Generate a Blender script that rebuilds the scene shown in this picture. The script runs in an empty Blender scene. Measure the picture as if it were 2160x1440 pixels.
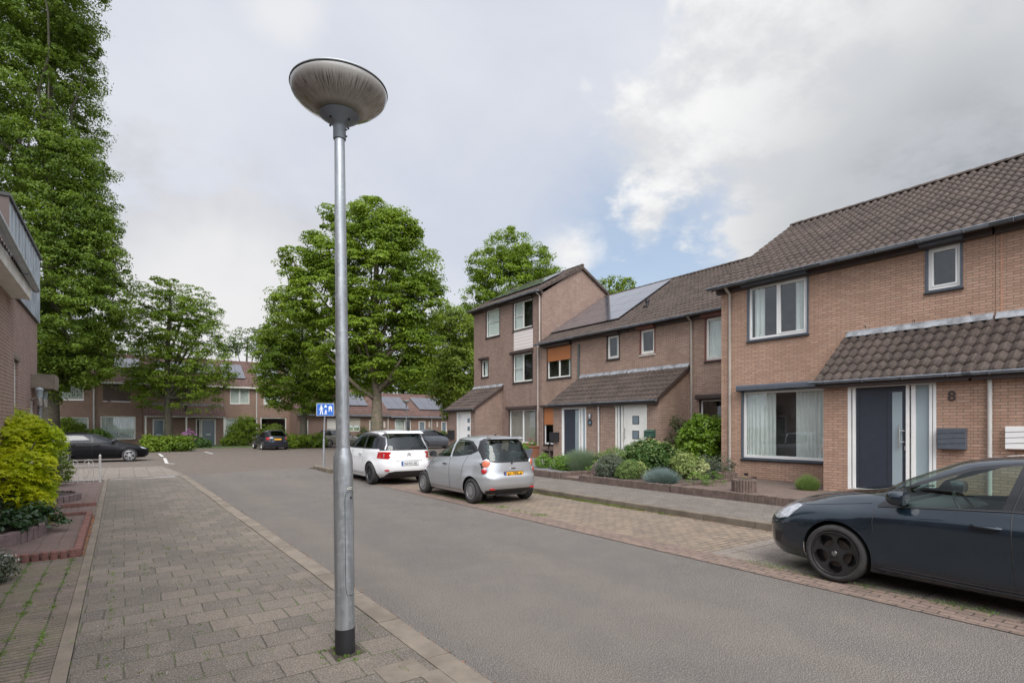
import bpy, bmesh, math, random
import numpy as np
from mathutils import Vector, Matrix
random.seed(7); RNG = np.random.default_rng(11)
sc = bpy.context.scene; COL = sc.collection
R = math.radians; PI = math.pi

# ---------------------------------------------------------------- camera, sky, sun, exposure
FPX, CX, HY, CAMH = 1150.0, 1080.0, 898.0, 1.75          # the photograph's focal length / horizon in its own pixels
YAW = math.atan(818 / FPX)
cam = bpy.data.cameras.new('camera'); camo = bpy.data.objects.new('camera', cam); COL.objects.link(camo)
camo.location = (0, 0, CAMH); camo.rotation_euler = (R(90), 0, -YAW)
cam.sensor_width = 36; cam.lens = FPX / 2160 * 36; cam.shift_y = (HY - 720) / 2160
cam.clip_start = 0.05; cam.clip_end = 2000; sc.camera = camo
FW = Vector((math.sin(YAW), math.cos(YAW), 0)); RT = Vector((math.cos(YAW), -math.sin(YAW), 0))
def ray(px, py): return FW + RT * ((px - CX) / FPX) + Vector((0, 0, (HY - py) / FPX))
def at(px, py, X=None, Y=None, Z=None):                  # where the sight line of a photo point meets a real plane
    d = ray(px, py)
    t = X / d.x if X is not None else Y / d.y if Y is not None else (Z - CAMH) / d.z
    return Vector((0, 0, CAMH)) + d * t

sc.view_settings.view_transform = 'Standard'; sc.view_settings.look = 'None'
sc.view_settings.exposure = 0.84; sc.view_settings.gamma = 1
SUN_EL, SUN_AZ = R(48), R(205)                            # azimuth clockwise from +Y
sd = bpy.data.lights.new('sun', 'SUN'); sd.energy = 1.5; sd.angle = R(35); sd.color = (1, .95, .87)
so = bpy.data.objects.new('sun', sd); COL.objects.link(so)
sdir = Vector((math.sin(SUN_AZ) * math.cos(SUN_EL), math.cos(SUN_AZ) * math.cos(SUN_EL), math.sin(SUN_EL)))
so.rotation_euler = sdir.to_track_quat('Z', 'Y').to_euler(); so.location = (0, 0, 60)

class NT:                                                # tiny node-tree helper
    def __init__(s, t): s.t = t; s.n = t.nodes; s.l = t.links
    def node(s, typ, **k):
        n = s.n.new(typ)
        for a, b in k.items(): setattr(n, a, b)
        return n
    def lk(s, a, b):
        if isinstance(a, (int, float)): b.default_value = a
        elif isinstance(a, (tuple, list)): b.default_value = tuple(a) + ((1,) if len(a) == 3 and len(b.default_value) == 4 else ())
        else: s.l.new(a, b)
    def m(s, op, a, b=0, c=None, clamp=False):
        n = s.node('ShaderNodeMath', operation=op); n.use_clamp = clamp
        s.lk(a, n.inputs[0]); s.lk(b, n.inputs[1])
        if c is not None: s.lk(c, n.inputs[2])
        return n.outputs[0]
    def vm(s, op, a, b=(0, 0, 0), out=0):
        n = s.node('ShaderNodeVectorMath', operation=op); s.lk(a, n.inputs[0])
        if op == 'SCALE': s.lk(b, n.inputs[3])
        else: s.lk(b, n.inputs[1])
        return n.outputs[out]
    def mix(s, f, a, b, bt='MIX'):
        n = s.node('ShaderNodeMix', data_type='RGBA', blend_type=bt)
        s.lk(f, n.inputs[0]); s.lk(a, n.inputs[6]); s.lk(b, n.inputs[7]); return n.outputs[2]
    def noise(s, vec, scale, detail=4, rough=.55, dist=0, col=False):
        n = s.node('ShaderNodeTexNoise'); n.inputs['Scale'].default_value = scale; n.inputs['Detail'].default_value = detail
        n.inputs['Roughness'].default_value = rough; n.inputs['Distortion'].default_value = dist
        if vec is not None: s.lk(vec, n.inputs['Vector'])
        return n.outputs[1 if col else 0]
    def ramp(s, f, lo, hi, a=0., b=1.):
        n = s.node('ShaderNodeMapRange', interpolation_type='SMOOTHSTEP')
        s.lk(f, n.inputs[0]); s.lk(lo, n.inputs[1]); s.lk(hi, n.inputs[2]); s.lk(a, n.inputs[3]); s.lk(b, n.inputs[4]); return n.outputs[0]
    def comb(s, x, y, z=0):
        n = s.node('ShaderNodeCombineXYZ'); s.lk(x, n.inputs[0]); s.lk(y, n.inputs[1]); s.lk(z, n.inputs[2]); return n.outputs[0]
    def sep(s, v):
        n = s.node('ShaderNodeSeparateXYZ'); s.lk(v, n.inputs[0]); return n.outputs

def make_world():
    w = bpy.data.worlds.new('World'); sc.world = w; w.use_nodes = True
    t = NT(w.node_tree); t.n.clear()
    out = t.node('ShaderNodeOutputWorld'); bg = t.node('ShaderNodeBackground'); bg.inputs[1].default_value = .1
    sky = t.node('ShaderNodeTexSky', sky_type='NISHITA'); sky.sun_disc = False
    sky.sun_elevation = SUN_EL; sky.sun_rotation = SUN_AZ; sky.air_density = 1.0; sky.dust_density = 1.5
    d = t.node('ShaderNodeTexCoord').outputs['Generated']
    x, y, z = t.sep(d)
    zc = t.m('ADD', t.m('MAXIMUM', z, 0.0), .22)
    plane = t.comb(t.m('DIVIDE', x, zc), t.m('DIVIDE', y, zc), 0)
    n1 = t.noise(plane, 1.1, 8, .55, .2); n2 = t.noise(plane, 3.6, 7, .6); n3 = t.noise(plane, .5, 3, .5)
    nd = t.noise(d, 4.2, 10, .58, .15); nf = t.noise(d, 2.0, 6, .5)
    def blob(px, py, r0, r1, k, sx=1.):
        c = ray(px, py).normalized()
        dist = t.vm('DISTANCE', d, tuple(c), out=1)
        return t.ramp(t.m('ADD', dist, t.m('MULTIPLY', t.m('ADD', t.m('SUBTRACT', nd, .5), t.m('MULTIPLY', t.m('SUBTRACT', n2, .5), .6)), k * 1.7)), r0, r1, 1., 0.)
    def mx(*a):
        r = a[0]
        for b in a[1:]: r = t.m('MAXIMUM', r, b)
        return r
    # thin bright veil over most of the sky
    veil = t.mix(t.ramp(n1, .34, .66), (3.7, 3.88, 4.4), (4.4, 4.5, 4.8))
    veil = t.mix(t.ramp(z, .05, .3, .55, 0), veil, (4.4, 4.4, 4.6))
    cover = t.m('SUBTRACT', .93, t.m('MULTIPLY', mx(blob(1400, 560, .05, .26, .13), blob(1575, 140, .02, .11, .1), blob(1250, 570, .0, .2, .1)), .62))
    base = t.mix(cover, t.mix(.55, sky.outputs[0], (2.0, 2.9, 4.0)), veil)
    # big cumulus over the near houses
    big = mx(blob(1990, 170, .30, .40, .36), blob(1760, 330, .14, .22, .36), blob(2200, 420, .3, .42, .3), blob(1640, 470, .04, .11, .22),
             blob(1530, 290, .02, .12, .26), blob(1400, 270, .0, .08, .2), blob(1390, 460, .0, .05, .14), blob(1200, 530, .0, .06, .09), blob(1800, 500, .14, .22, .22))
    dark = t.ramp(t.vm('DISTANCE', d, tuple(ray(1990, 470).normalized()), out=1), .05, .42, 1, 0)
    dark = t.m('MULTIPLY', dark, t.ramp(nf, .3, .62, .75, 1.))
    dark2 = t.m('MULTIPLY', t.ramp(t.vm('DISTANCE', d, tuple(ray(1560, 420).normalized()), out=1), .0, .14, 1, 0), .3)
    cc = t.mix(t.m('MAXIMUM', dark, dark2), (5.3, 5.3, 5.3), (2.15, 2.3, 2.5))
    cc = t.mix(t.ramp(n2, .38, .62, .0, .62), cc, (3.3, 3.42, 3.65))
    col = t.mix(big, base, cc)
    # low grey-white bank at the left
    low = mx(blob(430, 560, .12, .2, .22), blob(620, 640, .1, .2, .2), blob(330, 480, .04, .1, .12))
    lc = t.mix(t.ramp(nf, .38, .62), (4.9, 4.85, 4.85), (3.3, 3.4, 3.65))
    col = t.mix(t.m('MULTIPLY', low, .85), col, lc)
    sm = mx(blob(600, 10, .0, .06, .08), blob(1170, 530, .0, .07, .08))
    col = t.mix(t.m('MULTIPLY', sm, .7), col, (4.9, 4.9, 4.95))
    # overcast sky is brightest overhead; unseen glow round the sun added for fill light
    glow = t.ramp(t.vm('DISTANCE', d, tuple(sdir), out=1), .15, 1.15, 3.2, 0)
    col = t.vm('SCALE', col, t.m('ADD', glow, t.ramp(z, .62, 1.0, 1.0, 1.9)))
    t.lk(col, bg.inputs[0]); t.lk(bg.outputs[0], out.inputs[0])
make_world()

# ---------------------------------------------------------------- materials
def new_mat(name):
    m = bpy.data.materials.new(name); m.use_nodes = True; t = NT(m.node_tree)
    b = next(n for n in t.n if n.type == 'BSDF_PRINCIPLED'); return m, t, b
def pos(t): return t.node('ShaderNodeNewGeometry').outputs['Position']
def setb(t, b, **k):
    nm = dict(base='Base Color', rough='Roughness', metal='Metallic', spec='Specular IOR Level', coat='Coat Weight', emit='Emission Strength', alpha='Alpha', ior='IOR', crough='Coat Roughness', trans='Transmission Weight')
    for a, v in k.items(): t.lk(v, b.inputs[nm[a]])
def bump(t, b, h, strength=.4, dist=.01):
    n = t.node('ShaderNodeBump'); n.inputs['Strength'].default_value = strength; n.inputs['Distance'].default_value = dist
    t.lk(h, n.inputs['Height']); t.l.new(n.outputs[0], b.inputs['Normal'])
def plain(name, c, rough=.5, metal=0, var=.15, vs=6, bmp=0, bs=60, spec=.5, coat=0, c2=None, local=True):
    m, t, b = new_mat(name)
    p = t.node('ShaderNodeTexCoord').outputs['Object'] if local else pos(t)
    c2 = c2 or tuple(x * (1 - var) for x in c)
    hi = c if c2 is None else tuple(x * (1 + var * .3) for x in c)
    f = t.ramp(t.noise(p, vs, 5, .6), .3, .7)
    setb(t, b, base=t.mix(f, hi, c2), rough=rough, metal=metal, spec=spec, coat=coat)
    if bmp: bump(t, b, t.noise(p, bs, 4, .7), bmp)
    return m
def brick_nodes(t, vec, bw, rh, ms, c1, c2, cm, offset=.5, smooth=.15, bias=0., squash=1, freq=2):
    n = t.node('ShaderNodeTexBrick'); n.offset = offset; n.squash = squash; n.offset_frequency = freq
    t.lk(vec, n.inputs['Vector'])
    for k, v in (('Color1', c1), ('Color2', c2), ('Mortar', cm), ('Scale', 1.), ('Mortar Size', ms), ('Mortar Smooth', smooth), ('Bias', bias), ('Brick Width', bw), ('Row Height', rh)):
        t.lk(v, n.inputs[k])
    return n.outputs[0], n.outputs[1]
def wall_vec(t):
    g = t.node('ShaderNodeNewGeometry'); x, y, z = t.sep(g.outputs['Position']); nx, ny, nz = t.sep(g.outputs['True Normal'])
    f = t.m('GREATER_THAN', t.m('ABSOLUTE', nx), t.m('ABSOLUTE', ny))
    u = t.m('ADD', t.m('MULTIPLY', y, f), t.m('MULTIPLY', x, t.m('SUBTRACT', 1, f)))
    wob = t.m('MULTIPLY', t.m('SUBTRACT', t.noise(g.outputs['Position'], 2.5, 3), .5), .012)
    return t.comb(t.m('ADD', u, 100), t.m('ADD', t.m('ADD', z, 10), wob), 0), g.outputs['Position']
def wall_brick(name, c1, c2, cm, c3, stain=.35):
    m, t, b = new_mat(name); v, p = wall_vec(t)
    col, fac = brick_nodes(t, v, .218, .061, .0095, c1, c2, cm, smooth=.25)
    # a share of odd-coloured bricks, then weathering
    vs = t.node('ShaderNodeTexBrick'); vs.offset = .5; t.lk(v, vs.inputs['Vector'])
    for k, q in (('Color1', (0, 0, 0)), ('Color2', (1, 1, 1)), ('Mortar', (0, 0, 0)), ('Scale', 1.), ('Mortar Size', 0.), ('Bias', -.35), ('Brick Width', .218), ('Row Height', .061)): t.lk(q, vs.inputs[k])
    odd = t.ramp(vs.outputs[0], .45, .8)
    col = t.mix(t.m('MULTIPLY', t.m('MULTIPLY', odd, t.m('SUBTRACT', 1, fac)), .75), col, c3)
    st = t.m('MAXIMUM', t.ramp(t.noise(t.vm('MULTIPLY', p, (1, 1, .45)), .9, 6, .62), .42, .72), t.m('MULTIPLY', t.ramp(t.noise(t.vm('MULTIPLY', p, (5, 5, .5)), 1.3, 5, .65), .5, .68), .8))
    col = t.mix(t.m('MULTIPLY', st, stain), col, tuple(x * .52 for x in c2))
    eff = t.ramp(t.noise(p, 1.7, 5, .7), .6, .75, 0, .28)
    col = t.mix(eff, col, (.5, .42, .36))
    col = t.mix(t.ramp(t.noise(p, 55, 3, .7), .3, .7, 0, .22), col, tuple(x * .6 for x in c1))
    setb(t, b, base=col, rough=.92, spec=.25)
    h = t.m('ADD', t.m('MULTIPLY', t.m('SUBTRACT', 1, fac), 1), t.m('MULTIPLY', t.noise(p, 90, 3), .35))
    bump(t, b, h, .55, .008); return m
def pave(name, bw, rh, ms, c1, c2, cm, swap=False, offset=.5, rot=0, stain=(.1, .09, .08), sf=.5, bmp=.5, speck=.4, moss=0, ss=.7):
    m, t, b = new_mat(name); p = pos(t); x, y, z = t.sep(p)
    wob = t.vm('SCALE', t.vm('SUBTRACT', t.noise(p, 1.3, 2, .5, col=True), (.5, .5, .5)), .05)
    wx, wy, wz = t.sep(wob)
    x = t.m('ADD', t.m('ADD', x, 60), wx); y = t.m('ADD', t.m('ADD', y, 60), wy)
    if rot:
        c, s = math.cos(rot), math.sin(rot)
        x, y = t.m('ADD', t.m('MULTIPLY', x, c), t.m('MULTIPLY', y, s)), t.m('SUBTRACT', t.m('MULTIPLY', y, c), t.m('MULTIPLY', x, s))
        x = t.m('ADD', x, 60); y = t.m('ADD', y, 60)
    v = t.comb(y, x, 0) if swap else t.comb(x, y, 0)
    col, fac = brick_nodes(t, v, bw, rh, ms, c1, c2, cm, offset=offset, smooth=.35)
    sn = t.ramp(t.noise(p, ss, 6, .62), .38, .68)
    col = t.mix(t.m('MULTIPLY', sn, sf), col, stain, 'MIX')
    mid = t.noise(p, 24, 4, .75); col = t.mix(t.ramp(mid, .42, .6, 0, .3), col, stain); blo = t.noise(p, 2.8, 6, .7); col = t.mix(t.ramp(blo, .5, .66, 0, .4), col, tuple(q * 1.25 for q in c1)); sp = t.noise(p, 80, 2, .85)
    col = t.mix(t.ramp(sp, .53, .64, 0, speck), col, (.5, .46, .42))
    col = t.mix(t.ramp(sp, .47, .36, 0, speck * 1.2), col, (.05, .045, .04))
    if moss:
        mf = t.m('MULTIPLY', t.m('MULTIPLY', fac, t.ramp(t.noise(p, 1.6, 4, .7), .42, .62)), moss)
        col = t.mix(mf, col, (.09, .13, .03))
    setb(t, b, base=col, rough=.9, spec=.3)
    h = t.m('ADD', t.m('MULTIPLY', fac, -1), t.m('MULTIPLY', t.noise(p, 70, 3, .7), .35))
    bump(t, b, h, bmp, .012); return m

def asphalt_mat():
    m, t, b = new_mat('asphalt'); p = pos(t)
    a = t.noise(p, .35, 5, .6); g = t.noise(p, 108, 2, .9); g2 = t.noise(p, 44, 3, .75)
    col = t.mix(t.ramp(a, .35, .65), (.108, .091, .078), (.074, .065, .058))
    px = t.sep(p)[0]                                     # wheel tracks worn paler along the street
    tr = t.m('ADD', t.ramp(t.m('ABSOLUTE', t.m('SUBTRACT', px, 2.6)), .0, .45, 1, 0), t.ramp(t.m('ABSOLUTE', t.m('SUBTRACT', px, 4.3)), .0, .5, .7, 0))
    tr = t.m('MULTIPLY', tr, t.ramp(t.noise(p, .7, 4, .6), .35, .6, .3, 1.)); col = t.mix(t.m('MULTIPLY', tr, .6), col, (.148, .118, .092))
    ol = t.noise(t.vm('MULTIPLY', p, (1, .35, 1)), 1.1, 4, .6); col = t.mix(t.ramp(ol, .50, .62, 0, .45), col, (.075, .07, .068))
    gm = t.noise(p, 30, 3, .8); gl = t.noise(p, 2.2, 5, .7)
    col = t.mix(t.ramp(gm, .42, .58, .0, .42), col, (.062, .054, .049)); col = t.mix(t.ramp(gl, .45, .62, 0, .3), col, (.142, .122, .104))
    col = t.mix(t.ramp(g, .515, .60, 0, .85), col, (.30, .27, .235))
    col = t.mix(t.ramp(g, .49, .40, 0, .85), col, (.045, .042, .04))
    col = t.mix(t.ramp(g2, .56, .66, 0, .4), col, (.28, .25, .22))
    cr = t.node('ShaderNodeTexVoronoi', feature='DISTANCE_TO_EDGE'); cr.inputs['Scale'].default_value = .33
    t.lk(t.vm('ADD', p, t.vm('SCALE', t.noise(p, 1.4, 5, .6, col=True), 1.6)), cr.inputs['Vector'])
    crk = t.m('MULTIPLY', t.ramp(cr.outputs['Distance'], .0, .009, 1, 0), t.ramp(t.noise(p, .22, 2), .53, .58))
    col = t.mix(t.m('MULTIPLY', crk, .6), col, (.03, .028, .026))
    setb(t, b, base=col, rough=.88, spec=.3); bump(t, b, t.m('ADD', g, g2), .5, .006); return m

def tile_mat(name, c1, c2, lich=.25):
    m, t, b = new_mat(name); p = t.node('ShaderNodeTexCoord').outputs['Object']
    a = t.noise(p, 1.2, 5, .65); g = t.noise(p, 9, 4, .65); f = t.noise(p, 60, 3, .7)
    col = t.mix(t.ramp(a, .35, .65), c1, c2)
    col = t.mix(t.ramp(g, .4, .66, 0, .5), col, tuple(x * 1.5 for x in c1))
    rnd = t.node('ShaderNodeNewGeometry').outputs['Random Per Island']
    col = t.mix(t.m('MULTIPLY', rnd, .35), col, tuple(x * .55 for x in c1))
    col = t.mix(t.ramp(f, .62, .72, 0, lich), col, (.36, .34, .30))
    setb(t, b, base=col, rough=.85, spec=.25); bump(t, b, f, .35, .006); return m

def leaf_mat(name, c1, c2, c3, tr=.3, rough=.5):
    m, t, b = new_mat(name)
    rnd = t.node('ShaderNodeNewGeometry').outputs['Random Per Island']; p = t.node('ShaderNodeTexCoord').outputs['Object']
    col = t.mix(rnd, c1, c2); col = t.mix(t.ramp(t.noise(p, .55, 3, .6), .4, .65), col, c3)
    setb(t, b, base=col, rough=rough, spec=.3)
    tn = t.node('ShaderNodeBsdfTranslucent'); t.lk(t.mix(.5, col, (.24, .32, .02)), tn.inputs[0])
    ms = t.node('ShaderNodeMixShader'); ms.inputs[0].default_value = tr
    t.l.new(b.outputs[0], ms.inputs[1]); t.l.new(tn.outputs[0], ms.inputs[2])
    out = next(n for n in t.n if n.type == 'OUTPUT_MATERIAL'); t.l.new(ms.outputs[0], out.inputs[0]); return m
def glass_mat(name, tint=(.75, .8, .8), refl=.2, rough=.01, dark=0., gcol=(.9, .92, .95)):
    m, t, b = new_mat(name); t.n.remove(b)
    out = next(n for n in t.n if n.type == 'OUTPUT_MATERIAL')
    ge = t.node('ShaderNodeNewGeometry'); cs = t.m('ABSOLUTE', t.vm('DOT_PRODUCT', ge.outputs['Normal'], ge.outputs['Incoming'], out=1))
    f = t.m('ADD', t.m('MULTIPLY', t.m('POWER', t.m('SUBTRACT', 1.0, cs, clamp=True), 5.0), .94), .05 + refl, clamp=True)
    tr = t.node('ShaderNodeBsdfTransparent'); tr.inputs[0].default_value = (*tint, 1)
    gl = t.node('ShaderNodeBsdfGlossy'); gl.inputs[0].default_value = (*gcol, 1); gl.inputs['Roughness'].default_value = rough
    bp = t.node('ShaderNodeBump'); bp.inputs['Strength'].default_value = .012; t.lk(t.noise(pos(t), 1.2, 2), bp.inputs['Height']); t.l.new(bp.outputs[0], gl.inputs['Normal'])
    ms = t.node('ShaderNodeMixShader'); t.lk(f, ms.inputs[0]); t.l.new(tr.outputs[0], ms.inputs[1]); t.l.new(gl.outputs[0], ms.inputs[2])
    t.l.new(ms.outputs[0], out.inputs[0]); return m
def paint(name, c, metal=.0, rough=.3, coat=.8, dirt=.12, flake=.0, spec=.5):
    m, t, b = new_mat(name); p = t.node('ShaderNodeTexCoord').outputs['Object']
    z = t.sep(p)[2]
    col = t.mix(t.m('MULTIPLY', t.ramp(z, .25, .55, 1, 0), t.ramp(t.noise(p, 5, 5, .7), .35, .7, .2, 1.)), c, (.16, .14, .12)) if dirt else c
    if dirt: col = t.mix(dirt, c, col); col = t.mix(t.ramp(t.noise(p, 3, 6, .7), .5, .8, 0, dirt), col, (.25, .23, .2))
    setb(t, b, base=col, rough=rough, metal=metal, coat=coat, crough=.04, spec=spec); return m

M = {}
M['brickA'] = wall_brick('orange_brick', (.50, .315, .225), (.36, .215, .15), (.225, .175, .135), (.56, .41, .315))
M['brickB'] = wall_brick('brown_brick', (.42, .29, .22), (.29, .19, .145), (.185, .145, .12), (.46, .34, .265), .42)
M['brickC'] = wall_brick('dull_brick', (.32, .225, .18), (.225, .15, .12), (.165, .125, .105), (.36, .26, .21), .35)
M['brickL'] = wall_brick('purple_brick', (.33, .205, .17), (.24, .145, .12), (.40, .36, .32), (.40, .28, .24), .25)
M['brickF'] = wall_brick('far_brick', (.34, .215, .165), (.26, .165, .125), (.25, .20, .165), (.36, .26, .2), .2)
M['asphalt'] = asphalt_mat()
M['slab'] = pave('grey_slabs', .30, .30, .0075, (.185, .152, .122), (.118, .100, .084), (.045, .038, .028), stain=(.085, .072, .058), sf=.65, moss=.45)
M['slabR'] = pave('brown_slabs', .30, .30, .008, (.145, .122, .10), (.105, .09, .075), (.06, .05, .04), swap=True, stain=(.10, .085, .07), sf=.6)
M['clinker'] = pave('garden_clinkers', .205, .068, .009, (.21, .16, .13), (.15, .115, .095), (.025, .025, .015), offset=0, stain=(.12, .10, .08), sf=.4, moss=1., speck=.2)
M['clinker2'] = pave('red_clinkers', .205, .068, .005, (.20, .135, .118), (.15, .105, .092), (.04, .032, .026), offset=0, stain=(.15, .11, .09), sf=.4, speck=.15)
M['strip'] = pave('strip_bricks', .21, .105, .009, (.215, .15, .118), (.15, .108, .086), (.04, .032, .025), swap=True, stain=(.12, .09, .07), sf=.35, speck=.15)
M['bay'] = pave('bay_bricks', .21, .105, .010, (.235, .178, .125), (.15, .115, .088), (.045, .037, .027), stain=(.15, .12, .09), sf=.4, speck=.18)
M['fore'] = pave('forecourt_bricks', .21, .07, .005, (.165, .115, .09), (.12, .085, .07), (.04, .03, .026), stain=(.10, .08, .065), sf=.3, swap=True, speck=.15)
M['plaza'] = pave('plaza_bricks', .21, .105, .007, (.15, .118, .097), (.108, .086, .072), (.05, .04, .032), stain=(.115, .095, .078), sf=.6, ss=.25, speck=.15)
M['tile50'] = pave('pale_tiles', .45, .45, .014, (.20, .168, .138), (.155, .13, .108), (.08, .065, .05), offset=0, stain=(.17, .14, .115), sf=.4)
M['concrete'] = plain('kerb_concrete', (.20, .165, .128), .9, var=.3, vs=3, bmp=.4, bs=120, local=False)
M['concreteR'] = plain('worn_concrete', (.15, .122, .09), .9, var=.35, vs=2.5, bmp=.4, bs=120, local=False)
M['white'] = plain('white_frame', (.78, .77, .74), .35, var=.08, vs=2)
M['cream'] = plain('cream_frame', (.74, .72, .66), .4, var=.1, vs=2)
M['offwhite'] = plain('white_line_paint', (.55, .53, .5), .8, var=.4, vs=8, local=False)
M['anth'] = plain('anthracite', (.085, .097, .118), .4, var=.15)
M['door'] = plain('dark_blue_door', (.028, .033, .047), .45, var=.1)
M['brown'] = plain('dark_brown_trim', (.055, .037, .032), .5, var=.2)
M['redbrown'] = plain('redbrown_trim', (.17, .06, .045), .5, var=.2)
M['black'] = plain('black_plastic', (.018, .018, .02), .5, var=.2)
M['rubber'] = plain('tyre_rubber', (.03, .028, .027), .85, var=.3, vs=12, bmp=.2)
M['orange'] = None
M['zinc'] = plain('zinc', (.36, .38, .41), .42, metal=.6, var=.35, vs=5)
M['gutter'] = plain('pvc_gutter', (.30, .33, .37), .3, metal=.35, var=.3, vs=3)
M['pipe'] = plain('beige_pipe', (.40, .355, .31), .5, var=.2, vs=2)
M['pipew'] = plain('pale_pipe', (.52, .50, .47), .45, var=.15, vs=2)
M['lead'] = plain('lead_flashing', (.31, .32, .335), .6, metal=.1, var=.5, vs=5, bmp=.35, bs=25)
M['tile'] = tile_mat('brown_roof_tiles', (.080, .060, .050), (.046, .036, .031), .45)
M['tileF'] = tile_mat('red_roof_tiles', (.145, .088, .075), (.10, .066, .058), .1)
M['solar'] = plain('solar_glass', (.07, .072, .085), .12, var=.1, spec=.8, coat=.6)
M['frost'] = plain('frosted_glass', (.30, .36, .38), .18, var=.08, vs=1, spec=.6)
M['frostd'] = plain('dark_frosted_glass', (.16, .20, .23), .15, var=.08, vs=1, spec=.6)
M['glass'] = glass_mat('window_glass', tint=(.88, .9, .9), refl=.015)
M['glassd'] = glass_mat('window_glass_dark', tint=(.45, .5, .5), refl=.05)
M['room'] = plain('dark_room', (.11, .095, .085), .9, var=.5, vs=1.5)
M['curtain'] = plain('pale_curtain', (.84, .86, .80), .9, var=.15, vs=1)
M['blind'] = plain('beige_blind', (.50, .46, .38), .7, var=.1)
M['steel'] = plain('brushed_steel', (.55, .55, .54), .3, metal=.9, var=.1)
M['soil'] = plain('soil', (.07, .055, .04), .95, var=.5, vs=8, bmp=.8, bs=30, local=False)
M['gravel'] = plain('gravel_stones', (.17, .165, .16), .9, var=.6, vs=45, bmp=1., bs=50, local=False)
M['grass'] = plain('lawn', (.075, .11, .03), .95, var=.45, vs=4, bmp=.8, bs=40, local=False)
M['palis'] = plain('palisade_stone', (.135, .095, .078), .9, var=.35, vs=7, bmp=.5, bs=70)
M['palisR'] = plain('red_edging', (.20, .095, .078), .85, var=.25, vs=7, bmp=.4, bs=70)
M['edgeP'] = plain('purple_edging', (.20, .145, .14), .9, var=.35, vs=7, bmp=.4, bs=70)
M['wood'] = plain('weathered_wood', (.14, .105, .08), .85, var=.3, vs=5, bmp=.3)
M['bark'] = plain('bark', (.085, .068, .052), .95, var=.5, vs=7, bmp=1., bs=14, c2=(.045, .05, .03))
M['barkL'] = plain('pale_bark', (.16, .125, .095), .95, var=.4, vs=5, bmp=1., bs=14, c2=(.09, .085, .05))
def shutter_mat(name, c, pitch=.05):
    m, t, b = new_mat(name); z = t.sep(pos(t))[2]
    f = t.m('FRACT', t.m('DIVIDE', z, pitch)); col = t.mix(t.ramp(f, .82, .95), c, tuple(x * .45 for x in c))
    setb(t, b, base=col, rough=.55); bump(t, b, f, .4, .01); return m
M['orange'] = shutter_mat('orange_shutter', (.42, .155, .055)); M['shutbrown'] = shutter_mat('brown_shutter', (.10, .07, .06))
M['boards'] = shutter_mat('white_boards', (.66, .60, .57), .17)

# ---------------------------------------------------------------- mesh helpers
def wloc(o):
    v = Vector((0, 0, 0))
    while o is not None: v += o.location; o = o.parent
    return v
class MB:
    def __init__(s): s.v = []; s.f = []; s.mi = []; s.cur = 0
    def mat(s, i): s.cur = i; return s
    def add(s, vs, fs):
        o = len(s.v); s.v += [tuple(v) for v in vs]; s.f += [tuple(i + o for i in f) for f in fs]; s.mi += [s.cur] * len(fs); return s
    def quad(s, a, b, c, d): return s.add([a, b, c, d], [(0, 1, 2, 3)])
    def box(s, x0, y0, z0, x1, y1, z1):
        x0, x1 = min(x0, x1), max(x0, x1); y0, y1 = min(y0, y1), max(y0, y1); z0, z1 = min(z0, z1), max(z0, z1)
        return s.add([(x0, y0, z0), (x1, y0, z0), (x1, y1, z0), (x0, y1, z0), (x0, y0, z1), (x1, y0, z1), (x1, y1, z1), (x0, y1, z1)],
              [(0, 3, 2, 1), (4, 5, 6, 7), (0, 1, 5, 4), (1, 2, 6, 5), (2, 3, 7, 6), (3, 0, 4, 7)])
    def prism(s, poly, a, b, axis):                      # poly 2D extruded along axis from a to b
        def p(q, t): return {'x': (t, q[0], q[1]), 'y': (q[0], t, q[1]), 'z': (q[0], q[1], t)}[axis]
        n = len(poly)
        return s.add([p(q, a) for q in poly] + [p(q, b) for q in poly],
              [tuple(range(n)), tuple(range(2 * n - 1, n - 1, -1))] + [(i, (i + 1) % n + 0, (i + 1) % n + n, i + n) for i in range(n)])
    def tube(s, pts, rad, n=10, cap=True):
        pts = [Vector(p) for p in pts]; rad = rad if isinstance(rad, (list, tuple)) else [rad] * len(pts)
        vs = []; prev = None
        for i, p in enumerate(pts):
            t = (pts[min(i + 1, len(pts) - 1)] - pts[max(i - 1, 0)]).normalized()
            if prev is None: a = t.orthogonal().normalized()
            else: a = (prev - t * prev.dot(t)); a = a.normalized() if a.length > 1e-6 else t.orthogonal().normalized()
            prev = a; bb = t.cross(a)
            for k in range(n):
                q = 2 * PI * k / n; vs.append(p + (a * math.cos(q) + bb * math.sin(q)) * rad[i])
        fs = [(i * n + k, i * n + (k + 1) % n, (i + 1) * n + (k + 1) % n, (i + 1) * n + k) for i in range(len(pts) - 1) for k in range(n)]
        if cap: fs += [tuple(range(n - 1, -1, -1)), tuple(range((len(pts) - 1) * n, len(pts) * n))]
        return s.add(vs, fs)
    def lathe(s, prof, c=(0, 0, 0), n=24, axis='z', cap=False):   # prof [(r,h)]
        vs = []
        for r, h in prof:
            for k in range(n):
                q = 2 * PI * k / n; a, b = r * math.cos(q), r * math.sin(q)
                v = {'z': (a, b, h), 'y': (a, h, b), 'x': (h, a, b)}[axis]; vs.append((v[0] + c[0], v[1] + c[1], v[2] + c[2]))
        m = len(prof)
        fs = [(i * n + k, i * n + (k + 1) % n, (i + 1) * n + (k + 1) % n, (i + 1) * n + k) for i in range(m - 1) for k in range(n)]
        if cap: fs += [tuple(range(n - 1, -1, -1)), tuple(range((m - 1) * n, m * n))]
        return s.add(vs, fs)
    def build(s, name, mats, parent=None, smooth=False, local=False, bevel=0, angle=None):
        return mesh_obj(name, s.v, s.f, mats, parent, smooth, local, s.mi, bevel, angle)
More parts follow.
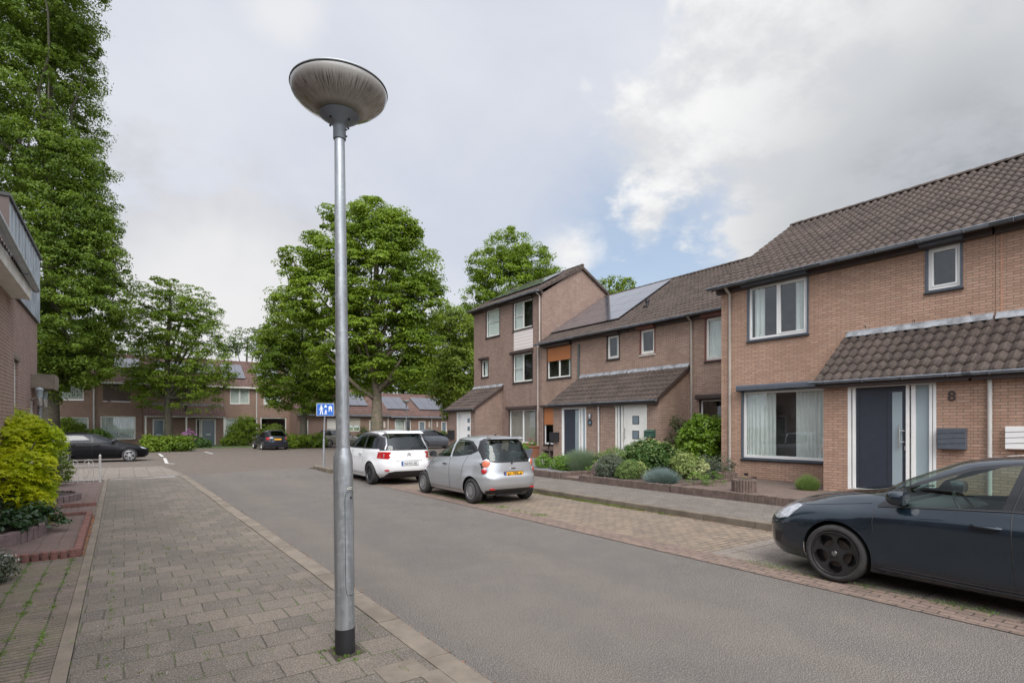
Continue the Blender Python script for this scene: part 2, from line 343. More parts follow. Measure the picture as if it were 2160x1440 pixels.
def mesh_obj(name, v, f, mats, parent=None, smooth=False, local=False, mi=None, bevel=0, angle=None):
    me = bpy.data.meshes.new(name); off = Vector((0, 0, 0)) if (local or parent is None) else wloc(parent)
    me.from_pydata([(a[0] - off[0], a[1] - off[1], a[2] - off[2]) for a in v], [], f)
    mats = mats if isinstance(mats, (list, tuple)) else [mats]
    for m in mats: me.materials.append(M[m] if isinstance(m, str) else m)
    if mi is not None and len(mats) > 1: me.polygons.foreach_set('material_index', mi)
    bm = bmesh.new(); bm.from_mesh(me)
    if bevel: bmesh.ops.bevel(bm, geom=[e for e in bm.edges if len(e.link_faces) == 2 and e.calc_face_angle(0) > .6], offset=bevel, segments=2, affect='EDGES', profile=.6)
    bmesh.ops.recalc_face_normals(bm, faces=bm.faces)
    if smooth:
        a = R(angle or 40)
        for fc in bm.faces: fc.smooth = True
        for e in bm.edges:
            if len(e.link_faces) == 2 and e.calc_face_angle(0) > a: e.smooth = False
    bm.to_mesh(me); bm.free(); me.update()
    o = bpy.data.objects.new(name, me); COL.objects.link(o); o.parent = parent; return o
def empty(name, loc, rz=0):
    o = bpy.data.objects.new(name, None); o.empty_display_size = .2; o.location = loc; o.rotation_euler = (0, 0, rz); COL.objects.link(o); return o
def tag(o, label, cat, group=None):
    o['label'] = label; o['category'] = cat
    if group: o['group'] = group
    return o
def struct(o): o['kind'] = 'structure'; return o
def kids(o): return [c for c in bpy.data.objects if c.parent == o]
def copy_tree(o, parent=None):
    c = o.copy(); COL.objects.link(c); c.parent = parent
    for k in kids(o): copy_tree(k, c)
    return c
def text_mesh(s, size, extrude=.002, bold=0):
    cu = bpy.data.curves.new('txt', 'FONT'); cu.body = s; cu.size = size; cu.extrude = extrude; cu.align_x = 'CENTER'; cu.align_y = 'CENTER'; cu.offset = bold
    cu.resolution_u = 3
    o = bpy.data.objects.new('txt', cu); COL.objects.link(o); dg = bpy.context.evaluated_depsgraph_get(); dg.update()
    me = bpy.data.meshes.new_from_object(o.evaluated_get(dg)); v = [tuple(x.co) for x in me.vertices]; f = [tuple(p.vertices) for p in me.polygons]
    bpy.data.objects.remove(o); bpy.data.meshes.remove(me); return v, f
def text_obj(name, s, size, mat, parent, o, ex, ey, local=False, bold=0, sx=1.):     # text laid with ex to its right and ey up
    v, f = text_mesh(s, size, .002, bold); ex = Vector(ex); ey = Vector(ey); n = ex.cross(ey); o = Vector(o)
    return mesh_obj(name, [o + ex * a[0] * sx + ey * a[1] + n * a[2] for a in v], f, mat, parent, local=local)

def np_mesh(name, V, F, mat, parent=None, smooth=True, off=None):   # V (n,3), F (m,4) arrays
    me = bpy.data.meshes.new(name); V = np.asarray(V, dtype=np.float32)
    o_ = wloc(parent) if (parent is not None and off is None) else (off or Vector((0, 0, 0)))
    V = V - np.array(o_[:], dtype=np.float32)
    k = F.shape[1]; me.vertices.add(len(V)); me.vertices.foreach_set('co', V.ravel())
    me.loops.add(F.size); me.loops.foreach_set('vertex_index', F.astype(np.int32).ravel())
    me.polygons.add(len(F)); me.polygons.foreach_set('loop_start', np.arange(0, F.size, k, dtype=np.int32))
    if smooth: me.polygons.foreach_set('use_smooth', np.ones(len(F), dtype=bool))
    me.update(calc_edges=True); me.materials.append(M[mat] if isinstance(mat, str) else mat)
    o = bpy.data.objects.new(name, me); COL.objects.link(o); o.parent = parent; return o

def roof_tiles(name, p0, eu, ev, L, S, parent, mat='tile', wave=.2, course=.335, amp=.027, thick=.02, seg=8, clip=None):
    """pantile roof: p0 eave corner, eu along the eave, ev up the slope; each course laps the one below"""
    p0 = np.array(p0[:]); eu = np.array(Vector(eu).normalized()[:]); ev = np.array(Vector(ev).normalized()[:])
    n = np.cross(eu, ev); n = n if n[2] > 0 else -n
    nc = max(1, round(S / course)); cs = S / nc; nx = max(2, int(L / wave * seg)); xs = np.linspace(0, L, nx + 1)
    xo = float(np.dot(p0, eu)); ph = (xs + xo) / wave * 2 * PI; wv = amp * (np.sin(ph) + .35 * np.sin(2 * ph + .6))
    V = []; F = []; base = 0
    for j in range(nc):
        ti = np.floor(xs / (wave * 2)).astype(int); jit = RNG.normal(0, .0025, ti.max() + 2)[ti]; jv = RNG.normal(0, .006, ti.max() + 2)[ti]
        rows = [(j * cs - .05 + jv, wv + jit - .012), (j * cs - .05 + jv, wv + thick + jit), (j * cs + cs * .5 + jv, wv + thick * .5 + jit), ((j + 1) * cs + 0 * jv, wv * .9 - .004)]
        for v, h in rows:
            V.append(p0 + np.outer(xs, eu) + np.outer(v, ev) + np.outer(h, n))
        m = nx + 1; i = np.arange(nx)
        for r in range(3):
            a = base + r * m + i; F.append(np.stack([a, a + 1, a + 1 + m, a + m], 1))
        base += 4 * m
    F = np.concatenate(F)
    if np.cross(eu, ev)[2] < 0: F = F[:, ::-1]
    o = np_mesh(name, np.concatenate(V), F, mat, parent, smooth=True)
    return o
def ridge_caps(name, a, b, parent, r=.12, step=.36, mat='tile'):
    a = Vector(a); b = Vector(b); L = (b - a).length; n = int(L / step); d = (b - a) / n; t = d.normalized(); s = t.cross(Vector((0, 0, 1))).normalized(); mb = MB()
    for i in range(n):
        p = a + d * i; q = p + d * 1.08; vs = []
        for pt, rr in ((p, r), (q, r * .86)):
            for k in range(9):
                w = PI * k / 8; vs.append(pt + s * math.cos(w) * rr + Vector((0, 0, math.sin(w) * rr * .8 - .03)))
        mb.add(vs, [(k, k + 1, k + 10, k + 9) for k in range(8)] + [tuple(range(9)), tuple(range(17, 8, -1))])
    return mb.build(name, mat, parent, smooth=True)
# ---------------------------------------------------------------- the ground
def sheet(name, pts, z, mat, thick=None):
    mb = MB(); n = len(pts)
    if thick: mb.prism(pts, z - thick, z, 'z')
    else: mb.add([(x, y, z) for x, y in pts], [tuple(range(n))])
    o = mb.build(name, mat); 
    if not thick:
        me = o.data
        if me.polygons[0].normal.z < 0: me.flip_normals()
    return struct(o)
def rect(x0, y0, x1, y1): return [(x0, y0), (x1, y0), (x1, y1), (x0, y1)]
KERB = [(2.06, -12), (2.02, 0), (1.98, 4.5), (1.93, 9), (1.86, 13.9), (1.80, 18), (1.74, 21.9)]
sheet('ground', rect(-400, -300, 500, 900), -.03, 'grass')
sheet('road', [(1.9, -12), (6.12, -12), (6.12, 19), (6.3, 23.6), (4.0, 23.1), (1.6, 22.2), (1.7, 10)], 0, 'asphalt')
sheet('paved_square', [(-40, 22.1), (1.6, 22.2), (4.0, 23.1), (6.3, 23.6), (45, 24), (45, 52), (-40, 52)], -.004, 'plaza')
sheet('tiled_crossing', [(-4.5, 22.0), (1.55, 22.0), (1.75, 23.2), (1.3, 28.3), (-4.5, 28.0)], 0.004, 'tile50')
sheet('brick_gutter_strip', rect(6.1, -12, 6.56, 20.2), .008, 'strip')
sheet('parking_bay', rect(6.56, 4.55, 8.76, 20.2), .004, 'bay')
sheet('slab_bay', rect(6.56, -12, 8.76, 4.55), .004, 'tile50')
sheet('far_lawn', [(-40, 52), (45, 52), (45, 80), (-40, 80)], .06, 'grass', .1)
# left pavement with its nearly flush kerb
inner = [(x - .2, y) for x, y in KERB]
sheet('sidewalk', [(-.24, -12)] + inner[:-1] + [(1.56, 22.0), (-.42, 22.0), (-.34, 12)], .05, 'slab', .08)
sheet('pavement_edge_strip', [(-.335, -12), (-.245, -12), (-.345, 12), (-.425, 22.0), (-.515, 22.0), (-.435, 12)], .056, 'concrete', .08)
def kerb_line(name, path, w, z0, z1, step, mat):
    """separate kerb stones with joints along a polyline, body to the left of the path"""
    mb = MB(); pts = [Vector((*p, 0)) for p in path]; segs = []
    for a, b in zip(pts, pts[1:]):
        L = (b - a).length; n = max(1, round(L / step)); 
        for i in range(n): segs.append((a.lerp(b, i / n), a.lerp(b, (i + 1) / n)))
    for a, b in segs:
        t = (b - a).normalized(); s = Vector((-t.y, t.x, 0)); g = t * .006; j = random.uniform(-.006, .006); jz = random.uniform(-.004, .005)
        a1, b1 = a + g + s * j, b - g + s * j
        vs = [a1, b1, b1 + s * w, a1 + s * w]
        cham = .012
        top = [a1 + s * cham, b1 + s * cham, b1 + s * w, a1 + s * w]
        mb.add([v + Vector((0, 0, z0)) for v in vs] + [v + Vector((0, 0, z1 - cham + jz)) for v in vs[:2]] + [v + Vector((0, 0, z1 + jz)) for v in top],
               [(0, 1, 5, 4), (4, 5, 7, 6), (6, 7, 8, 9), (1, 2, 8, 7, 5), (0, 4, 6, 9, 3), (3, 9, 8, 2)])
    return struct(mb.build(name, mat))
kerb_line('kerb', KERB, .2, -.05, .06, 1.0, 'concrete')
sheet('garden_terrace', [(-9, -12), (-.34, -12), (-.44, 12), (-.5, 21.2), (-9, 21.2)], .045, 'clinker', .06)
sheet('red_paving', [(-1.75, 9.15), (-.52, 9.15), (-.55, 13.0), (-1.75, 13.0)], .085, 'clinker2', .03)
sheet('red_paving', [(-1.75, 13.1), (-.48, 13.1), (-.52, 21.1), (-1.75, 21.1)], .06, 'clinker2', .02)
# right pavement, widening round the corner by the sign
kr = [(8.76, -12), (8.76, 18.3), (8.5, 19.2), (7.9, 19.7), (7.0, 19.75), (6.5, 20.1), (6.28, 20.9), (6.28, 22.7), (6.45, 23.4), (6.9, 23.8), (10.9, 23.9), (16.5, 23.95)]
kerb_line('kerb', kr[::-1], .15, -.05, .125, 1.0, 'concreteR')
sheet('sidewalk', [(x + (.1 if i < 9 else .1), y - (.12 if i > 8 else 0) + (.12 if 2 <= i <= 4 else 0)) for i, (x, y) in enumerate(kr)] + [(16.5, 22), (10.95, 12), (10.95, -12)], .12, 'slabR', .1)
# front gardens of the right row
sheet('forecourt', [(10.98, -12), (16, -12), (16, 8.6), (10.98, 8.6)], .25, 'fore', .2)
sheet('garden_path', [(10.95, 11.98), (17.5, 11.98), (17.5, 12.75), (10.95, 12.75)], .2, 'fore', .15)
sheet('garden_soil', [(10.98, 8.7), (17.5, 8.7), (17.5, 11.9), (10.98, 11.9)], .26, 'soil', .2)
sheet('gravel_garden', [(10.98, 12.83), (17.5, 12.83), (17.5, 22.5), (10.98, 22.5)], .25, 'gravel', .2)

# painted marks and pale slabs, thin sheets on the paving
def mark(name, pts, z, mat='offwhite'):
    return sheet(name, pts, z, mat)
mark('white_marking', [(.55, 21.28), (1.42, 21.3), (1.40, 21.40), (.1, 21.36)], .055)
mark('white_marking', [(.85, 21.55), (1.40, 21.56), (1.39, 21.68), (.75, 21.62)], .055)
mark('white_marking', [(-.35, 21.34), (.2, 21.4), (.2, 21.47), (-.35, 21.42)], .055)
p = at(264, 1072, Z=.055); mark('pale_slab', rect(p.x - .17, p.y - .06, p.x + .17, p.y + .06), .055, 'tile50')
p = at(810, 1425, Z=.055); mark('pale_slab', rect(p.x - .02, p.y - .15, p.x + .29, p.y + .15), .054, 'concrete')
p = at(910, 1437, Z=.055); mark('pale_slab', rect(p.x - .02, p.y - .15, p.x + .14, p.y + .15), .0555, 'concrete')
for a, b in (((336, 957), (343, 963)), ((347, 966), (352, 977)), ((352, 977.3), (368, 978.2)), ((432, 953), (449, 957))):
    A = at(*a, Z=0); B = at(*b, Z=0); t = (B - A).normalized(); s = Vector((-t.y, t.x, 0)) * .07
    mark('parking_line', [(v.x, v.y) for v in (A - s, B - s, B + s, A + s)], .009)
for a in ((1189, 1005), (1143, 1013)):
    p = at(*a, Z=.125); mark('pale_slab', rect(p.x - .15, p.y - .16, p.x + .15, p.y + .16), .1245, 'tile50')

# ---------------------------------------------------------------- walls, windows
class PL:                                                # a facade plane: P(u along, z, w inward)
    def __init__(s, kind, c): s.k = kind; s.c = c
    def P(s, u, z, w=0): return Vector((s.c + w, u, z)) if s.k == 'x' else Vector((u, s.c + w, z))
    def px(s, px, py):
        p = at(px, py, X=s.c) if s.k == 'x' else at(px, py, Y=s.c); return (p.y if s.k == 'x' else p.x), p.z
    def rect(s, l, r, t, b):                             # opening from photo columns l..r, rows t..b read at column l
        u0, zt = s.px(l, t); _, zb = s.px(l, b); u1, _ = s.px(r, t); return (min(u0, u1), max(u0, u1), zb, zt)
    def box(s, mb, u0, u1, z0, z1, w0, w1):
        a = s.P(u0, z0, w0); b = s.P(u1, z1, w1); return mb.box(a.x, a.y, a.z, b.x, b.y, b.z)
def wall_grid(mb, pl, u0, u1, z0, z1, ops, depth=.11, topfn=None):
    us = sorted({u0, u1} | {x for o in ops for x in o[:2] if u0 < x < u1}); zs = sorted({z0, z1} | {x for o in ops for x in o[2:4] if z0 < x < z1})
    for a, b in zip(us, us[1:]):
        for c, d in zip(zs, zs[1:]):
            um, zm = (a + b) / 2, (c + d) / 2
            if any(o[0] < um < o[1] and o[2] < zm < o[3] for o in ops): continue
            if topfn and zm > 0 and c >= 1e9: continue
            mb.quad(pl.P(a, c), pl.P(b, c), pl.P(b, d), pl.P(a, d))
    for o in ops:
        a, b, c, d = max(o[0], u0), min(o[1], u1), max(o[2], z0), min(o[3], z1)
        mb.quad(pl.P(a, c), pl.P(a, d), pl.P(a, d, depth), pl.P(a, c, depth)); mb.quad(pl.P(b, c), pl.P(b, d), pl.P(b, d, depth), pl.P(b, c, depth))
        mb.quad(pl.P(a, c), pl.P(b, c), pl.P(b, c, depth), pl.P(a, c, depth)); mb.quad(pl.P(a, d), pl.P(b, d), pl.P(b, d, depth), pl.P(a, d, depth))
def ring(mb, pl, u0, u1, z0, z1, t, w0, w1, tb=None, tt=None):
    tb = tb or t; tt = tt if tt is not None else t
    pl.box(mb, u0, u0 + t, z0, z1, w0, w1); pl.box(mb, u1 - t, u1, z0, z1, w0, w1)
    pl.box(mb, u0 + t, u1 - t, z0, z0 + tb, w0, w1)
    if tt: pl.box(mb, u0 + t, u1 - t, z1 - tt, z1, w0, w1)
def curtain_mb(pl, u0, u1, z0, z1, w=.13, fold=.025, pitch=.11):
    mb = MB(); n = max(6, int((u1 - u0) / pitch * 8)); vs = []
    for i in range(n + 1):
        u = u0 + (u1 - u0) * i / n; q = w + fold * math.sin(2 * PI * (u / pitch + .3 * math.sin(u * 7)))
        vs += [pl.P(u, z0, q), pl.P(u, z1, q)]
    mb.add(vs, [(2 * i, 2 * i + 2, 2 * i + 3, 2 * i + 1) for i in range(n)]); return mb
def window(par, pl, o, frame='white', ft=.06, surround='anth', mull=(), box=None, boxmat=None, curtains=(), sill='black', shutter=None, shutmat='orange', glass='glass', bars=(), blinds=False, sash=(), deep=True, boxd=.21, boxx=.06):
    u0, u1, z0, z1 = o; mb = MB(); st = .035 if surround else 0
    ring(mb, pl, u0 + st, u1 - st, z0 + .03, z1 - .005, ft, .045, .10, tb=ft * 1.15)
    iu0, iu1, iz0, iz1 = u0 + st + ft, u1 - st - ft, z0 + .03 + ft * 1.15, z1 - .005 - ft
    for f in mull:
        u = iu0 + (iu1 - iu0) * f; pl.box(mb, u - ft * .62, u + ft * .62, iz0, iz1, .04, .10)
    edges = [iu0] + [iu0 + (iu1 - iu0) * f for f in mull] + [iu1]
    for k in sash:                                       # opening sash inside a bay
        a, b = edges[k] + (.0 if k == 0 else ft * .62), edges[k + 1] - (0 if k == len(edges) - 2 else ft * .62)
        ring(mb, pl, a, b, iz0, iz1, .035, .03, .09)
    for k, zf in bars:
        a, b = edges[k], edges[k + 1]; z = iz0 + (iz1 - iz0) * zf; pl.box(mb, a, b, z - .015, z + .015, .055, .095)
    wn = mb.build('window', frame, par, bevel=.004)
    g = MB(); pl.box(g, iu0, iu1, iz0, iz1, .072, .078); g.build('pane', glass, wn)
    if surround:
        s = MB(); ring(s, pl, u0 - .012, u1 + .012, z0 - .03, z1 + .004, st + .012, -.018, .06, tb=.05, tt=.02); s.build('surround', surround, wn)
    if sill:
        s = MB(); pl.box(s, u0 - .03, u1 + .03, z0 - .055, z0 - .022, -.05, .04); pl.box(s, u0, u1, z0 - .018, z0 + .029, -.012, .07); s.build('sill', sill, wn)
    if deep:
        r = MB(); d = .55
        r.quad(pl.P(u0, z0, d), pl.P(u1, z0, d), pl.P(u1, z1, d), pl.P(u0, z1, d))
        for a in (u0, u1): r.quad(pl.P(a, z0, .11), pl.P(a, z1, .11), pl.P(a, z1, d), pl.P(a, z0, d))
        for a in (z0, z1): r.quad(pl.P(u0, a, .11), pl.P(u1, a, .11), pl.P(u1, a, d), pl.P(u0, a, d))
        r.build('room', 'room', wn)
    for a, b in curtains:
        cu0, cu1 = iu0 + (iu1 - iu0) * a, iu0 + (iu1 - iu0) * b
        curtain_mb(pl, cu0, cu1, iz0 - .02, iz1, .13).build('curtain', 'curtain', wn, smooth=True, angle=80)
    if blinds:
        s = MB(); n = int((iz1 - iz0) / .045)
        for i in range(n):
            z = iz0 + i * .045; s.quad(pl.P(iu0, z, .10), pl.P(iu1, z, .10), pl.P(iu1, z + .034, .112), pl.P(iu0, z + .034, .112))
        s.build('blind', 'blind', wn)
    if box:                                              # roller-shutter housing above
        h = box; s = MB(); z = z1 + .004
        prof = [(-boxd, z + .02), (-boxd, z + h * .78), (-boxd + .035, z + h), (-.004, z + h), (-.004, z + .0), (-boxd + .05, z)]
        a, b = u0 - boxx, u1 + boxx
        vs = [pl.P(a, q[1], q[0]) for q in prof] + [pl.P(b, q[1], q[0]) for q in prof]; n = len(prof)
        s.add(vs, [tuple(range(n)), tuple(range(2 * n - 1, n - 1, -1))] + [(i, (i + 1) % n, (i + 1) % n + n, i + n) for i in range(n)])
        s.build('shutter_box', boxmat or surround or 'brown', wn, bevel=.006)
    if shutter:
        s = MB(); pl.box(s, u0 + st, u1 - st, z1 - (z1 - z0) * shutter, z1 - .01, .0, .028); s.build('shutter', shutmat, wn)
    return wn
def gutter(par, pl_pts, r=.065, mat='gutter'):           # half-round gutter between two points
    a, b = Vector(pl_pts[0]), Vector(pl_pts[1]); t = (b - a).normalized(); s = t.cross(Vector((0, 0, 1))).normalized(); mb = MB(); vs = []
    for p in (a, b):
        for rr in (r, r * .88):
            for k in range(9):
                w = PI * k / 8; vs.append(p + s * math.cos(w) * rr - Vector((0, 0, math.sin(w) * rr)))
    f = [(k, k + 1, k + 19, k + 18) for k in range(8)] + [(k + 9, k + 27, k + 28, k + 10) for k in range(8)] + [(0, 18, 27, 9), (8, 17, 35, 26)]
    f += [(k, k + 9, k + 10, k + 1) for k in range(8)] + [(k + 18, k + 19, k + 28, k + 27) for k in range(8)] + [tuple(range(9)), tuple(range(18, 27))]
    mb.add(vs, f); mb.tube([a + s * r, b + s * r], .011, 6); mb.tube([a - s * r, b - s * r], .011, 6)
    n = int((b - a).length / .75)
    for i in range(n):
        q = a.lerp(b, (i + .5) / n); mb.tube([q + s * r * math.cos(w) * 1.05 - Vector((0, 0, math.sin(w) * r * 1.08)) for w in np.linspace(0, PI, 7)], .008, 4)
    return mb.build('gutter', mat, par, smooth=True)
def downpipe(par, x, y, z1, z0, r=.04, mat='pipe', elbow=None):
    mb = MB(); pts = [(x, y, z0), (x, y, z1 - .12)]
    if elbow: pts += [(x + elbow * .5, y, z1 - .02), (x + elbow, y, z1 + .1)]
    else: pts += [(x, y, z1)]
    mb.tube(pts, r, 12)
    k = z0 + .6
    while k < z1 - .3: mb.tube([(x, y, k), (x, y, k + .05)], r * 1.14, 12); k += 1.75
    return mb.build('downpipe', mat, par, smooth=True)

def door_unit(par, pl, o, door, panels, mat='door', frame='white', zf=0):
    """o opening; door (u0,u1); panels: [(u0,u1,'frost')] side lights"""
    u0, u1, z0, z1 = o; ft = .07; mb = MB()
    ring(mb, pl, u0, u1, z0, z1, ft, .0, .09, tb=.04)
    for a, b, _ in panels:
        for q in (a, b):
            if u0 + ft < q < u1 - ft: pl.box(mb, q - .035, q + .035, z0, z1 - ft, .0, .09)
    for q in door:
        if u0 + ft + .02 < q < u1 - ft - .02 and not any(abs(q - a) < .09 or abs(q - b) < .09 for a, b, _ in panels): pl.box(mb, q - .03, q + .03, z0, z1 - ft, 0, .09)
    mb.build('door_frame', frame, par, bevel=.004)
    for a, b, m in panels:
        g = MB(); pl.box(g, a, b, z0 + .03, z1 - ft, .05, .06); g.build('side_light', m, par)
    d = MB(); a, b = door; pl.box(d, a + .012, b - .012, z0 + .045, z1 - ft - .008, .035, .085)
    return d.build('door', mat, par, bevel=.004)

def long_wall_body(mb, Xf, Xb, y0, y1, z0, z1, Xr, zr, near=True, far=True):
    """side gables and back of a house in the right row (front built by wall_grid)"""
    for y, on in ((y0, near), (y1, far)):
        if on: mb.add([(Xf, y, z0), (Xb, y, z0), (Xb, y, z1), (Xr, y, zr), (Xf, y, z1)], [(0, 1, 2, 3, 4)])
    mb.quad((Xb, y0, z0), (Xb, y1, z0), (Xb, y1, z1), (Xb, y0, z1))

def weathered_flash(par, y0, y1, X, z, drop=.13, out=.12):
    mb = MB(); n = int((y1 - y0) / .05); vs = []
    for i in range(n + 1):
        y = y0 + (y1 - y0) * i / n; w = .012 * math.sin(y / .2 * 2 * PI); j = random.uniform(-.008, .008)
        vs += [(X - .012, y, z + .07), (X - .02 + j * .4, y, z + .035 + j), (X - out * .6 + j, y, z - drop * .5 + .05 + j), (X - out + j, y, z - drop + .045 + w * .4 + j)]
    mb.add(vs, [(4 * i + k, 4 * i + 4 + k, 4 * i + 5 + k, 4 * i + 1 + k) for i in range(n) for k in range(3)])
    return mb.build('flashing', 'lead', par, smooth=True, angle=60)

# ================================================================ RIGHT ROW
XA, XB = 14.7, 17.3
PA, PB = PL('x', XA), PL('x', XB)
def porch(par, Xf, Xw, y0, y1, zt, zg, ops, brick, near_wall=True, far_wall=True, roof_y=None, z0=.05, floor=.25):
    """lean-to porch: front wall at Xf, house wall at Xw, roof from (Xf-.28, zg) up to (Xw, zt)"""
    pl = PL('x', Xf); mb = MB(); wall_grid(mb, pl, y0, y1, z0, zg + .0, ops)
    sl = (zt - zg) / (Xw - Xf + .2)
    for y, on in ((y0, near_wall), (y1, far_wall)):
        if on: mb.add([(Xf, y, z0), (Xw, y, z0), (Xw, y, zt - .06), (Xf, y, zt - .06 - sl * (Xw - Xf))], [(0, 1, 2, 3)])
    w = mb.build('porch_wall', brick, par)
    ry0, ry1 = roof_y or (y0 - .12, y1 + .12)
    p0 = Vector((Xf - .2, ry0, zg + .03)); S = Vector((Xw - .0 - p0.x, 0, zt - zg - .03)); 
    rf = roof_tiles('porch_roof', (p0.x, ry0, p0.z), (0, 1, 0), S.normalized(), ry1 - ry0, S.length, par, course=.33, amp=.03, seg=10)
    weathered_flash(par, ry0 + .02, ry1 - .02, Xw, zt + .03)
    e = MB(); e.box(Xf - .19, ry0 + .03, zg - .14, Xf - .003, ry1 - .03, zg + .0)
    for y in (ry0, ry1 - .03):
        e.add([(Xf - .2, y, zg - .1), (Xw, y, zt - .14), (Xw, y, zt - .01), (Xf - .2, y, zg + .03), (Xf - .2, y + .03, zg - .1), (Xw, y + .03, zt - .14), (Xw, y + .03, zt - .01), (Xf - .2, y + .03, zg + .03)],
              [(0, 1, 2, 3), (4, 7, 6, 5), (0, 4, 5, 1), (3, 2, 6, 7), (0, 3, 7, 4)])
    e.build('porch_fascia', 'brown', par)
    gutter(par, [(Xf - .27, ry0 - .05, zg), (Xf - .27, ry1 + .1, zg)], .055)
    return w
def main_roof(par, Xf, ze, Xr, zr, y0, y1, verge0=False, verge1=False, mat='tile', depth2=None):
    x0 = Xf - .33; S = Vector((Xr - x0, 0, zr - ze)); a, b = y0 - (.12 if verge0 else 0), y1 + (.12 if verge1 else 0)
    r = roof_tiles('roof', (x0, a, ze + .03), (0, 1, 0), S.normalized(), b - a, S.length, par, mat=mat)
    xb = Xr + (depth2 or (Xr - x0)); mb = MB()
    mb.quad((Xr, a, zr - .02), (Xr, b, zr - .02), (xb, b, ze - .1), (xb, a, ze - .1)); 
    for y, on in ((a, verge0), (b - .04, verge1)):
        if on:
            mb.add([(x0, y, ze - .1), (Xr, y, zr - .16), (Xr, y, zr), (x0, y, ze + .03), (x0, y + .04, ze - .1), (Xr, y + .04, zr - .16), (Xr, y + .04, zr), (x0, y + .04, ze + .03)], [(0, 1, 2, 3), (4, 7, 6, 5), (0, 4, 5, 1), (3, 2, 6, 7), (0, 3, 7, 4)])
            mb.add([(xb, y, ze - .2), (Xr, y, zr - .16), (Xr, y, zr), (xb, y, ze - .05), (xb, y + .04, ze - .2), (Xr, y + .04, zr - .16), (Xr, y + .04, zr), (xb, y + .04, ze - .05)], [(0, 1, 2, 3), (4, 7, 6, 5), (0, 4, 5, 1), (3, 2, 6, 7), (0, 3, 7, 4)])
    mb.build('back_roof', mat, r)
    ridge_caps('ridge', (Xr, a, zr + .04), (Xr, b, zr + .04), r, mat=mat)
    e = MB(); e.box(Xf - .12, a + .02, ze - .16, Xf - .004, b - .02, ze - .02); e.box(x0 + .02, a + .02, ze - .05, Xf - .121, b - .02, ze - .02); e.build('fascia', 'brown', par)
    return r

# ---- house with number 8 and its right-hand neighbour
ZE, XRA, ZRA, YS, YA = 5.86, 19.05, 8.73, 3.4, 9.755
winA = dict(big=PA.rect(1565, 1752, 826, 966), up=PA.rect(1577, 1705, 608, 720), small=PA.rect(1953, 2030, 526, 617))
hA = empty('terraced_house', (XA, (YS + YA) / 2, .2))
tag(hA, 'orange brick house with number 8, dark blue front door and dark grey window surrounds', 'house', 'terraced houses in the right row')
mb = MB(); wall_grid(mb, PA, YS, YA, -.05, ZE - .13, list(winA.values())); long_wall_body(mb, XA, 23.5, YS, YA, -.05, ZE - .13, XRA, ZRA - .12, near=False)
mb.build('wall', 'brickA', hA)
main_roof(hA, XA, ZE, XRA, ZRA, YS, YA, verge1=True)
gutter(hA, [(XA - .40, YS, ZE - .01), (XA - .40, YA + .2, ZE - .01)], .07)
downpipe(hA, XA - .06, PA.px(1542, 700)[0], ZE - .1, .3, elbow=-.3)
window(hA, PA, winA['big'], ft=.07, surround='anth', box=.17, boxmat='anth', curtains=((.0, .37), (.62, 1.0)), deep=True)
window(hA, PA, winA['up'], surround='anth', mull=(.49,), sash=(0,), boxd=.27, box=.2, boxmat='anth', curtains=((.76, .97), (.02, .2)), deep=True)
window(hA, PA, winA['small'], surround='anth', sash=(0,), boxd=.27, box=.2, boxmat='anth', curtains=(), deep=True)
XPA = 13.3; PPA = PL('x', XPA)
dA = PPA.rect(1788, 1975, 812, 1031); yl = PPA.px(1737, 900)[0]; ZPG = 2.76; ZPT = 4.0
porch(hA, XPA, XA, YS, yl, ZPT, ZPG, [dA], 'brickA', near_wall=False, roof_y=(YS, yl + .1))
g = lambda px: PPA.px(px, 900)[0]
dr = door_unit(hA, PPA, dA, (g(1914), g(1801)), [(g(1964), g(1926), 'frost')], 'door')
s = MB(); z0, z1 = dA[2], dA[3]
PPA.box(s, g(1902), g(1881), z0 + .12, z1 - .2, .028, .04); s.build('door_glass', 'frost', dr)
s = MB()
for q in (g(1870), g(1812)): PPA.box(s, q - .004, q + .004, z0 + .05, z1 - .1, .032, .034)
s.build('door_groove', 'black', dr)
hz = at(1897, 943, X=XPA).z; ht = at(1897, 897, X=XPA).z; hy = g(1897.5)
s = MB(); s.tube([(XPA - .03, hy, hz), (XPA - .03, hy, ht)], .016, 10)
for z in (hz + (ht - hz) * .25, hz + (ht - hz) * .76): s.tube([(XPA - .03, hy, z), (XPA - .02, hy - .07, z), (XPA + .04, hy - .1, z)], .01, 8)
s.build('door_handle', 'steel', dr, smooth=True)
lp = at(1909, 945, X=XPA); s = MB(); PPA.box(s, lp.y - .02, lp.y + .02, lp.z - .045, lp.z + .045, .018, .034); s.build('lock', 'steel', dr)
downpipe(hA, XPA - .06, g(2090), ZPG - .05, .3, mat='pipew', r=.036)
p8 = at(2008, 836, X=XPA)
text_obj('house_number', '8', .27, 'brown', hA, (XPA - .012, p8.y, p8.z), (0, -1, 0), (0, 0, 1), bold=.008)
for k, (x, y) in enumerate(((1826, 690), (1929, 677), (2048, 661))):
    q = at(x, y, X=XA); s = MB(); s.box(XA - .004, q.y - .006, q.z - .03, XA + .01, q.y + .006, q.z + .03); s.box(XA - .0045, q.y - .006, q.z + .02, XA + .01, q.y + .05, q.z + .032); s.build('weep_hole', 'black', hA)
q = at(1572, 1000, X=XA); s = MB(); s.box(XA - .005, q.y - .09, q.z - .02, XA + .01, q.y + .03, q.z + .04); s.build('air_vent', 'black', hA)

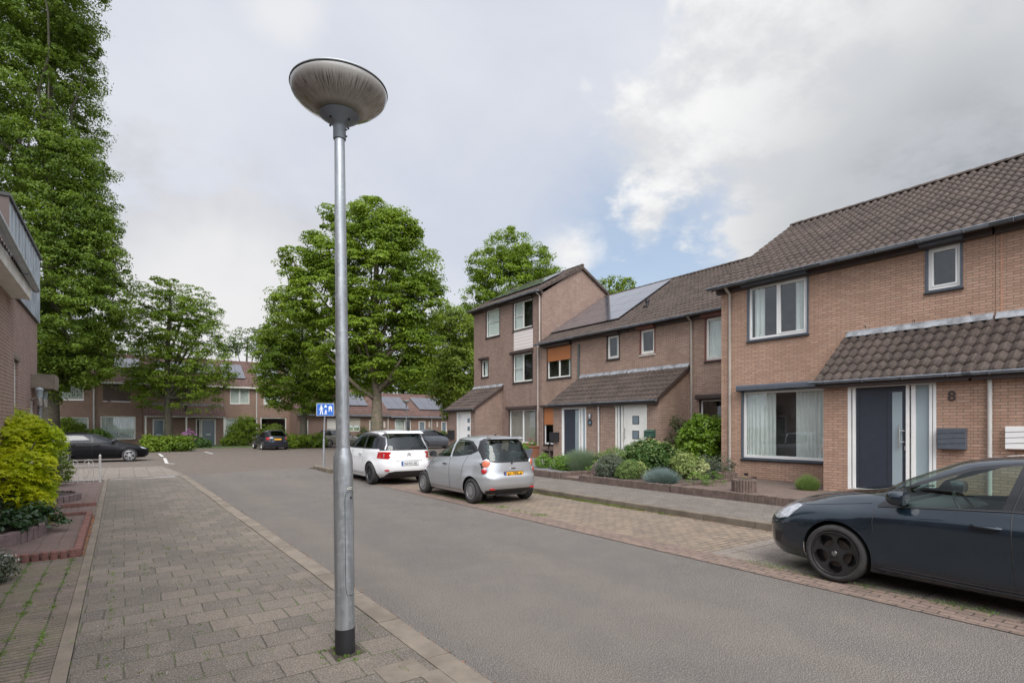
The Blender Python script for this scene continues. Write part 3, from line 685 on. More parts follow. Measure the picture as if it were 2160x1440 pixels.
hD = empty('terraced_house', (XA, 0, .2))
tag(hD, 'orange brick house cut off by the right edge, beyond the pale joint in the wall', 'house', 'terraced houses in the right row')
mb = MB(); wall_grid(mb, PA, -8, YS - .006, -.05, ZE - .13, []); long_wall_body(mb, XA, 23.5, -8, YS - .006, -.05, ZE - .13, XRA, ZRA - .12, far=False); mb.build('wall', 'brickA', hD)
main_roof(hD, XA, ZE, XRA, ZRA, -8, YS)
gutter(hD, [(XA - .40, -8, ZE - .01), (XA - .40, YS, ZE - .01)], .07)
porch(hD, XPA, XA, .4, YS - .004, ZPT, ZPG, [], 'brickA', far_wall=False, roof_y=(.3, YS))
s = MB(); jy = PA.px(2113, 500)[0]; s.box(XA - .006, jy - .006, 3.9, XA + .002, jy + .006, ZE - .14); s.build('mortar_joint', plain('salmon_sealant', (.55, .27, .16), .8), hD)

def mailbox(label, plx, l, r, t, b, mat, slats=True, depth=.13, lid=False):
    o = plx.rect(l, r, t, b); u0, u1, z0, z1 = o; root = empty('mailbox', plx.P((u0 + u1) / 2, z0, -.06)); tag(root, label, 'mailbox')
    mb = MB(); plx.box(mb, u0, u1, z0, z1, -depth, -.004); body = mb.build('box', mat, root, bevel=.008)
    s = MB()
    if slats:
        for k in (1, 2, 3):
            z = z0 + (z1 - z0) * (k / 4 + .03); a = plx.P(u0 + .002, z + .012, -depth - .002); b_ = plx.P(u1 - .002, z - .012, -depth - .002)
            s.quad(a, b_, b_ - Vector((0, 0, .009)), a - Vector((0, 0, .009)))
        s.build('slat_gap', 'black', root)
    if lid:
        s = MB(); c = (u0 + u1) / 2
        a = [plx.P(u0 - .012, z1 - .02, -depth - .02), plx.P(u1 + .012, z1 - .02, -depth - .02), plx.P(u1 + .012, z1 + .05, .0), plx.P(u0 - .012, z1 + .05, .0)]
        s.add(a + [q + Vector((0, 0, .012)) for q in a], [(0, 1, 2, 3), (7, 6, 5, 4), (0, 4, 5, 1), (1, 5, 6, 2), (2, 6, 7, 3), (3, 7, 4, 0)]); s.build('lid', mat, root)
    return root
mailbox('dark grey slatted mailbox on the wall under the number 8', PPA, 1981, 2041, 903, 946, 'anth')
mailbox('white slatted mailbox at the right edge beyond the porch downpipe', PPA, 2124, 2190, 899, 946, 'white')

# ---- the set-back pair
YB, YM = 21.7, 15.8; XRB, ZRB = 21.75, 8.86
opB1 = dict(right=PB.rect(1487, 1545, 672, 762), small=PB.rect(1350, 1382, 697, 749), low=PB.rect(1476, 1545, 843, 940))
opB2 = dict(small=PB.rect(1280, 1307, 710, 759), orange=PB.rect(1154, 1205, 735, 800), low=PB.rect(1147, 1181, 860, 937))
hB1 = empty('terraced_house', (XB, (YA + YM) / 2, .2)); tag(hB1, 'set-back brown brick house with white front door and red-brown shutter boxes', 'house', 'terraced houses in the right row')
hB2 = empty('terraced_house', (XB, (YM + YB) / 2, .2)); tag(hB2, 'brown brick house with solar panels and half-lowered orange shutters', 'house', 'terraced houses in the right row')
for h, y0, y1, ops in ((hB1, YA, YM, opB1), (hB2, YM + .004, YB, opB2)):
    mb = MB(); wall_grid(mb, PB, y0, y1, -.05, ZE - .13, list(ops.values())); long_wall_body(mb, XB, 25.8, y0, y1, -.05, ZE - .13, XRB, ZRB - .12, near=True, far=False); mb.build('wall', 'brickB', h)
    main_roof(h, XB, ZE, XRB, ZRB, y0, y1)
    gutter(h, [(XB - .40, y0, ZE - .01), (XB - .40, y1 + (.12 if h is hB2 else 0), ZE - .01)], .065)
window(hB1, PB, opB1['right'], surround='redbrown', box=.17, boxmat='redbrown', sash=(0,), frame='cream', curtains=((.3, 1),))
window(hB1, PB, opB1['small'], surround='redbrown', box=.16, boxmat='redbrown', sash=(0,), frame='cream', sill='cream')
window(hB1, PB, opB1['low'], surround='brown', box=.18, boxmat='brown', frame='cream', glass='glassd', curtains=((0, .3),))
window(hB2, PB, opB2['small'], surround='brown', box=.16, boxmat='brown', sash=(0,), frame='cream', curtains=((.0, .35),))
window(hB2, PB, opB2['orange'], surround='brown', box=.16, boxmat='brown', mull=(.5,), frame='cream', shutter=.44, curtains=((.03, .12),))
window(hB2, PB, opB2['low'], surround='brown', box=.14, boxmat='brown', mull=(.2,), shutter=.46, glass='glassd')
downpipe(hB1, XB - .06, PB.px(1460.5, 700)[0], ZE - .1, .3, elbow=-.3)
q = at(1222, 728, X=XB); q2 = at(1222, 800, X=XB); s = MB(); s.tube([(XB - .05, q.y, q2.z - .1), (XB - .05, q.y, q.z)], .045, 10); s.lathe([(.045, 0), (.04, .03), (.0, .05)], (XB - .05, q.y, q.z), 10); s.build('vent_pipe', plain('dark_teal_pipe', (.06, .085, .09), .5), hB2, smooth=True)
XPB = 15.57; PPB = PL('x', XPB); gb = lambda px: PPB.px(px, 900)[0]
yb0, yb1 = gb(1387), gb(1167); ZG2, ZT2 = 2.68, 4.02
dB1 = PPB.rect(1298, 1364.5, 850, 962); dB2 = PPB.rect(1185, 1236.5, 860, 968)
ym = gb(1262.5)
porch(hB1, XPB, XB, yb0, ym, ZT2, ZG2, [dB1], 'brickB', far_wall=False, roof_y=(yb0 - .1, ym))
porch(hB2, XPB, XB, ym + .004, yb1, ZT2, ZG2, [dB2], 'brickB', near_wall=False, roof_y=(ym, yb1 + .1))
d1 = door_unit(hB1, PPB, dB1, (gb(1363), gb(1314)), [(gb(1311.5), gb(1304.5), 'frostd')], 'cream', 'cream')
for a, b in ((878, 893), (909, 924), (940, 955)):
    o = PPB.rect(1334, 1346, a, b); s = MB(); PPB.box(s, *o, .028, .036); s.build('door_glass', 'frostd', d1)
    s = MB(); ring(s, PPB, o[0] - .02, o[1] + .02, o[2] - .02, o[3] + .02, .02, .02, .034); s.build('glass_trim', 'black', d1)
y_ = gb(1318.5); za = at(1318, 926, X=XPB).z; zb_ = at(1318, 902, X=XPB).z
s = MB(); s.tube([(XPB - .03, y_, za), (XPB - .03, y_, zb_)], .013, 8)
for z in (za + .08, zb_ - .08): s.tube([(XPB - .03, y_, z), (XPB + .04, y_, z)], .01, 6)
s.build('door_handle', 'steel', d1, smooth=True)
d2 = door_unit(hB2, PPB, dB2, (gb(1222), gb(1188)), [(gb(1235), gb(1227), 'frost')], 'door')
s = MB(); PPB.box(s, gb(1221), gb(1212.5), dB2[2] + .1, dB2[3] - .12, .028, .04); s.build('door_glass', 'frost', d2)
y_ = gb(1218); s = MB(); s.tube([(XPB - .03, y_, .9), (XPB - .03, y_, 2.0)], .013, 8)
for z in (1.05, 1.85): s.tube([(XPB - .03, y_, z), (XPB + .04, y_, z)], .01, 6)
s.build('door_handle', 'steel', d2, smooth=True)
downpipe(hB1, XPB - .06, gb(1262.5) - .06, ZG2 - .05, .3, mat='pipew', r=.036)
downpipe(hB2, XPB - .06, gb(1298.5), ZG2 - .05, ZG2 - .2, mat='pipew', r=.02)
mailbox('green metal mailbox with sloping lid beside the white front door', PPB, 1363, 1383, 909, 921, plain('green_paint', (.03, .085, .06), .4), slats=False, lid=True)
mailbox('black mailbox on the pillar left of the dark front door of the set-back pair', PPB, 1163.5, 1180, 911, 930, 'black')
q = at(1245, 891, X=XPB); s = MB(); s.lathe([(.0, 0), (.125, 0), (.13, .012), (.12, .02), (0, .02)], (XPB - .025, q.y, q.z), 28, 'x'); o = s.build('round_plaque', 'black', hB2, smooth=True)
s = MB(); c = (XPB - .03, q.y, q.z)
for dy, dz in ((.02, .08), (.08, .02)): s.box(c[0], c[1] - dy, c[2] - dz, c[0] + .004, c[1] + dy, c[2] + dz)
s.build('plaque_motif', plain('pale_blue_enamel', (.25, .42, .55), .5), o)
q = at(1247, 878, X=XPB); wl = empty('wall_lamp', (XPB, q.y, q.z)); tag(wl, 'small grey wall lamp above the round black plaque', 'lamp')
s = MB(); s.lathe([(.05, .1), (.065, .02), (.06, -.08), (.03, -.1)], (XPB - .09, q.y, q.z), 14, cap=True); s.build('lamp_shade', 'zinc', wl, smooth=True)
s = MB(); s.tube([(XPB, q.y, q.z + .03), (XPB - .07, q.y, q.z + .03)], .015, 8); s.build('bracket', 'zinc', wl)
# solar panels on the set-back roof (roof plane through eave and ridge)
ex0 = XB - .33; sv = Vector((XRB - ex0, 0, ZRB - ZE)).normalized(); nrm = Vector((-sv.z, 0, sv.x)); RS = Vector((XRB - ex0, 0, ZRB - ZE)).length
def on_roof(px, py):
    d = ray(px, py); o = Vector((ex0, 0, ZE)) + nrm * .1; t = (o - Vector((0, 0, CAMH))).dot(nrm) / d.dot(nrm); p = Vector((0, 0, CAMH)) + d * t; return p.y, (p - o).dot(sv)
ya, va = on_roof(1286, 681); yc, vc = on_roof(1400, 606)
y_right = (ya + yc) / 2; v0, v1 = 1.0, RS - .35; rows = 4; pw = (YB - .12 - y_right) / 4
def panel(par, y0, y1, v0, v1, base, sv, nrm, off=.1):
    mb = MB(); o = Vector((base[0], 0, base[1]))
    def Q(y, v, h): return o + sv * v + nrm * (off + h) + Vector((0, y, 0))
    vs = [Q(y0, v0, 0), Q(y1, v0, 0), Q(y1, v1, 0), Q(y0, v1, 0)]; vt = [Q(y0, v0, .035), Q(y1, v0, .035), Q(y1, v1, .035), Q(y0, v1, .035)]
    mb.add(vs + vt, [(0, 3, 2, 1), (4, 5, 6, 7), (0, 1, 5, 4), (1, 2, 6, 5), (2, 3, 7, 6), (3, 0, 4, 7)])
    return mb.build('solar_panel', 'solar', par, bevel=.006)
for i in range(4):
    for j in range(rows):
        a = y_right + i * pw; h = (v1 - v0) / rows; panel(hB2, a + .01, a + pw - .01, v0 + j * h + .008, v0 + (j + 1) * h - .008, (ex0, ZE), sv, nrm)
vy, vv = on_roof(1363, 644); s = MB(); b = Vector((ex0, vy, ZE)) + sv * vv + nrm * -.05
s.tube([b, b + Vector((0, 0, .30))], .07, 12); s.lathe([(.10, 0), (.10, .12), (.0, .14)], tuple(b + Vector((0, 0, .28))), 12); s.tube([b - Vector((.1, 0, .02)), b + Vector((0, 0, .06))], [.14, .08], 12); s.build('roof_vent', 'black', hB2, smooth=True)

# ---- three-storey house
YC = 28.3; ZC = 8.6; XRC, ZRC = 20.0, 10.32
opC = dict(tl=PB.rect(1025, 1054.5, 657, 713.6), tr=PB.rect(1082, 1124, 641, 699), mid=PB.rect(1082, 1124, 749, 808), sm=PB.rect(1015.6, 1030.6, 760.6, 796), low=PB.rect(1073.7, 1131, 865, 934))
hC = empty('tall_terraced_house', (XB, (YB + YC) / 2, .2)); tag(hC, 'three-storey brown brick house with white boarding between its windows', 'house', 'terraced houses in the right row')
mb = MB(); wall_grid(mb, PB, YB + .004, YC, -.05, ZC - .13, list(opC.values())); long_wall_body(mb, XB, 23.4, YB + .004, YC, -.05, ZC - .13, XRC, ZRC - .1); mb.build('wall', 'brickC', hC)
main_roof(hC, XB, ZC, XRC, ZRC, YB, YC, verge0=True, verge1=True)
gutter(hC, [(XB - .40, YB - .15, ZC - .01), (XB - .40, YC + .1, ZC - .01)], .065)
window(hC, PB, opC['tl'], surround='brown', box=.14, bars=((0, .55),), frame='cream', curtains=((0, 1),))
window(hC, PB, opC['tr'], surround='brown', box=.14, mull=(.5,), bars=((1, .5),), frame='cream', curtains=((.54, 1),))
window(hC, PB, opC['mid'], surround='brown', box=.16, mull=(.5,), bars=((1, .5),), frame='cream', curtains=((.58, .98),))
window(hC, PB, opC['sm'], surround='brown', box=.14, frame='cream', curtains=((.2, .9),))
window(hC, PB, opC['low'], surround='brown', box=.18, mull=(.48,), blinds=True)
o = PB.rect(1084.4, 1124, 700, 740); s = MB(); PB.box(s, *o, -.02, .02); s.build('boarding', 'boards', hC)
downpipe(hC, XB - .06, PB.px(1140, 640)[0], ZC - .1, ZE, elbow=-.3); downpipe(hC, XB - .06, PB.px(1136.5, 800)[0], ZE + .1, .3)
sc_ = Vector((XRC - XB + .33, 0, ZRC - ZC)).normalized(); nc_ = Vector((-sc_.z, 0, sc_.x))
for i in range(5): panel(hC, YB + .7 + i * 1.02, YB + 1.68 + i * 1.02, 1.0, 2.75, (XB - .33, ZC), sc_, nc_, .12)
XPC = 15.5; PPC = PL('x', XPC); gc = lambda px: PPC.px(px, 900)[0]
dC = PPC.rect(963.4, 993, 869, 930); yc0, yc1 = gc(1002), gc(946)
porch(hC, XPC, XB, yc0, yc1, 4.02, 2.68, [dC], 'brickC', z0=.05)
d3 = door_unit(hC, PPC, dC, (gc(992), gc(971)), [(gc(969.5), gc(966), 'frostd')], 'white')
for a, b in ((882, 891), (899, 908), (916, 925)):
    s = MB(); PPC.box(s, *PPC.rect(985, 990, a, b), .028, .036); s.build('door_glass', 'frostd', d3)
mailbox('black mailbox beside the white door of the three-storey house', PPC, 948.5, 959, 907, 925, 'black')
# ================================================================ LEFT SIDE
XL = -1.75; PLF = PL('x', XL)
hL = empty('corner_house', (XL, 16, 0)); tag(hL, 'purple-brown brick house at the left edge with metal-clad upper storey', 'house', 'houses on the left side')
def lwin(l, r, t, b): o = PLF.rect(l, r, t, b); return o
def wall_left(mb, X, y0, y1, z0, z1, ops):               # faces +X
    us = sorted({y0, y1} | {x for o in ops for x in o[:2]}); zs = sorted({z0, z1} | {x for o in ops for x in o[2:4]})
    for a, b in zip(us, us[1:]):
        for c, d in zip(zs, zs[1:]):
            if any(o[0] < (a + b) / 2 < o[1] and o[2] < (c + d) / 2 < o[3] for o in ops): continue
            mb.quad((X, a, c), (X, b, c), (X, b, d), (X, a, d))
    for a, b, c, d in ops:
        for q in (a, b): mb.quad((X, q, c), (X, q, d), (X - .12, q, d), (X - .12, q, c))
        for q in (c, d): mb.quad((X, a, q), (X, b, q), (X - .12, b, q), (X - .12, a, q))
YL0, YL1, YLJ = 13.2, 17.75, 13.25
o1 = (13.75, 14.75, 1.1, 3.05); o2 = (16.55, 17.3, .15, 2.35)
mb = MB(); wall_left(mb, XL, YLJ, YL1, 0, 4.27, [o1, o2]); mb.quad((XL, YL1, 0), (-9, YL1, 0), (-9, YL1, 4.27), (XL, YL1, 4.27)); mb.build('wall', 'brickL', hL)
for o, nm in ((o1, 'window'), (o2, 'entrance')):
    s = MB(); a, b, c, d = o
    for q0, q1, r0, r1 in ((a, a + .07, c, d), (b - .07, b, c, d), (a + .07, b - .07, c, c + .08), (a + .07, b - .07, d - .07, d)): s.box(XL - .11, q0, r0, XL - .04, q1, r1)
    w = s.build(nm, 'white', hL); s = MB(); s.box(XL - .085, a + .07, c + .08, XL - .08, b - .07, d - .07); s.build('pane', 'glassd', w)
    s = MB(); s.box(XL - .6, a, c, XL - .55, b, d); s.build('room', 'room', w)
s = MB(); s.box(XL - .1, o1[0] - .1, o1[3] + .0, XL + .03, o1[1] + .1, o1[3] + .09); s.build('lintel', 'concrete', hL)
s = MB(); s.box(-9, YL0, 4.29, XL + .05, YL1 + .03, 5.86)   # box clad in standing-seam metal
met = plain('metal_cladding', (.40, .45, .50), .42, metal=.15, var=.3, vs=1.2)
zc = s.build('cladding', [met], hL)
s = MB(); y = YL0 + .02
while y < YL1: s.box(XL + .049, y, 4.29, XL + .066, y + .014, 5.85); y += .42
s.build('seam', met, zc)
s = MB(); s.box(-9, YL0 - .012, 4.27, XL + .07, YL0 - .001, 5.86); s.build('dark_cladding', 'shutbrown', zc)
s = MB(); s.box(-9, YL0 - .04, 5.86, XL + .09, YL1 + .06, 5.92); s.build('roof_trim', 'black', hL)
s = MB(); s.box(-9, YL0 + .02, 4.272, XL + .045, YL1 + .02, 4.288); s.build('trim', 'black', hL)
# canopy over the entrance
s = MB(); s.prism([(YLJ + 3.35, 2.62), (YLJ + 4.2, 2.62), (YLJ + 4.42, 2.74), (YLJ + 4.42, 2.9), (YLJ + 4.2, 2.95), (YLJ + 3.35, 2.95)], XL + .001, XL + .42, 'x'); s.build('entrance_canopy', 'concrete', hL, bevel=.01)
downpipe(hL, XL + .06, 17.6, 2.62, .05, r=.045, mat='zinc')
for i, y in enumerate((16.1, 17.05)):
    wl = empty('wall_lantern', (XL, y, 2.3)); tag(wl, ('glass wall lantern beside the left entrance, nearer the camera', 'glass wall lantern beside the left entrance, just under the canopy end')[i], 'lantern', 'lanterns by the left entrance')
    s = MB(); s.tube([(XL, y, 2.36), (XL + .12, y, 2.36), (XL + .16, y, 2.42)], .012, 8); s.build('bracket', 'steel', wl, smooth=True)
    s = MB(); s.lathe([(.0, 2.62), (.075, 2.58), (.08, 2.56), (.062, 2.54), (.055, 2.38)], (XL + .2, y, 0), 12); s.build('lantern_glass', 'frost', wl, smooth=True)
    s = MB(); s.lathe([(.06, 2.38), (.058, 2.22), (.05, 2.2), (0, 2.2)], (XL + .2, y, 0), 12); s.build('lantern_base', 'steel', wl, smooth=True)
# nearer house (mostly beside the camera): brick wall, eaves with white soffit, round gutter, pitched roof
hN = empty('low_house', (-1.62, 4, 0)); tag(hN, 'brick house whose white soffit and round grey gutter enter at the left edge', 'house', 'houses on the left side')
mb = MB(); XN = -1.62
wall_left(mb, XN, -12, YLJ - .004, 0, 4.05, []); mb.quad((XN, YLJ - .004, 0), (-9, YLJ - .004, 0), (-9, YLJ - .004, 4.05), (XN, YLJ - .004, 4.05)); mb.quad((XN, -12, 0), (-9, -12, 0), (-9, -12, 4.05), (XN, -12, 4.05))
mb.build('wall', 'brickL', hN)
soffit_y = 12.95
s = MB(); s.box(XN + .002, -12, 4.0, XN + .26, soffit_y, 4.05); y = -12
s.box(XN + .20, -12, 4.05, XN + .26, soffit_y, 4.22); s.build('soffit', plain('soffit_boards', (.80, .79, .76), .5, var=.2), hN)
s = MB(); gx = -1.30
G_ = lambda y: (-1.32 + (13.2 - y) * .018, y, 4.25)
s.tube([G_(-12), G_(13.2)], .058, 14); s.tube([G_(11.7), G_(11.76)], .066, 14); s.tube([G_(13.14), G_(13.2)], .064, 14); s.build('gutter', 'gutter', hN, smooth=True)
roof_tiles('roof', (gx - .1, -12, 4.25), (0, 1, 0), Vector((-.9, 0, .36)).normalized(), 25.1, 4.6, hN, mat='tile', seg=4)
s = MB(); s.quad((-5.7, -12, 5.9), (-5.7, 13.1, 5.9), (-9.5, 13.1, 4.2), (-9.5, -12, 4.2)); s.add([(XN, 13.2, 4.05), (-9, 13.2, 4.05), (-5.7, 13.2, 5.85)], [(0, 1, 2)]); s.build('back_roof', 'tile', hN)

# ================================================================ STREET FURNITURE
b = at(728, 1374, Z=.05)
lamp = empty('street_lamp', (b.x, b.y, .05)); tag(lamp, 'tall galvanised street lamp with a dirty bowl head in the foreground', 'street lamp', 'street lamps')
lean = RT * -.0118 + FW * .003
s = MB(); s.add([(b.x - .11, b.y - .13, .0515), (b.x + .13, b.y - .10, .0515), (b.x + .12, b.y + .10, .0515), (b.x - .10, b.y + .11, .0515)], [(0, 1, 2, 3)]); struct(s.build('lamp_soil', 'soil'))
galv = new_mat('galvanised_steel'); m_, t_, b_ = galv; p_ = t_.node('ShaderNodeTexCoord').outputs['Object']
st_ = t_.noise(t_.vm('MULTIPLY', p_, (14, 14, 1.2)), 1.5, 5, .6); sp_ = t_.noise(p_, 26, 4, .6)
c_ = t_.mix(t_.ramp(st_, .35, .65), (.40, .42, .44), (.27, .29, .30)); c_ = t_.mix(t_.ramp(sp_, .5, .7, 0, .3), c_, (.5, .52, .54))
setb(t_, b_, base=c_, rough=t_.ramp(sp_, .3, .7, .34, .5), metal=.65); bump(t_, b_, sp_, .06); M['galv'] = m_
def lz(z): return Vector((b.x, b.y, .05)) + lean * z + Vector((0, 0, z))
TOPZ = 3.865
s = MB(); s.tube([lz(-.1), lz(.185)], .0735, 32); s.build('base_sleeve', 'black', lamp, smooth=True)
zt_ = [(.186, .0715), (1.42, .0715), (1.47, .068), (1.53, .0515), (1.545, .0505)]
s = MB(); s.tube([lz(z) for z, r in zt_], [r for z, r in zt_], 32); s.build('lower_pole', 'galv', lamp, smooth=True, angle=60)
s = MB(); s.tube([lz(1.54), lz(2.5), lz(TOPZ)], [.0505, .045, .0375], 28); s.build('upper_pole', 'galv', lamp, smooth=True)
s = MB(); s.tube([lz(1.538), lz(1.552)], .0525, 28); s.build('joint_ring', 'zinc', lamp, smooth=True)
# service door: slightly raised curved plate facing the street corner
dc = math.atan2(-.93, .36); s = MB(); vs = []; zz = [.44, .46, .5, 1.15, 1.19, 1.21]; ww = [.35, .48, .55, .55, .48, .35]
for z, w in zip(zz, ww):
    for k in range(9): 
        a = dc - w + 2 * w * k / 8; c = lz(z); vs.append(c + Vector((math.cos(a), math.sin(a), 0)) * .0735)
s.add(vs, [(9 * i + k, 9 * i + k + 1, 9 * i + k + 10, 9 * i + k + 9) for i in range(5) for k in range(8)]); dr_ = s.build('service_door', 'galv', lamp, smooth=True)
s = MB(); vs2 = [v + (v - lz(v.z - .05)).normalized() * -.0008 for v in vs]
out_ = [vs[9 * i] for i in range(6)] + [vs[45 + k] for k in range(1, 9)] + [vs[9 * i + 8] for i in range(4, -1, -1)] + [vs[k] for k in range(7, 0, -1)]
s.tube(out_ + [out_[0]], .0018, 5); s.build('door_gap', 'black', dr_)
a = dc + .1; s = MB(); c = lz(1.165); s.tube([c + Vector((math.cos(a), math.sin(a), 0)) * .07, c + Vector((math.cos(a), math.sin(a), 0)) * .077], .009, 12); s.build('door_lock', 'black', dr_)
for q, w, h, mt, rr in ((0, .36, .013, 'black', .0728), (0, .33, .009, 'cream', .0736)):
    s = MB(); vs = []
    for z in (1.235 - h, 1.235 + h):
        for k in range(7): a = dc + .02 - w + 2 * w * k / 6; c = lz(z); vs.append(c + Vector((math.cos(a), math.sin(a), 0)) * rr)
    s.add(vs, [(k, k + 1, k + 8, k + 7) for k in range(6)]); st = s.build('sticker' if mt == 'black' else 'sticker_face', mt, lamp, smooth=True)
s = MB(); c = lz(1.235)
for k in range(9):
    a = dc - .26 + .07 * k; a2 = a + .05; s.quad(*[c + Vector((math.cos(q), math.sin(q), 0)) * .0742 + Vector((0, 0, z)) for q, z in ((a, -.004), (a2, -.004), (a2, .004), (a, .004))])
s.build('sticker_print', 'black', lamp)
top = lz(TOPZ); T = (top.x, top.y, top.z)
s = MB(); s.lathe([(.0, -.005), (.045, -.005), (.047, .0), (.047, .085), (.055, .105), (.142, .165), (.146, .175), (.141, .18), (0, .18)], T, 40); s.build('collar', plain('grey_casting', (.17, .19, .21), .45, metal=.3, var=.15), lamp, smooth=True, angle=50)
for k in range(4): a = k * PI / 2 + .5; s = MB(); s.tube([top + Vector((math.cos(a) * .09, math.sin(a) * .09, .130)), top + Vector((math.cos(a) * .098, math.sin(a) * .098, .120))], .008, 8); s.build('screw', 'black', lamp)
for z in (.02, .07): s = MB(); s.tube([top + RT * .045 + Vector((0, 0, z)), top + RT * .058 + Vector((0, 0, z))], .006, 8); s.build('screw', 'black', lamp)
m_, t_, b_ = new_mat('dirty_bowl'); p_ = t_.node('ShaderNodeTexCoord').outputs['Object']
x_, y_, z_ = t_.sep(p_); ox, oy = T[0] - b.x, T[1] - b.y
x_ = t_.m('SUBTRACT', x_, ox); y_ = t_.m('SUBTRACT', y_, oy)
ang = t_.m('ARCTAN2', y_, x_); rad_ = t_.m('SQRT', t_.m('ADD', t_.m('MULTIPLY', x_, x_), t_.m('MULTIPLY', y_, y_)))
sv_ = t_.comb(t_.m('MULTIPLY', ang, 13), t_.m('MULTIPLY', rad_, 2.2), 0)
s1 = t_.noise(sv_, 1.7, 5, .65); s2 = t_.noise(t_.comb(t_.m('MULTIPLY', ang, 45), t_.m('MULTIPLY', rad_, 7), 0), 1.1, 4, .7)
big_ = t_.noise(p_, 3.5, 4, .6)
base_ = t_.mix(t_.ramp(big_, .35, .65), (.42, .395, .365), (.29, .27, .245))
stk = t_.m('MULTIPLY', t_.ramp(s2, .49, .56), t_.m('MULTIPLY', t_.ramp(s1, .38, .52), t_.ramp(rad_, .17, .26)))
stk = t_.m('MULTIPLY', stk, t_.ramp(rad_, .36, .30))
col_ = t_.mix(t_.m('MULTIPLY', stk, .9), base_, (.055, .045, .03))
col_ = t_.mix(t_.ramp(rad_, .2, .15, 0, .75), col_, (.075, .07, .035))
col_ = t_.mix(t_.ramp(rad_, .325, .36, 0, .6), col_, (.33, .33, .31))
setb(t_, b_, base=col_, rough=.22, spec=.6, coat=.5); bump(t_, b_, s2, .15, .004); M['bowl'] = m_
BR = .35
prof = [(.138, .18), (.165, .192), (.22, .222), (.28, .258), (.325, .298), (.343, .325), (BR, .35), (BR, .363)]
s = MB(); s.lathe(prof, T, 72); s.build('bowl', 'bowl', lamp, smooth=True, angle=60)
s = MB(); s.lathe([(BR + .003, .361), (BR + .006, .365), (BR + .003, .372)], T, 72); s.build('seal', 'black', lamp, smooth=True)
s = MB(); s.lathe([(BR - .01, .370), (BR + .004, .373), (BR + .001, .380), (BR - .03, .392), (.2, .41), (0, .42)], T, 72); s.build('lid', plain('lamp_lid', (.40, .42, .41), .5, metal=.3, var=.3, vs=4), lamp, smooth=True)

def small_lamp(x, y, z0, label, h=4.1):
    o = empty('street_lamp', (x, y, z0)); tag(o, label, 'street lamp', 'street lamps')
    s = MB(); s.tube([(x, y, z0), (x, y, z0 + 1.4), (x, y, z0 + 1.5), (x, y, z0 + h)], [.07, .07, .05, .04], 12); s.build('pole', 'galv', o, smooth=True)
    s = MB(); s.lathe([(.05, h - .05), (.06, h + .1), (.14, h + .18)], (x, y, z0), 16); s.build('collar', 'zinc', o, smooth=True)
    s = MB(); s.lathe([(.14, h + .18), (.3, h + .28), (.37, h + .37)], (x, y, z0), 24); s.build('bowl', 'cream', o, smooth=True)
    s = MB(); s.lathe([(.38, h + .37), (.37, h + .42), (.2, h + .46), (0, h + .47)], (x, y, z0), 24); s.build('lid', 'zinc', o, smooth=True)
p = at(857, 925, Z=.0) ; q = FW * 52 + RT * ((857 - CX) / FPX * 52)
small_lamp(q.x, q.y, 0, 'distant street lamp in front of the bungalows, above the roof of the white car', 3.75)
q = FW * 29 + RT * ((719 - CX) / FPX * 29); small_lamp(q.x, q.y, 0, 'street lamp almost hidden behind the foreground lamp pole', 3.95)

# home-zone sign
p = at(683, 982, Z=.1); sg = empty('home_zone_sign', (p.x, p.y, .1)); tag(sg, 'blue boxed home-zone traffic sign on a leaning grey post at the corner', 'traffic sign')
d = (p - Vector((0, 0, p.z))).length; dep = (p.x * FW.x + p.y * FW.y); zt = CAMH + (HY - 876) / FPX * dep; zs = CAMH + (HY - 851.5) / FPX * dep
tip = Vector((p.x, p.y, 0)) + RT * .06
s = MB(); s.tube([(p.x, p.y, .08), (p.x, p.y, 1.15)], .042, 12); s.tube([(p.x, p.y, 1.14), (p.x, p.y, 1.2)], [.042, .032], 12); s.tube([(p.x, p.y, 1.19), (tip.x, tip.y, zs - .05)], .031, 12); s.build('post', 'galv', sg, smooth=True)
sw = 33 / FPX * dep; sh = zs - zt; c = tip + RT * .0; fwd = Vector((-.25, -1, 0)).normalized(); rgt = Vector((-fwd.y, fwd.x, 0))
zc_ = (zs + zt) / 2; cc = Vector((c.x, c.y, zc_)) + fwd * .03
def sbox(mb, u0, u1, v0, v1, w0, w1):
    q = [cc + rgt * u + Vector((0, 0, v)) + fwd * w for w in (w0, w1) for u, v in ((u0, v0), (u1, v0), (u1, v1), (u0, v1))]
    mb.add(q, [(0, 1, 2, 3), (4, 7, 6, 5), (0, 4, 5, 1), (1, 5, 6, 2), (2, 6, 7, 3), (3, 7, 4, 0)])
s = MB(); sbox(s, -sw / 2 - .02, sw / 2 + .02, -sh / 2 - .02, sh / 2 + .02, -.06, .06); body = s.build('sign_box', plain('sign_casing', (.42, .47, .52), .5), sg, bevel=.006)
s = MB(); sbox(s, -sw / 2, sw / 2, -sh / 2, sh / 2, .0605, .064); face = s.build('sign_face', plain('sign_blue', (.015, .11, .42), .4, var=.1), sg)
wm = MB()
def sp(pts):
    q = [cc + rgt * (u * sw) + Vector((0, 0, v * sh)) + fwd * .067 for u, v in pts]; wm.add(q, [tuple(range(len(q)))])
def circ(u, v, r): sp([(u + r * math.cos(k * PI / 5), v + r * sw / sh * math.sin(k * PI / 5)) for k in range(10)])
circ(-.24, .33, .045)                                    # walking adult
sp([(-.29, .25), (-.20, .25), (-.19, -.02), (-.28, -.02)]); sp([(-.28, 0), (-.23, 0), (-.28, -.42), (-.335, -.42)]); sp([(-.24, 0), (-.19, 0), (-.13, -.40), (-.18, -.42)])
sp([(-.29, .24), (-.36, -.02), (-.335, -.05), (-.265, .2)]); sp([(-.2, .24), (-.12, .04), (-.135, .0), (-.215, .16)])
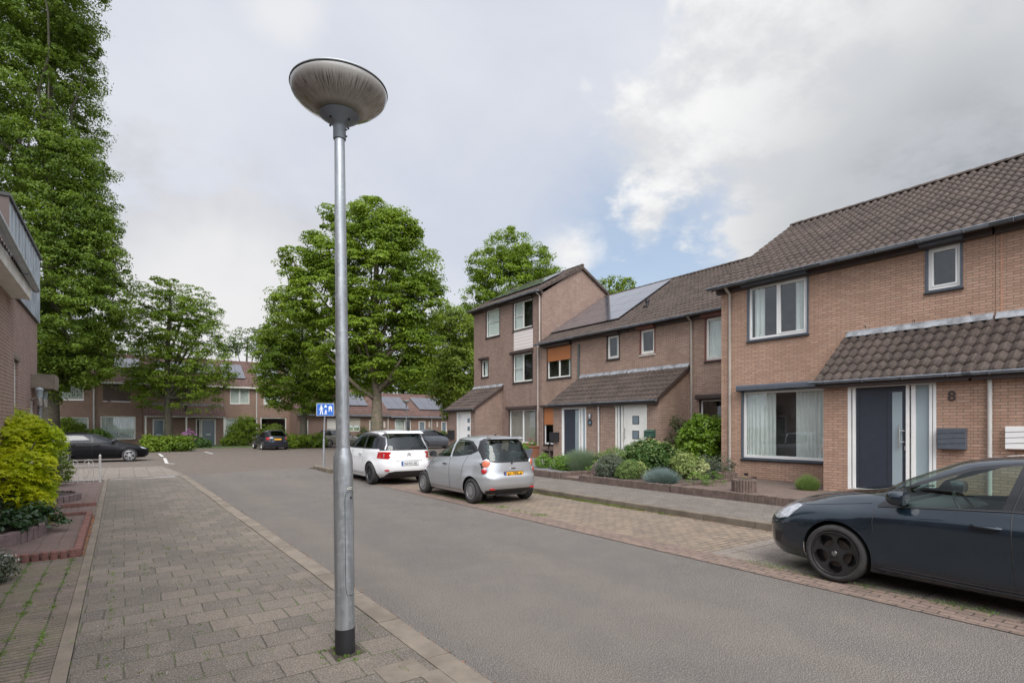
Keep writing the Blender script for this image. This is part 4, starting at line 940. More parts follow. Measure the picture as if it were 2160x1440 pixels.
circ(.03, -.05, .03); sp([(.0, -.1), (.06, -.1), (.055, -.25), (.005, -.25)]); sp([(.01, -.24), (.035, -.24), (.0, -.43), (-.03, -.42)]); sp([(.03, -.24), (.055, -.24), (.1, -.38), (.075, -.42)]); sp([(.0, -.11), (-.05, -.2), (-.035, -.23), (.01, -.16)]); sp([(.05, -.11), (.11, -.14), (.11, -.18), (.05, -.16)])
circ(-.055, -.38, .022)                                  # child with ball
sp([(-.06, .3), (.09, .3), (.09, .2), (-.06, .2)]); sp([(-.035, .3), (.065, .3), (.045, .4), (-.015, .4)])   # car
sp([(.17, .2), (.3, .36), (.43, .2)]); sp([(.2, .2), (.25, .2), (.25, -.15), (.2, -.15)]); sp([(.25, .2), (.4, .2), (.4, .05), (.25, .05)]); sp([(.35, .06), (.4, .06), (.4, -.15), (.35, -.15)])   # house
wm.build('sign_symbols', 'white', face)

# low metal garden fence
fy = 21.0; fx1 = at(211, 1017, Z=.05).x; pf = at(211, 1017, Z=.05); fy = pf.y
fn = empty('garden_fence', (fx1, fy, .05)); tag(fn, 'low grey metal garden fence with hooped top and small finials', 'fence')
s = MB(); s.tube([(fx1, fy, .0), (fx1, fy, .80)], .032, 10); s.lathe([(.02, .8), (.036, .83), (.03, .86), (0, .9)], (fx1, fy, 0), 10); s.build('post', 'pipew', fn, smooth=True)
s = MB(); s.tube([(fx1 - 2.7, fy, .0), (fx1 - 2.7, fy, .80)], .032, 10); s.build('post', 'pipew', fn, smooth=True)
s = MB(); pitch = .36
s.tube([(fx1, fy, .56), (fx1 - 2.7, fy, .56)], .012, 6); s.tube([(fx1, fy, .13), (fx1 - 2.7, fy, .13)], .012, 6); s.build('rail', 'pipew', fn)
for i in range(7):
    x = fx1 - .16 - i * .36; r = .11; pts = [(x, fy, .06)] + [(x, fy, .6)] + [(x - r + r * math.cos(a), fy, .62 + r * 1.1 * math.sin(a)) for a in np.linspace(0, PI, 9)] + [(x - 2 * r, fy, .06)]
    s = MB(); s.tube(pts, .0095, 6); s.tube([(x - r, fy, .06), (x - r, fy, .66)], .008, 6); s.add([(x - r - .03, fy, .63), (x - r, fy - .01, .60), (x - r + .03, fy, .63), (x - r, fy, .71), (x - r, fy + .01, .6)], [(0, 1, 3), (1, 2, 3), (2, 4, 3), (4, 0, 3)]); s.build('hoop', 'pipew', fn, smooth=True)

# ---------------------------------------------------------------- edgings and planters
def palisade(path, z0, z1, mat, label, name='garden_edging', w=.075, d=.08, cat='edging', closed=False, group=None):
    mb = MB(); pts = [Vector((*p, 0)) for p in path]; 
    if closed: pts.append(pts[0])
    for a, b in zip(pts, pts[1:]):
        L = (b - a).length; n = max(1, round(L / w)); t = (b - a) / n; tn = t.normalized(); s_ = Vector((-tn.y, tn.x, 0))
        for i in range(n):
            c = a + t * (i + .5); h = z1 + random.uniform(-.008, .008); hw = w * .5 - .004; k = 5; prof = [(-hw, -d / 2 + .02), (-hw * .6, -d / 2 + .004), (0, -d / 2), (hw * .6, -d / 2 + .004), (hw, -d / 2 + .02), (hw, d / 2), (-hw, d / 2)]
            vs = [c + tn * u + s_ * v for u, v in prof]; n2 = len(vs)
            ins = [c + (v - c) * .82 for v in vs]
            mb.add([v + Vector((0, 0, z0)) for v in vs] + [v + Vector((0, 0, h - .012)) for v in vs] + [v + Vector((0, 0, h)) for v in ins],
                   [(q, (q + 1) % n2, (q + 1) % n2 + n2, q + n2) for q in range(n2)] + [(q + n2, (q + 1) % n2 + n2, (q + 1) % n2 + 2 * n2, q + 2 * n2) for q in range(n2)] + [tuple(range(2 * n2, 3 * n2))])
    cx = sum(p[0] for p in path) / len(path); cy = sum(p[1] for p in path) / len(path)
    me = mb; o = me.build(name, mat); o.data.transform(Matrix.Translation((-cx, -cy, -z0))); o.location = (cx, cy, z0); tag(o, label, cat, group); return o
GE = 'stone edgings of the right gardens'
palisade([(10.93, -4), (10.93, 8.62)], .1, .30, 'palis', 'dark palisade edging along the paved forecourt of the orange house', group=GE)
palisade([(17.0, 8.68), (14.9, 8.66), (10.93, 8.66), (10.93, 11.93), (13.2, 11.93)], .1, .31, 'palis', 'dark palisade edging round the densely planted bed', group=GE)
palisade([(15.3, 12.80), (10.93, 12.80), (10.93, 21.5)], .1, .33, 'palis', 'dark palisade edging round the gravel garden', group=GE)
palisade([(-1.7, 9.1), (-.5, 9.1), (-.53, 13.02), (-1.7, 13.02)], .03, .15, 'palisR', 'red concrete edging framing the small red-paved rectangle on the left', w=.09, d=.09)
palisade([(-.48, 14.55), (-1.1, 14.5), (-1.72, 14.4)], .03, .14, 'palisR', 'red edging strip in front of the small round bed on the left', w=.09, d=.08)
def arc(cx, cy, rx, ry, a0, a1, n): return [(cx + rx * math.cos(R(a0 + (a1 - a0) * i / n)), cy + ry * math.sin(R(a0 + (a1 - a0) * i / n))) for i in range(n + 1)]
palisade(arc(-1.7, 11.2, .68, 1.25, -90, 90, 12), .05, .27, 'edgeP', 'curved purple-grey edging of the ivy bed under the yellow maple', w=.13, d=.1)
palisade(arc(-1.7, 16.1, .85, .95, -90, 90, 10), .05, .22, 'edgeP', 'curved purple-grey edging of the bed by the left entrance', w=.13, d=.1)
sheet('bed_soil', arc(-1.74, 11.2, .66, 1.22, -90, 90, 12), .2, 'soil', .1); sheet('bed_soil', arc(-1.74, 16.1, .82, .92, -90, 90, 12), .17, 'soil', .1)
def octo(px0, px1, pyt, pyb, label, z0=.25):
    a = at(px0, pyb - 4, Z=z0); b = at(px1, pyb - 4, Z=z0); c = (a + b) / 2; r = (b - a).length / 2; c = c + Vector((c.x, c.y, 0)).normalized() * r * .6
    dep = c.x * FW.x + c.y * FW.y; h = (pyb - pyt) / FPX * dep * .82
    o = palisade([(c.x + r * .93 * math.cos(R(22.5 + 45 * k)), c.y + r * .93 * math.sin(R(22.5 + 45 * k))) for k in range(8)], z0, z0 + h, 'palis', label, 'octagonal_planter', w=.07, d=.07, cat='planter', closed=True, group='octagonal planters')
    s = MB(); s.lathe([(0, 0), (r * .9, 0)], (c.x, c.y, z0 + h - .07), 16); so_ = s.build('soil', 'soil', o); return c
PLN1 = octo(1514, 1553, 997, 1018, 'octagonal dark planter standing against the corner of the orange house')
PLN2 = octo(1545, 1594, 1010, 1042, 'octagonal dark planter standing free on the paved forecourt')

# pots, bench and ornament by the three-storey house
def at_ground(px, py, z=.25): return at(px, py, Z=z)
c = at_ground(1105, 974); pt = empty('flower_pot', (c.x, c.y, .25)); tag(pt, 'tall tapered grey plant pot with pink geraniums', 'plant pot')
s = MB(); vs = []
for z, h in ((.25, .17), (.80, .27), (.80, .24), (.72, .23)):
    vs += [(c.x - h, c.y - h, z), (c.x + h, c.y - h, z), (c.x + h, c.y + h, z), (c.x - h, c.y + h, z)]
s.add(vs, [(4 * i + k, 4 * i + (k + 1) % 4, 4 * i + 4 + (k + 1) % 4, 4 * i + 4 + k) for i in range(3) for k in range(4)] + [(12, 13, 14, 15), (3, 2, 1, 0)]); s.build('pot', plain('grey_pot', (.12, .13, .15), .6), pt, bevel=.012)
POT = c
c = at_ground(1123, 966); c2 = c + Vector((.35, .5, 0)); tb = empty('terracotta_box', (c2.x, c2.y, .25)); tag(tb, 'square terracotta planter behind the tall grey pot', 'plant pot')
s = MB(); s.box(c2.x - .22, c2.y - .3, .25, c2.x + .22, c2.y + .3, .78); s.box(c2.x - .25, c2.y - .33, .74, c2.x + .25, c2.y + .33, .81); s.build('planter_body', plain('terracotta', (.25, .105, .06), .8), tb, bevel=.01)
c = at_ground(1152, 968); bn = empty('stone_bench', (c.x + .2, c.y, .25)); tag(bn, 'small dark stone bench under the ground-floor orange shutter', 'bench')
x, y = c.x + .35, c.y
s = MB(); s.box(x - .2, y - .55, .62, x + .2, y + .55, .70); s.build('seat', 'palis', bn, bevel=.012)
for dy in (-.4, 0, .4): s = MB(); s.box(x - .17, y + dy - .05, .25, x + .17, y + dy + .05, .62); s.build('leg', 'palis', bn, bevel=.01)
oz = .70; og = empty('garden_ornament', (x, y + .25, oz)); tag(og, 'small dark bird ornament standing on the stone bench', 'ornament')
s = MB(); s.lathe([(0, .0), (.07, .0), (.07, .03), (.02, .04), (.015, .12)], (x, y + .25, oz), 12); s.build('foot', 'black', og, smooth=True)
s = MB(); s.tube([(x, y + .40, oz + .14), (x, y + .33, oz + .17), (x, y + .24, oz + .17), (x, y + .17, oz + .21), (x, y + .145, oz + .27), (x, y + .12, oz + .31), (x, y + .07, oz + .30)], [.008, .035, .06, .05, .028, .034, .006], 12); s.build('bird', 'black', og, smooth=True)

# ================================================================ BACKGROUND ROW
YR = 55.5; PR_ = PL('y', YR)
def far_house(label, x0, x1, ze, zr, wins, name='background_house', Y=YR, panels=(), doors=(), run=4.6, pipe=None, canopy=None, gable0=False, gable1=False, brick='brickF', gutmat='cream', dp=9):
    pl = PL('y', Y); h = empty(name, ((x0 + x1) / 2, Y, 0)); tag(h, label, 'house', 'houses across the square')
    mb = MB(); ops = [w['o'] for w in wins] + [d_['o'] for d_ in doors]; ops = [tuple(o) for o in ops]
    wall_grid(mb, pl, x0, x1, 0, ze, ops)
    for x in (x0, x1): mb.add([(x, Y, 0), (x, Y + dp, 0), (x, Y + dp, ze), (x, Y + run, zr - .1), (x, Y, ze)], [(0, 1, 2, 3, 4)])
    mb.build('wall', brick, h)
    S = Vector((0, run + .3, zr - ze)); roof_tiles('roof', (x1 + (.1 if gable1 else 0), Y - .3, ze + .02), (-1, 0, 0), S.normalized(), x1 - x0 + (.1 if gable0 else 0) + (.1 if gable1 else 0), S.length, h, mat='tileF', wave=.2, course=.34, seg=4)
    s = MB(); s.quad((x0, Y + run, zr), (x1, Y + run, zr), (x1, Y + dp + .3, ze), (x0, Y + dp + .3, ze)); s.tube([(x0, Y + run, zr + .02), (x1, Y + run, zr + .02)], .09, 8); s.build('back_roof', 'tileF', h)
    s = MB(); s.box(x0, Y - .34, ze - .14, x1, Y - .003, ze + .0); s.build('gutter', gutmat, h)
    if pipe is not None: s = MB(); s.tube([(pipe, Y - .06, .1), (pipe, Y - .06, ze - .1)], .06, 8); s.build('downpipe', 'pipew', h)
    for w in wins:
        o = w['o']; kw = {k: v for k, v in w.items() if k != 'o'}; kw.setdefault('sill', None); kw.setdefault('surround', None); kw.setdefault('frame', 'cream')
        window(h, pl, o, ft=.09, **kw)
    for d_ in doors:
        o = d_['o']; s = MB(); ring(s, pl, *o, .09, -.02, .08); f_ = s.build('door', d_.get('frame', 'cream'), h)
        s = MB(); pl.box(s, o[0] + .09, o[1] - .09, o[2] + .02, o[3] - .09, .03, .06); s.build('door_leaf', d_.get('mat', 'frostd'), f_)
        if d_.get('slot'): s = MB(); m = (o[0] + o[1]) / 2; pl.box(s, m - .18, m + .18, .95, 1.03, .01, .03); s.build('letter_slot', 'cream', f_)
    sv_ = S.normalized(); nn = Vector((0, -sv_.z, sv_.y))
    for (a, b, v0, v1, nx, ny) in panels:
        for i in range(nx):
            for j in range(ny):
                u0 = a + (b - a) * i / nx + .01; u1 = a + (b - a) * (i + 1) / nx - .01; q0 = v0 + (v1 - v0) * j / ny + .01; q1 = v0 + (v1 - v0) * (j + 1) / ny - .01
                o = Vector((0, Y - .3, ze)); f = lambda u, v, hh: o + sv_ * v + nn * (.12 + hh) + Vector((u, 0, 0))
                s = MB(); s.add([f(u0, q0, 0), f(u1, q0, 0), f(u1, q1, 0), f(u0, q1, 0), f(u0, q0, .04), f(u1, q0, .04), f(u1, q1, .04), f(u0, q1, .04)], [(0, 3, 2, 1), (4, 5, 6, 7), (0, 1, 5, 4), (1, 2, 6, 5), (2, 3, 7, 6), (3, 0, 4, 7)]); s.build('solar_panel', 'solar', h)
    if canopy:
        a, b = canopy; cs = Vector((0, 1.35, .95)); r_ = roof_tiles('canopy_roof', (b, Y - 1.45, 2.62), (-1, 0, 0), cs.normalized(), b - a, cs.length, h, mat='tileF', wave=.2, course=.3, seg=4)
        s = MB(); s.box(a, Y - .14, 3.5, b, Y - .01, 3.68); s.build('flashing', 'lead', r_)
        s = MB(); s.box(a, Y - 1.42, 2.5, b, Y - 1.34, 2.62); s.build('canopy_beam', 'cream', h)
        mid = (a + b) / 2
        for q in (a + .1, mid, b - .1): s = MB(); s.box(q - .06, Y - 1.40, .05, q + .06, Y - 1.30, 2.5); s.build('canopy_post', 'cream', h)
        s = MB(); s.tube([(mid, Y - .8, 3.0), (mid, Y - .8, 3.45)], .08, 8); s.lathe([(.14, 3.42), (.14, 3.52), (0, 3.56)], (mid, Y - .8, 0), 10); s.build('flue', 'black', r_)
    return h
r_ = lambda l, r, t, b: PR_.rect(l, r, t, b)
xu = lambda px: PR_.px(px, 850)[0]
ZR1, ZRR = 5.35, 8.1
far_house('background house at the far left with white upper window behind the tall tree', xu(40), xu(198), ZR1, ZRR, [dict(o=r_(120, 177, 806, 843), curtains=((0, 1),), deep=False), dict(o=r_(115, 187, 879, 926), curtains=((.0, 1),))], pipe=xu(198), panels=[(xu(60), xu(180), 2.6, 4.6, 4, 1)])
ho = far_house('background house with closed brown roller shutter upstairs', xu(198) + .02, xu(300), ZR1, ZRR, [dict(o=r_(217, 275.4, 808, 846), shutter=.99, shutmat='shutbrown', frame='brown', deep=False), dict(o=r_(211.5, 286, 877, 928), curtains=((0, 1),))], panels=[(xu(240), xu(296), 2.6, 4.6, 3, 1)])
far_house('background house with tiled canopy over two grey doors', xu(300) + .02, xu(472), ZR1, ZRR, [dict(o=r_(406, 421, 817, 836)), dict(o=r_(330, 345, 817, 836))], doors=[dict(o=r_(322, 347, 883.5, 942), slot=True), dict(o=r_(424, 455, 883, 942), slot=True), dict(o=r_(413, 423, 883, 942), mat='room')], canopy=(xu(300) + .1, xu(471)), panels=[(xu(330), xu(460), 2.3, 4.4, 6, 1)])
far_house('background house with white two-light windows and a bushy front garden', xu(472) + .02, xu(541), ZR1, ZRR, [dict(o=r_(485, 526.4, 816, 852), mull=(.5,), curtains=((0, .45), (.55, 1)), deep=False), dict(o=r_(475, 545, 881, 925), mull=(.33,), curtains=((0, .3),))], pipe=xu(541), panels=[(xu(474), xu(522), 1.5, 4.6, 3, 2)])
far_house('background house with wide dark ground-floor opening', xu(541) + .02, xu(612), ZR1, ZRR, [dict(o=r_(556, 593, 819, 853), mull=(.5,), curtains=((0, .45), (.55, 1)), deep=False), dict(o=r_(549.5, 604, 880, 935), frame='cream', glass='glassd')], gable1=True, panels=[(xu(548), xu(600), 1.8, 4.6, 3, 2)])
YB2 = 52.8; PB2 = PL('y', YB2); xv = lambda px: PB2.px(px, 880)[0]; rv = lambda l, r, t, b: PB2.rect(l, r, t, b)
far_house('brick bungalow with beige garage shutter and red-brown tiled roof', xv(627), xv(822), 2.85, 5.8, [dict(o=rv(736, 760, 882, 910), mull=(.4,), shutter=.55, shutmat='blind', deep=False), dict(o=rv(809, 813, 887, 902))], name='bungalow', Y=YB2, doors=[dict(o=rv(640, 650, 886, 922), frame='cream'), dict(o=rv(779, 789, 886, 919)), dict(o=rv(690, 716, 882, 920), mat='cream')], run=4.5, gutmat='gutter', pipe=xv(818), panels=[(xv(729), xv(784), 1.6, 4.3, 3, 2)], gable0=True)
far_house('lower brick bungalow with white-framed window and dark shutter box', xv(822) + .02, xv(912), 2.75, 5.25, [dict(o=rv(833, 867, 884, 912), mull=(.64,), box=.28, boxmat='black', curtains=((0, .6),), deep=False), dict(o=rv(904, 908, 888, 901))], name='bungalow', Y=YB2, doors=[dict(o=rv(883, 897, 888, 917))], run=4.5, gutmat='gutter', pipe=xv(910), panels=[(xv(797), xv(872), 1.4, 4.4, 4, 2)])
far_house('last brick bungalow half hidden by the porch of the three-storey house', xv(912) + .02, xv(1010), 2.75, 5.25, [dict(o=rv(921, 924, 888, 901))], name='bungalow', Y=YB2, doors=[dict(o=rv(931, 942, 889, 915))], run=4.5, gutmat='gutter', panels=[(xv(893), xv(960), 1.4, 4.4, 4, 2)])
s = MB(); s.prism([(-.03, 0), (.03, 0), (.03, .01), (-.03, .01)], 0, .01, 'x')
# ================================================================ CARS  (local: +x forward, y left, z up, wheels on z=0)
def smooth1(a, k):
    if k < 1: return a
    w = np.exp(-.5 * (np.arange(-3 * k, 3 * k + 1) / k) ** 2); w /= w.sum(); return np.convolve(np.pad(a, 3 * k, mode='edge'), w, 'valid')
class Shell:
    """stack of rounded plan outlines: front/rear reach, half width and corner sharpness as functions of height"""
    def __init__(s, fx, rx, wz, nf, nr, zt, sm=4):
        s.z = np.linspace(wz[0][0], zt, 420); dz = s.z[1] - s.z[0]
        I = lambda p: np.interp(s.z, [q[0] for q in p], [q[1] for q in p])
        s.xf = smooth1(I(fx), sm); s.xr = smooth1(I(rx), sm); s.w = smooth1(I(wz), sm); s.nf = smooth1(I(nf), 8); s.nr = smooth1(I(nr), 8)
        # dome the roof: shrink the top rings
        d = np.hypot(np.hypot(np.gradient(s.xf), np.gradient(s.xr)) , np.hypot(np.gradient(s.w), np.gradient(s.z))); s.arc = np.concatenate([[0], np.cumsum(d[1:])])
    def at(s, a):
        g = lambda q: np.interp(a, s.arc, q); return g(s.z), g(s.xf), g(s.xr), g(s.w), g(s.nf), g(s.nr)
    def mesh(s, nl=84, m=34):
        V = []; 
        for a in np.linspace(0, s.arc[-1], nl):
            z, xf, xr, w, nf, nr = s.at(a); xc = (xf + xr) / 2; h = (xf - xr) / 2; ring_ = []
            def quarter(n):
                th = np.linspace(0, PI / 2, 600); x = np.cos(th) ** (2 / n) * h; y = np.sin(th) ** (2 / n) * w
                L = np.concatenate([[0], np.cumsum(np.hypot(np.diff(x), np.diff(y)))]); q = np.linspace(0, L[-1], m + 1)
                return np.interp(q, L, x), np.interp(q, L, y)
            fx_, fy_ = quarter(nf); rx_, ry_ = quarter(nr)
            # from front centre -> left side -> rear centre -> right side
            X = np.concatenate([xc + fx_[:-1], xc - rx_[::-1][:-1], xc - rx_[:-1], xc + fx_[::-1][:-1]])
            Y = np.concatenate([fy_[:-1], ry_[::-1][:-1], -ry_[:-1], -fy_[::-1][:-1]])
            V.append(np.stack([X, Y, np.full_like(X, z)], 1))
        return np.array(V)
def cut_tag(bm, lay, poly, axis, cond, t, only=None):
    """cut the shell along a convex-ish polygon seen along an axis and tag the faces inside"""
    xs = [p[0] for p in poly]; zs = [p[1] for p in poly]; x0, x1, z0, z1 = min(xs) - .12, max(xs) + .12, min(zs) - .1, max(zs) + .1
    def co(v): return (v.x, v.z) if axis == 'y' else (v.y, v.z)
    def near(f): 
        c = f.calc_center_median(); a, b = co(c); return x0 < a < x1 and z0 < b < z1 and cond(c, f.normal)
    n = len(poly); area = sum(poly[i][0] * poly[(i + 1) % n][1] - poly[(i + 1) % n][0] * poly[i][1] for i in range(n))
    for i in range(n):
        p, q = poly[i], poly[(i + 1) % n]; d = (q[0] - p[0], q[1] - p[1]); nn = (d[1], -d[0])
        if axis == 'y': pc = Vector((p[0], 0, p[1])); pn = Vector((nn[0], 0, nn[1]))
        else: pc = Vector((0, p[0], p[1])); pn = Vector((0, nn[0], nn[1]))
        fs = [f for f in bm.faces if near(f)]; geom = list({v for f in fs for v in f.verts}) + list({e for f in fs for e in f.edges}) + fs
        if fs: bmesh.ops.bisect_plane(bm, geom=geom, plane_co=pc, plane_no=pn.normalized(), dist=2e-4)
    def inside(a, b):
        r = False; j = n - 1
        for i in range(n):
            xi, zi = poly[i]; xj, zj = poly[j]
            if (zi > b) != (zj > b) and a < (xj - xi) * (b - zi) / (zj - zi) + xi: r = not r
            j = i
        return r
    for f in bm.faces:
        if near(f):
            a, b = co(f.calc_center_median())
            if inside(a, b) and (only is None or f[lay] in only): f[lay] = t
def circle_poly(cx, cz, r, n=26, a0=0, a1=360): return [(cx + r * math.cos(R(a0 + (a1 - a0) * i / n)), cz + r * math.sin(R(a0 + (a1 - a0) * i / n))) for i in range(n)]

def tyre_mesh(r, w, rr):
    mb = MB(); prof = [(rr, -w * .42), (rr + .012, -w * .5), (r - .045, -w * .52), (r - .015, -w * .47), (r - .002, -w * .36)]
    for k in (-.22, -.075, .075, .22): prof += [(r, w * k - .014), (r - .006, w * k - .006), (r - .006, w * k + .006), (r, w * k + .014)]
    prof += [(r - .002, w * .36), (r - .015, w * .47), (r - .045, w * .52), (rr + .012, w * .5), (rr, w * .42)]
    mb.lathe(prof, (0, 0, 0), 48, 'y'); return mb
def rim_parts(par, kind, rr, w, mat):
    """outer face of the wheel towards +y"""
    y = w * .40; mb = MB(); mb.lathe([(rr - .0, y + .012), (rr - .012, y + .016), (rr - .022, y - .0), (rr - .028, y - .09), (rr - .03, -w * .4)], (0, 0, 0), 48, 'y')
    if kind == 'holes':
        nr_, nt = 22, 150; idx = {}; vs = []; fs = []
        hc = rr * .62; hr = rr * .262
        def inhole(x, z):
            for k in range(5):
                a = 2 * PI * k / 5 + PI / 2 + PI / 5; hx, hz = hc * math.cos(a), hc * math.sin(a); u = (x * math.cos(a) + z * math.sin(a)) - hc; v = -x * math.sin(a) + z * math.cos(a)
                if (u / (hr * 1.05)) ** 2 + (v / (hr * 1.12)) ** 2 < 1: return ((u / (hr * 1.05)) ** 2 + (v / (hr * 1.12)) ** 2) ** .5
            return None
        for i in range(nr_ + 1):
            q = rr * .95 * (i / nr_) + .001
            for k in range(nt):
                a = 2 * PI * k / nt; x, z = q * math.cos(a), q * math.sin(a); dsh = -.018 * math.sin(PI * min(1, q / rr)) ; vs.append((x, y + .004 + dsh, z))
        for i in range(nr_):
            for k in range(nt):
                q = rr * .95 * ((i + .5) / nr_); a = 2 * PI * (k + .5) / nt
                if inhole(q * math.cos(a), q * math.sin(a)) is None: fs.append((i * nt + k, i * nt + (k + 1) % nt, (i + 1) * nt + (k + 1) % nt, (i + 1) * nt + k))
        mb.add(vs, fs)
        for k in range(5):                              # bevelled lips of the round windows
            a = 2 * PI * k / 5 + PI / 2 + PI / 5; L = []
            for j in range(28):
                t = 2 * PI * j / 28; u = hc + hr * 1.05 * math.cos(t); v = hr * 1.12 * math.sin(t); L.append((u * math.cos(a) - v * math.sin(a), u * math.sin(a) + v * math.cos(a), u))
            vs = [(x, y - .012, z) for x, z, u in L] + [(x * .995, y - .05, z * .995) for x, z, u in L]; mb.add(vs, [(j, (j + 1) % 28, 28 + (j + 1) % 28, 28 + j) for j in range(28)])
            a2 = 2 * PI * k / 5 + PI / 2; mb.tube([(rr * .24 * math.cos(a2), y - .012, rr * .24 * math.sin(a2)), (rr * .24 * math.cos(a2), y - .006, rr * .24 * math.sin(a2))], .011, 8)
    else:
        ns, ws, tw = dict(multi=(10, .026, 0), twin=(5, .03, 1), cover=(14, .05, 0))[kind]
        for k in range(ns):
            a0 = 2 * PI * k / ns + .2
            for da in ((-.16, .16) if tw else (0,)):
                a = a0; ca, sa = math.cos(a), math.sin(a); q0, q1 = rr * .16, rr * .95; h0 = ws * .5; h1 = ws * (.85 if kind == 'cover' else .55)
                o0 = da * rr * .35; o1 = da * rr * 1.35
                P_ = lambda u, v, yy: (u * ca - v * sa, yy, u * sa + v * ca)
                vs = [P_(q0, o0 - h0, y + .0), P_(q0, o0 + h0, y + .0), P_(q1, o1 + h1, y + .004), P_(q1, o1 - h1, y + .004), P_(q0, o0 - h0, y - .03), P_(q0, o0 + h0, y - .03), P_(q1, o1 + h1, y - .03), P_(q1, o1 - h1, y - .03)]
                mb.add(vs, [(0, 1, 2, 3), (0, 4, 5, 1), (1, 5, 6, 2), (3, 2, 6, 7), (0, 3, 7, 4)])
        if kind == 'cover':
            mb.lathe([(rr * .64, y + .012), (rr * .5, y + .018), (rr * .3, y + .016), (0.001, y + .02)], (0, 0, 0), 40, 'y'); mb.lathe([(rr * .99, y + .008), (rr * .86, y + .012), (rr * .84, y - .01)], (0, 0, 0), 40, 'y')
            sl = MB()
            for k in range(18):
                a = 2 * PI * k / 18; ca, sa = math.cos(a), math.sin(a); sl.add([((q * ca - v * sa), y + .024, (q * sa + v * ca)) for q, v in ((rr * .60, -.007), (rr * .80, -.009), (rr * .80, .009), (rr * .60, .007))], [(0, 1, 2, 3)])
            sl.build('cover_slots', 'black', par, local=True)
        else: mb.lathe([(rr * .26, y - .03), (rr * .24, y + .004), (rr * .12, y + .01), (.001, y + .01)], (0, 0, 0), 30, 'y')
    r_ = mb.build('rim', mat, par, smooth=True, local=True, angle=35)
    d = MB(); d.lathe([(.001, y - .07), (rr * .62, y - .07), (rr * .64, y - .09)], (0, 0, 0), 30, 'y'); d.build('brake_disc', 'discsteel', par, local=True)
    b = MB(); b.lathe([(.001, -w * .1), (rr - .02, -w * .1)], (0, 0, 0), 30, 'y'); b.build('hub_back', 'black', par, local=True)
    return y
M['discsteel'] = plain('brake_steel', (.09, .07, .06), .55, metal=.5)
M['trim'] = plain('window_rubber', (.016, .016, .018), .35, var=.1)
M['chrome'] = plain('chrome', (.6, .6, .62), .12, metal=1, var=.05)
M['redlens'] = plain('red_lens', (.38, .012, .015), .12, var=.1, coat=1)
M['amber'] = plain('amber_lens', (.60, .17, .10), .15, var=.1, coat=1)
M['clearlens'] = plain('clear_lens', (.55, .56, .58), .1, metal=.4, var=.4, vs=18, coat=1)
M['plateY'] = plain('yellow_plate', (.72, .36, .02), .4, var=.05); M['plateW'] = plain('white_plate', (.72, .72, .70), .4, var=.05); M['plateB'] = plain('plate_blue', (.02, .09, .40), .4, var=.05)
M['carglass'] = glass_mat('car_glass', tint=(.62, .74, .68), refl=.0, gcol=(.8, .85, .85)); M['carglassd'] = glass_mat('privacy_glass', tint=(.10, .13, .13), refl=.0)
M['seat'] = plain('seat_fabric', (.05, .052, .055), .9, var=.3); M['inner'] = plain('car_interior', (.045, .047, .05), .75, var=.2)

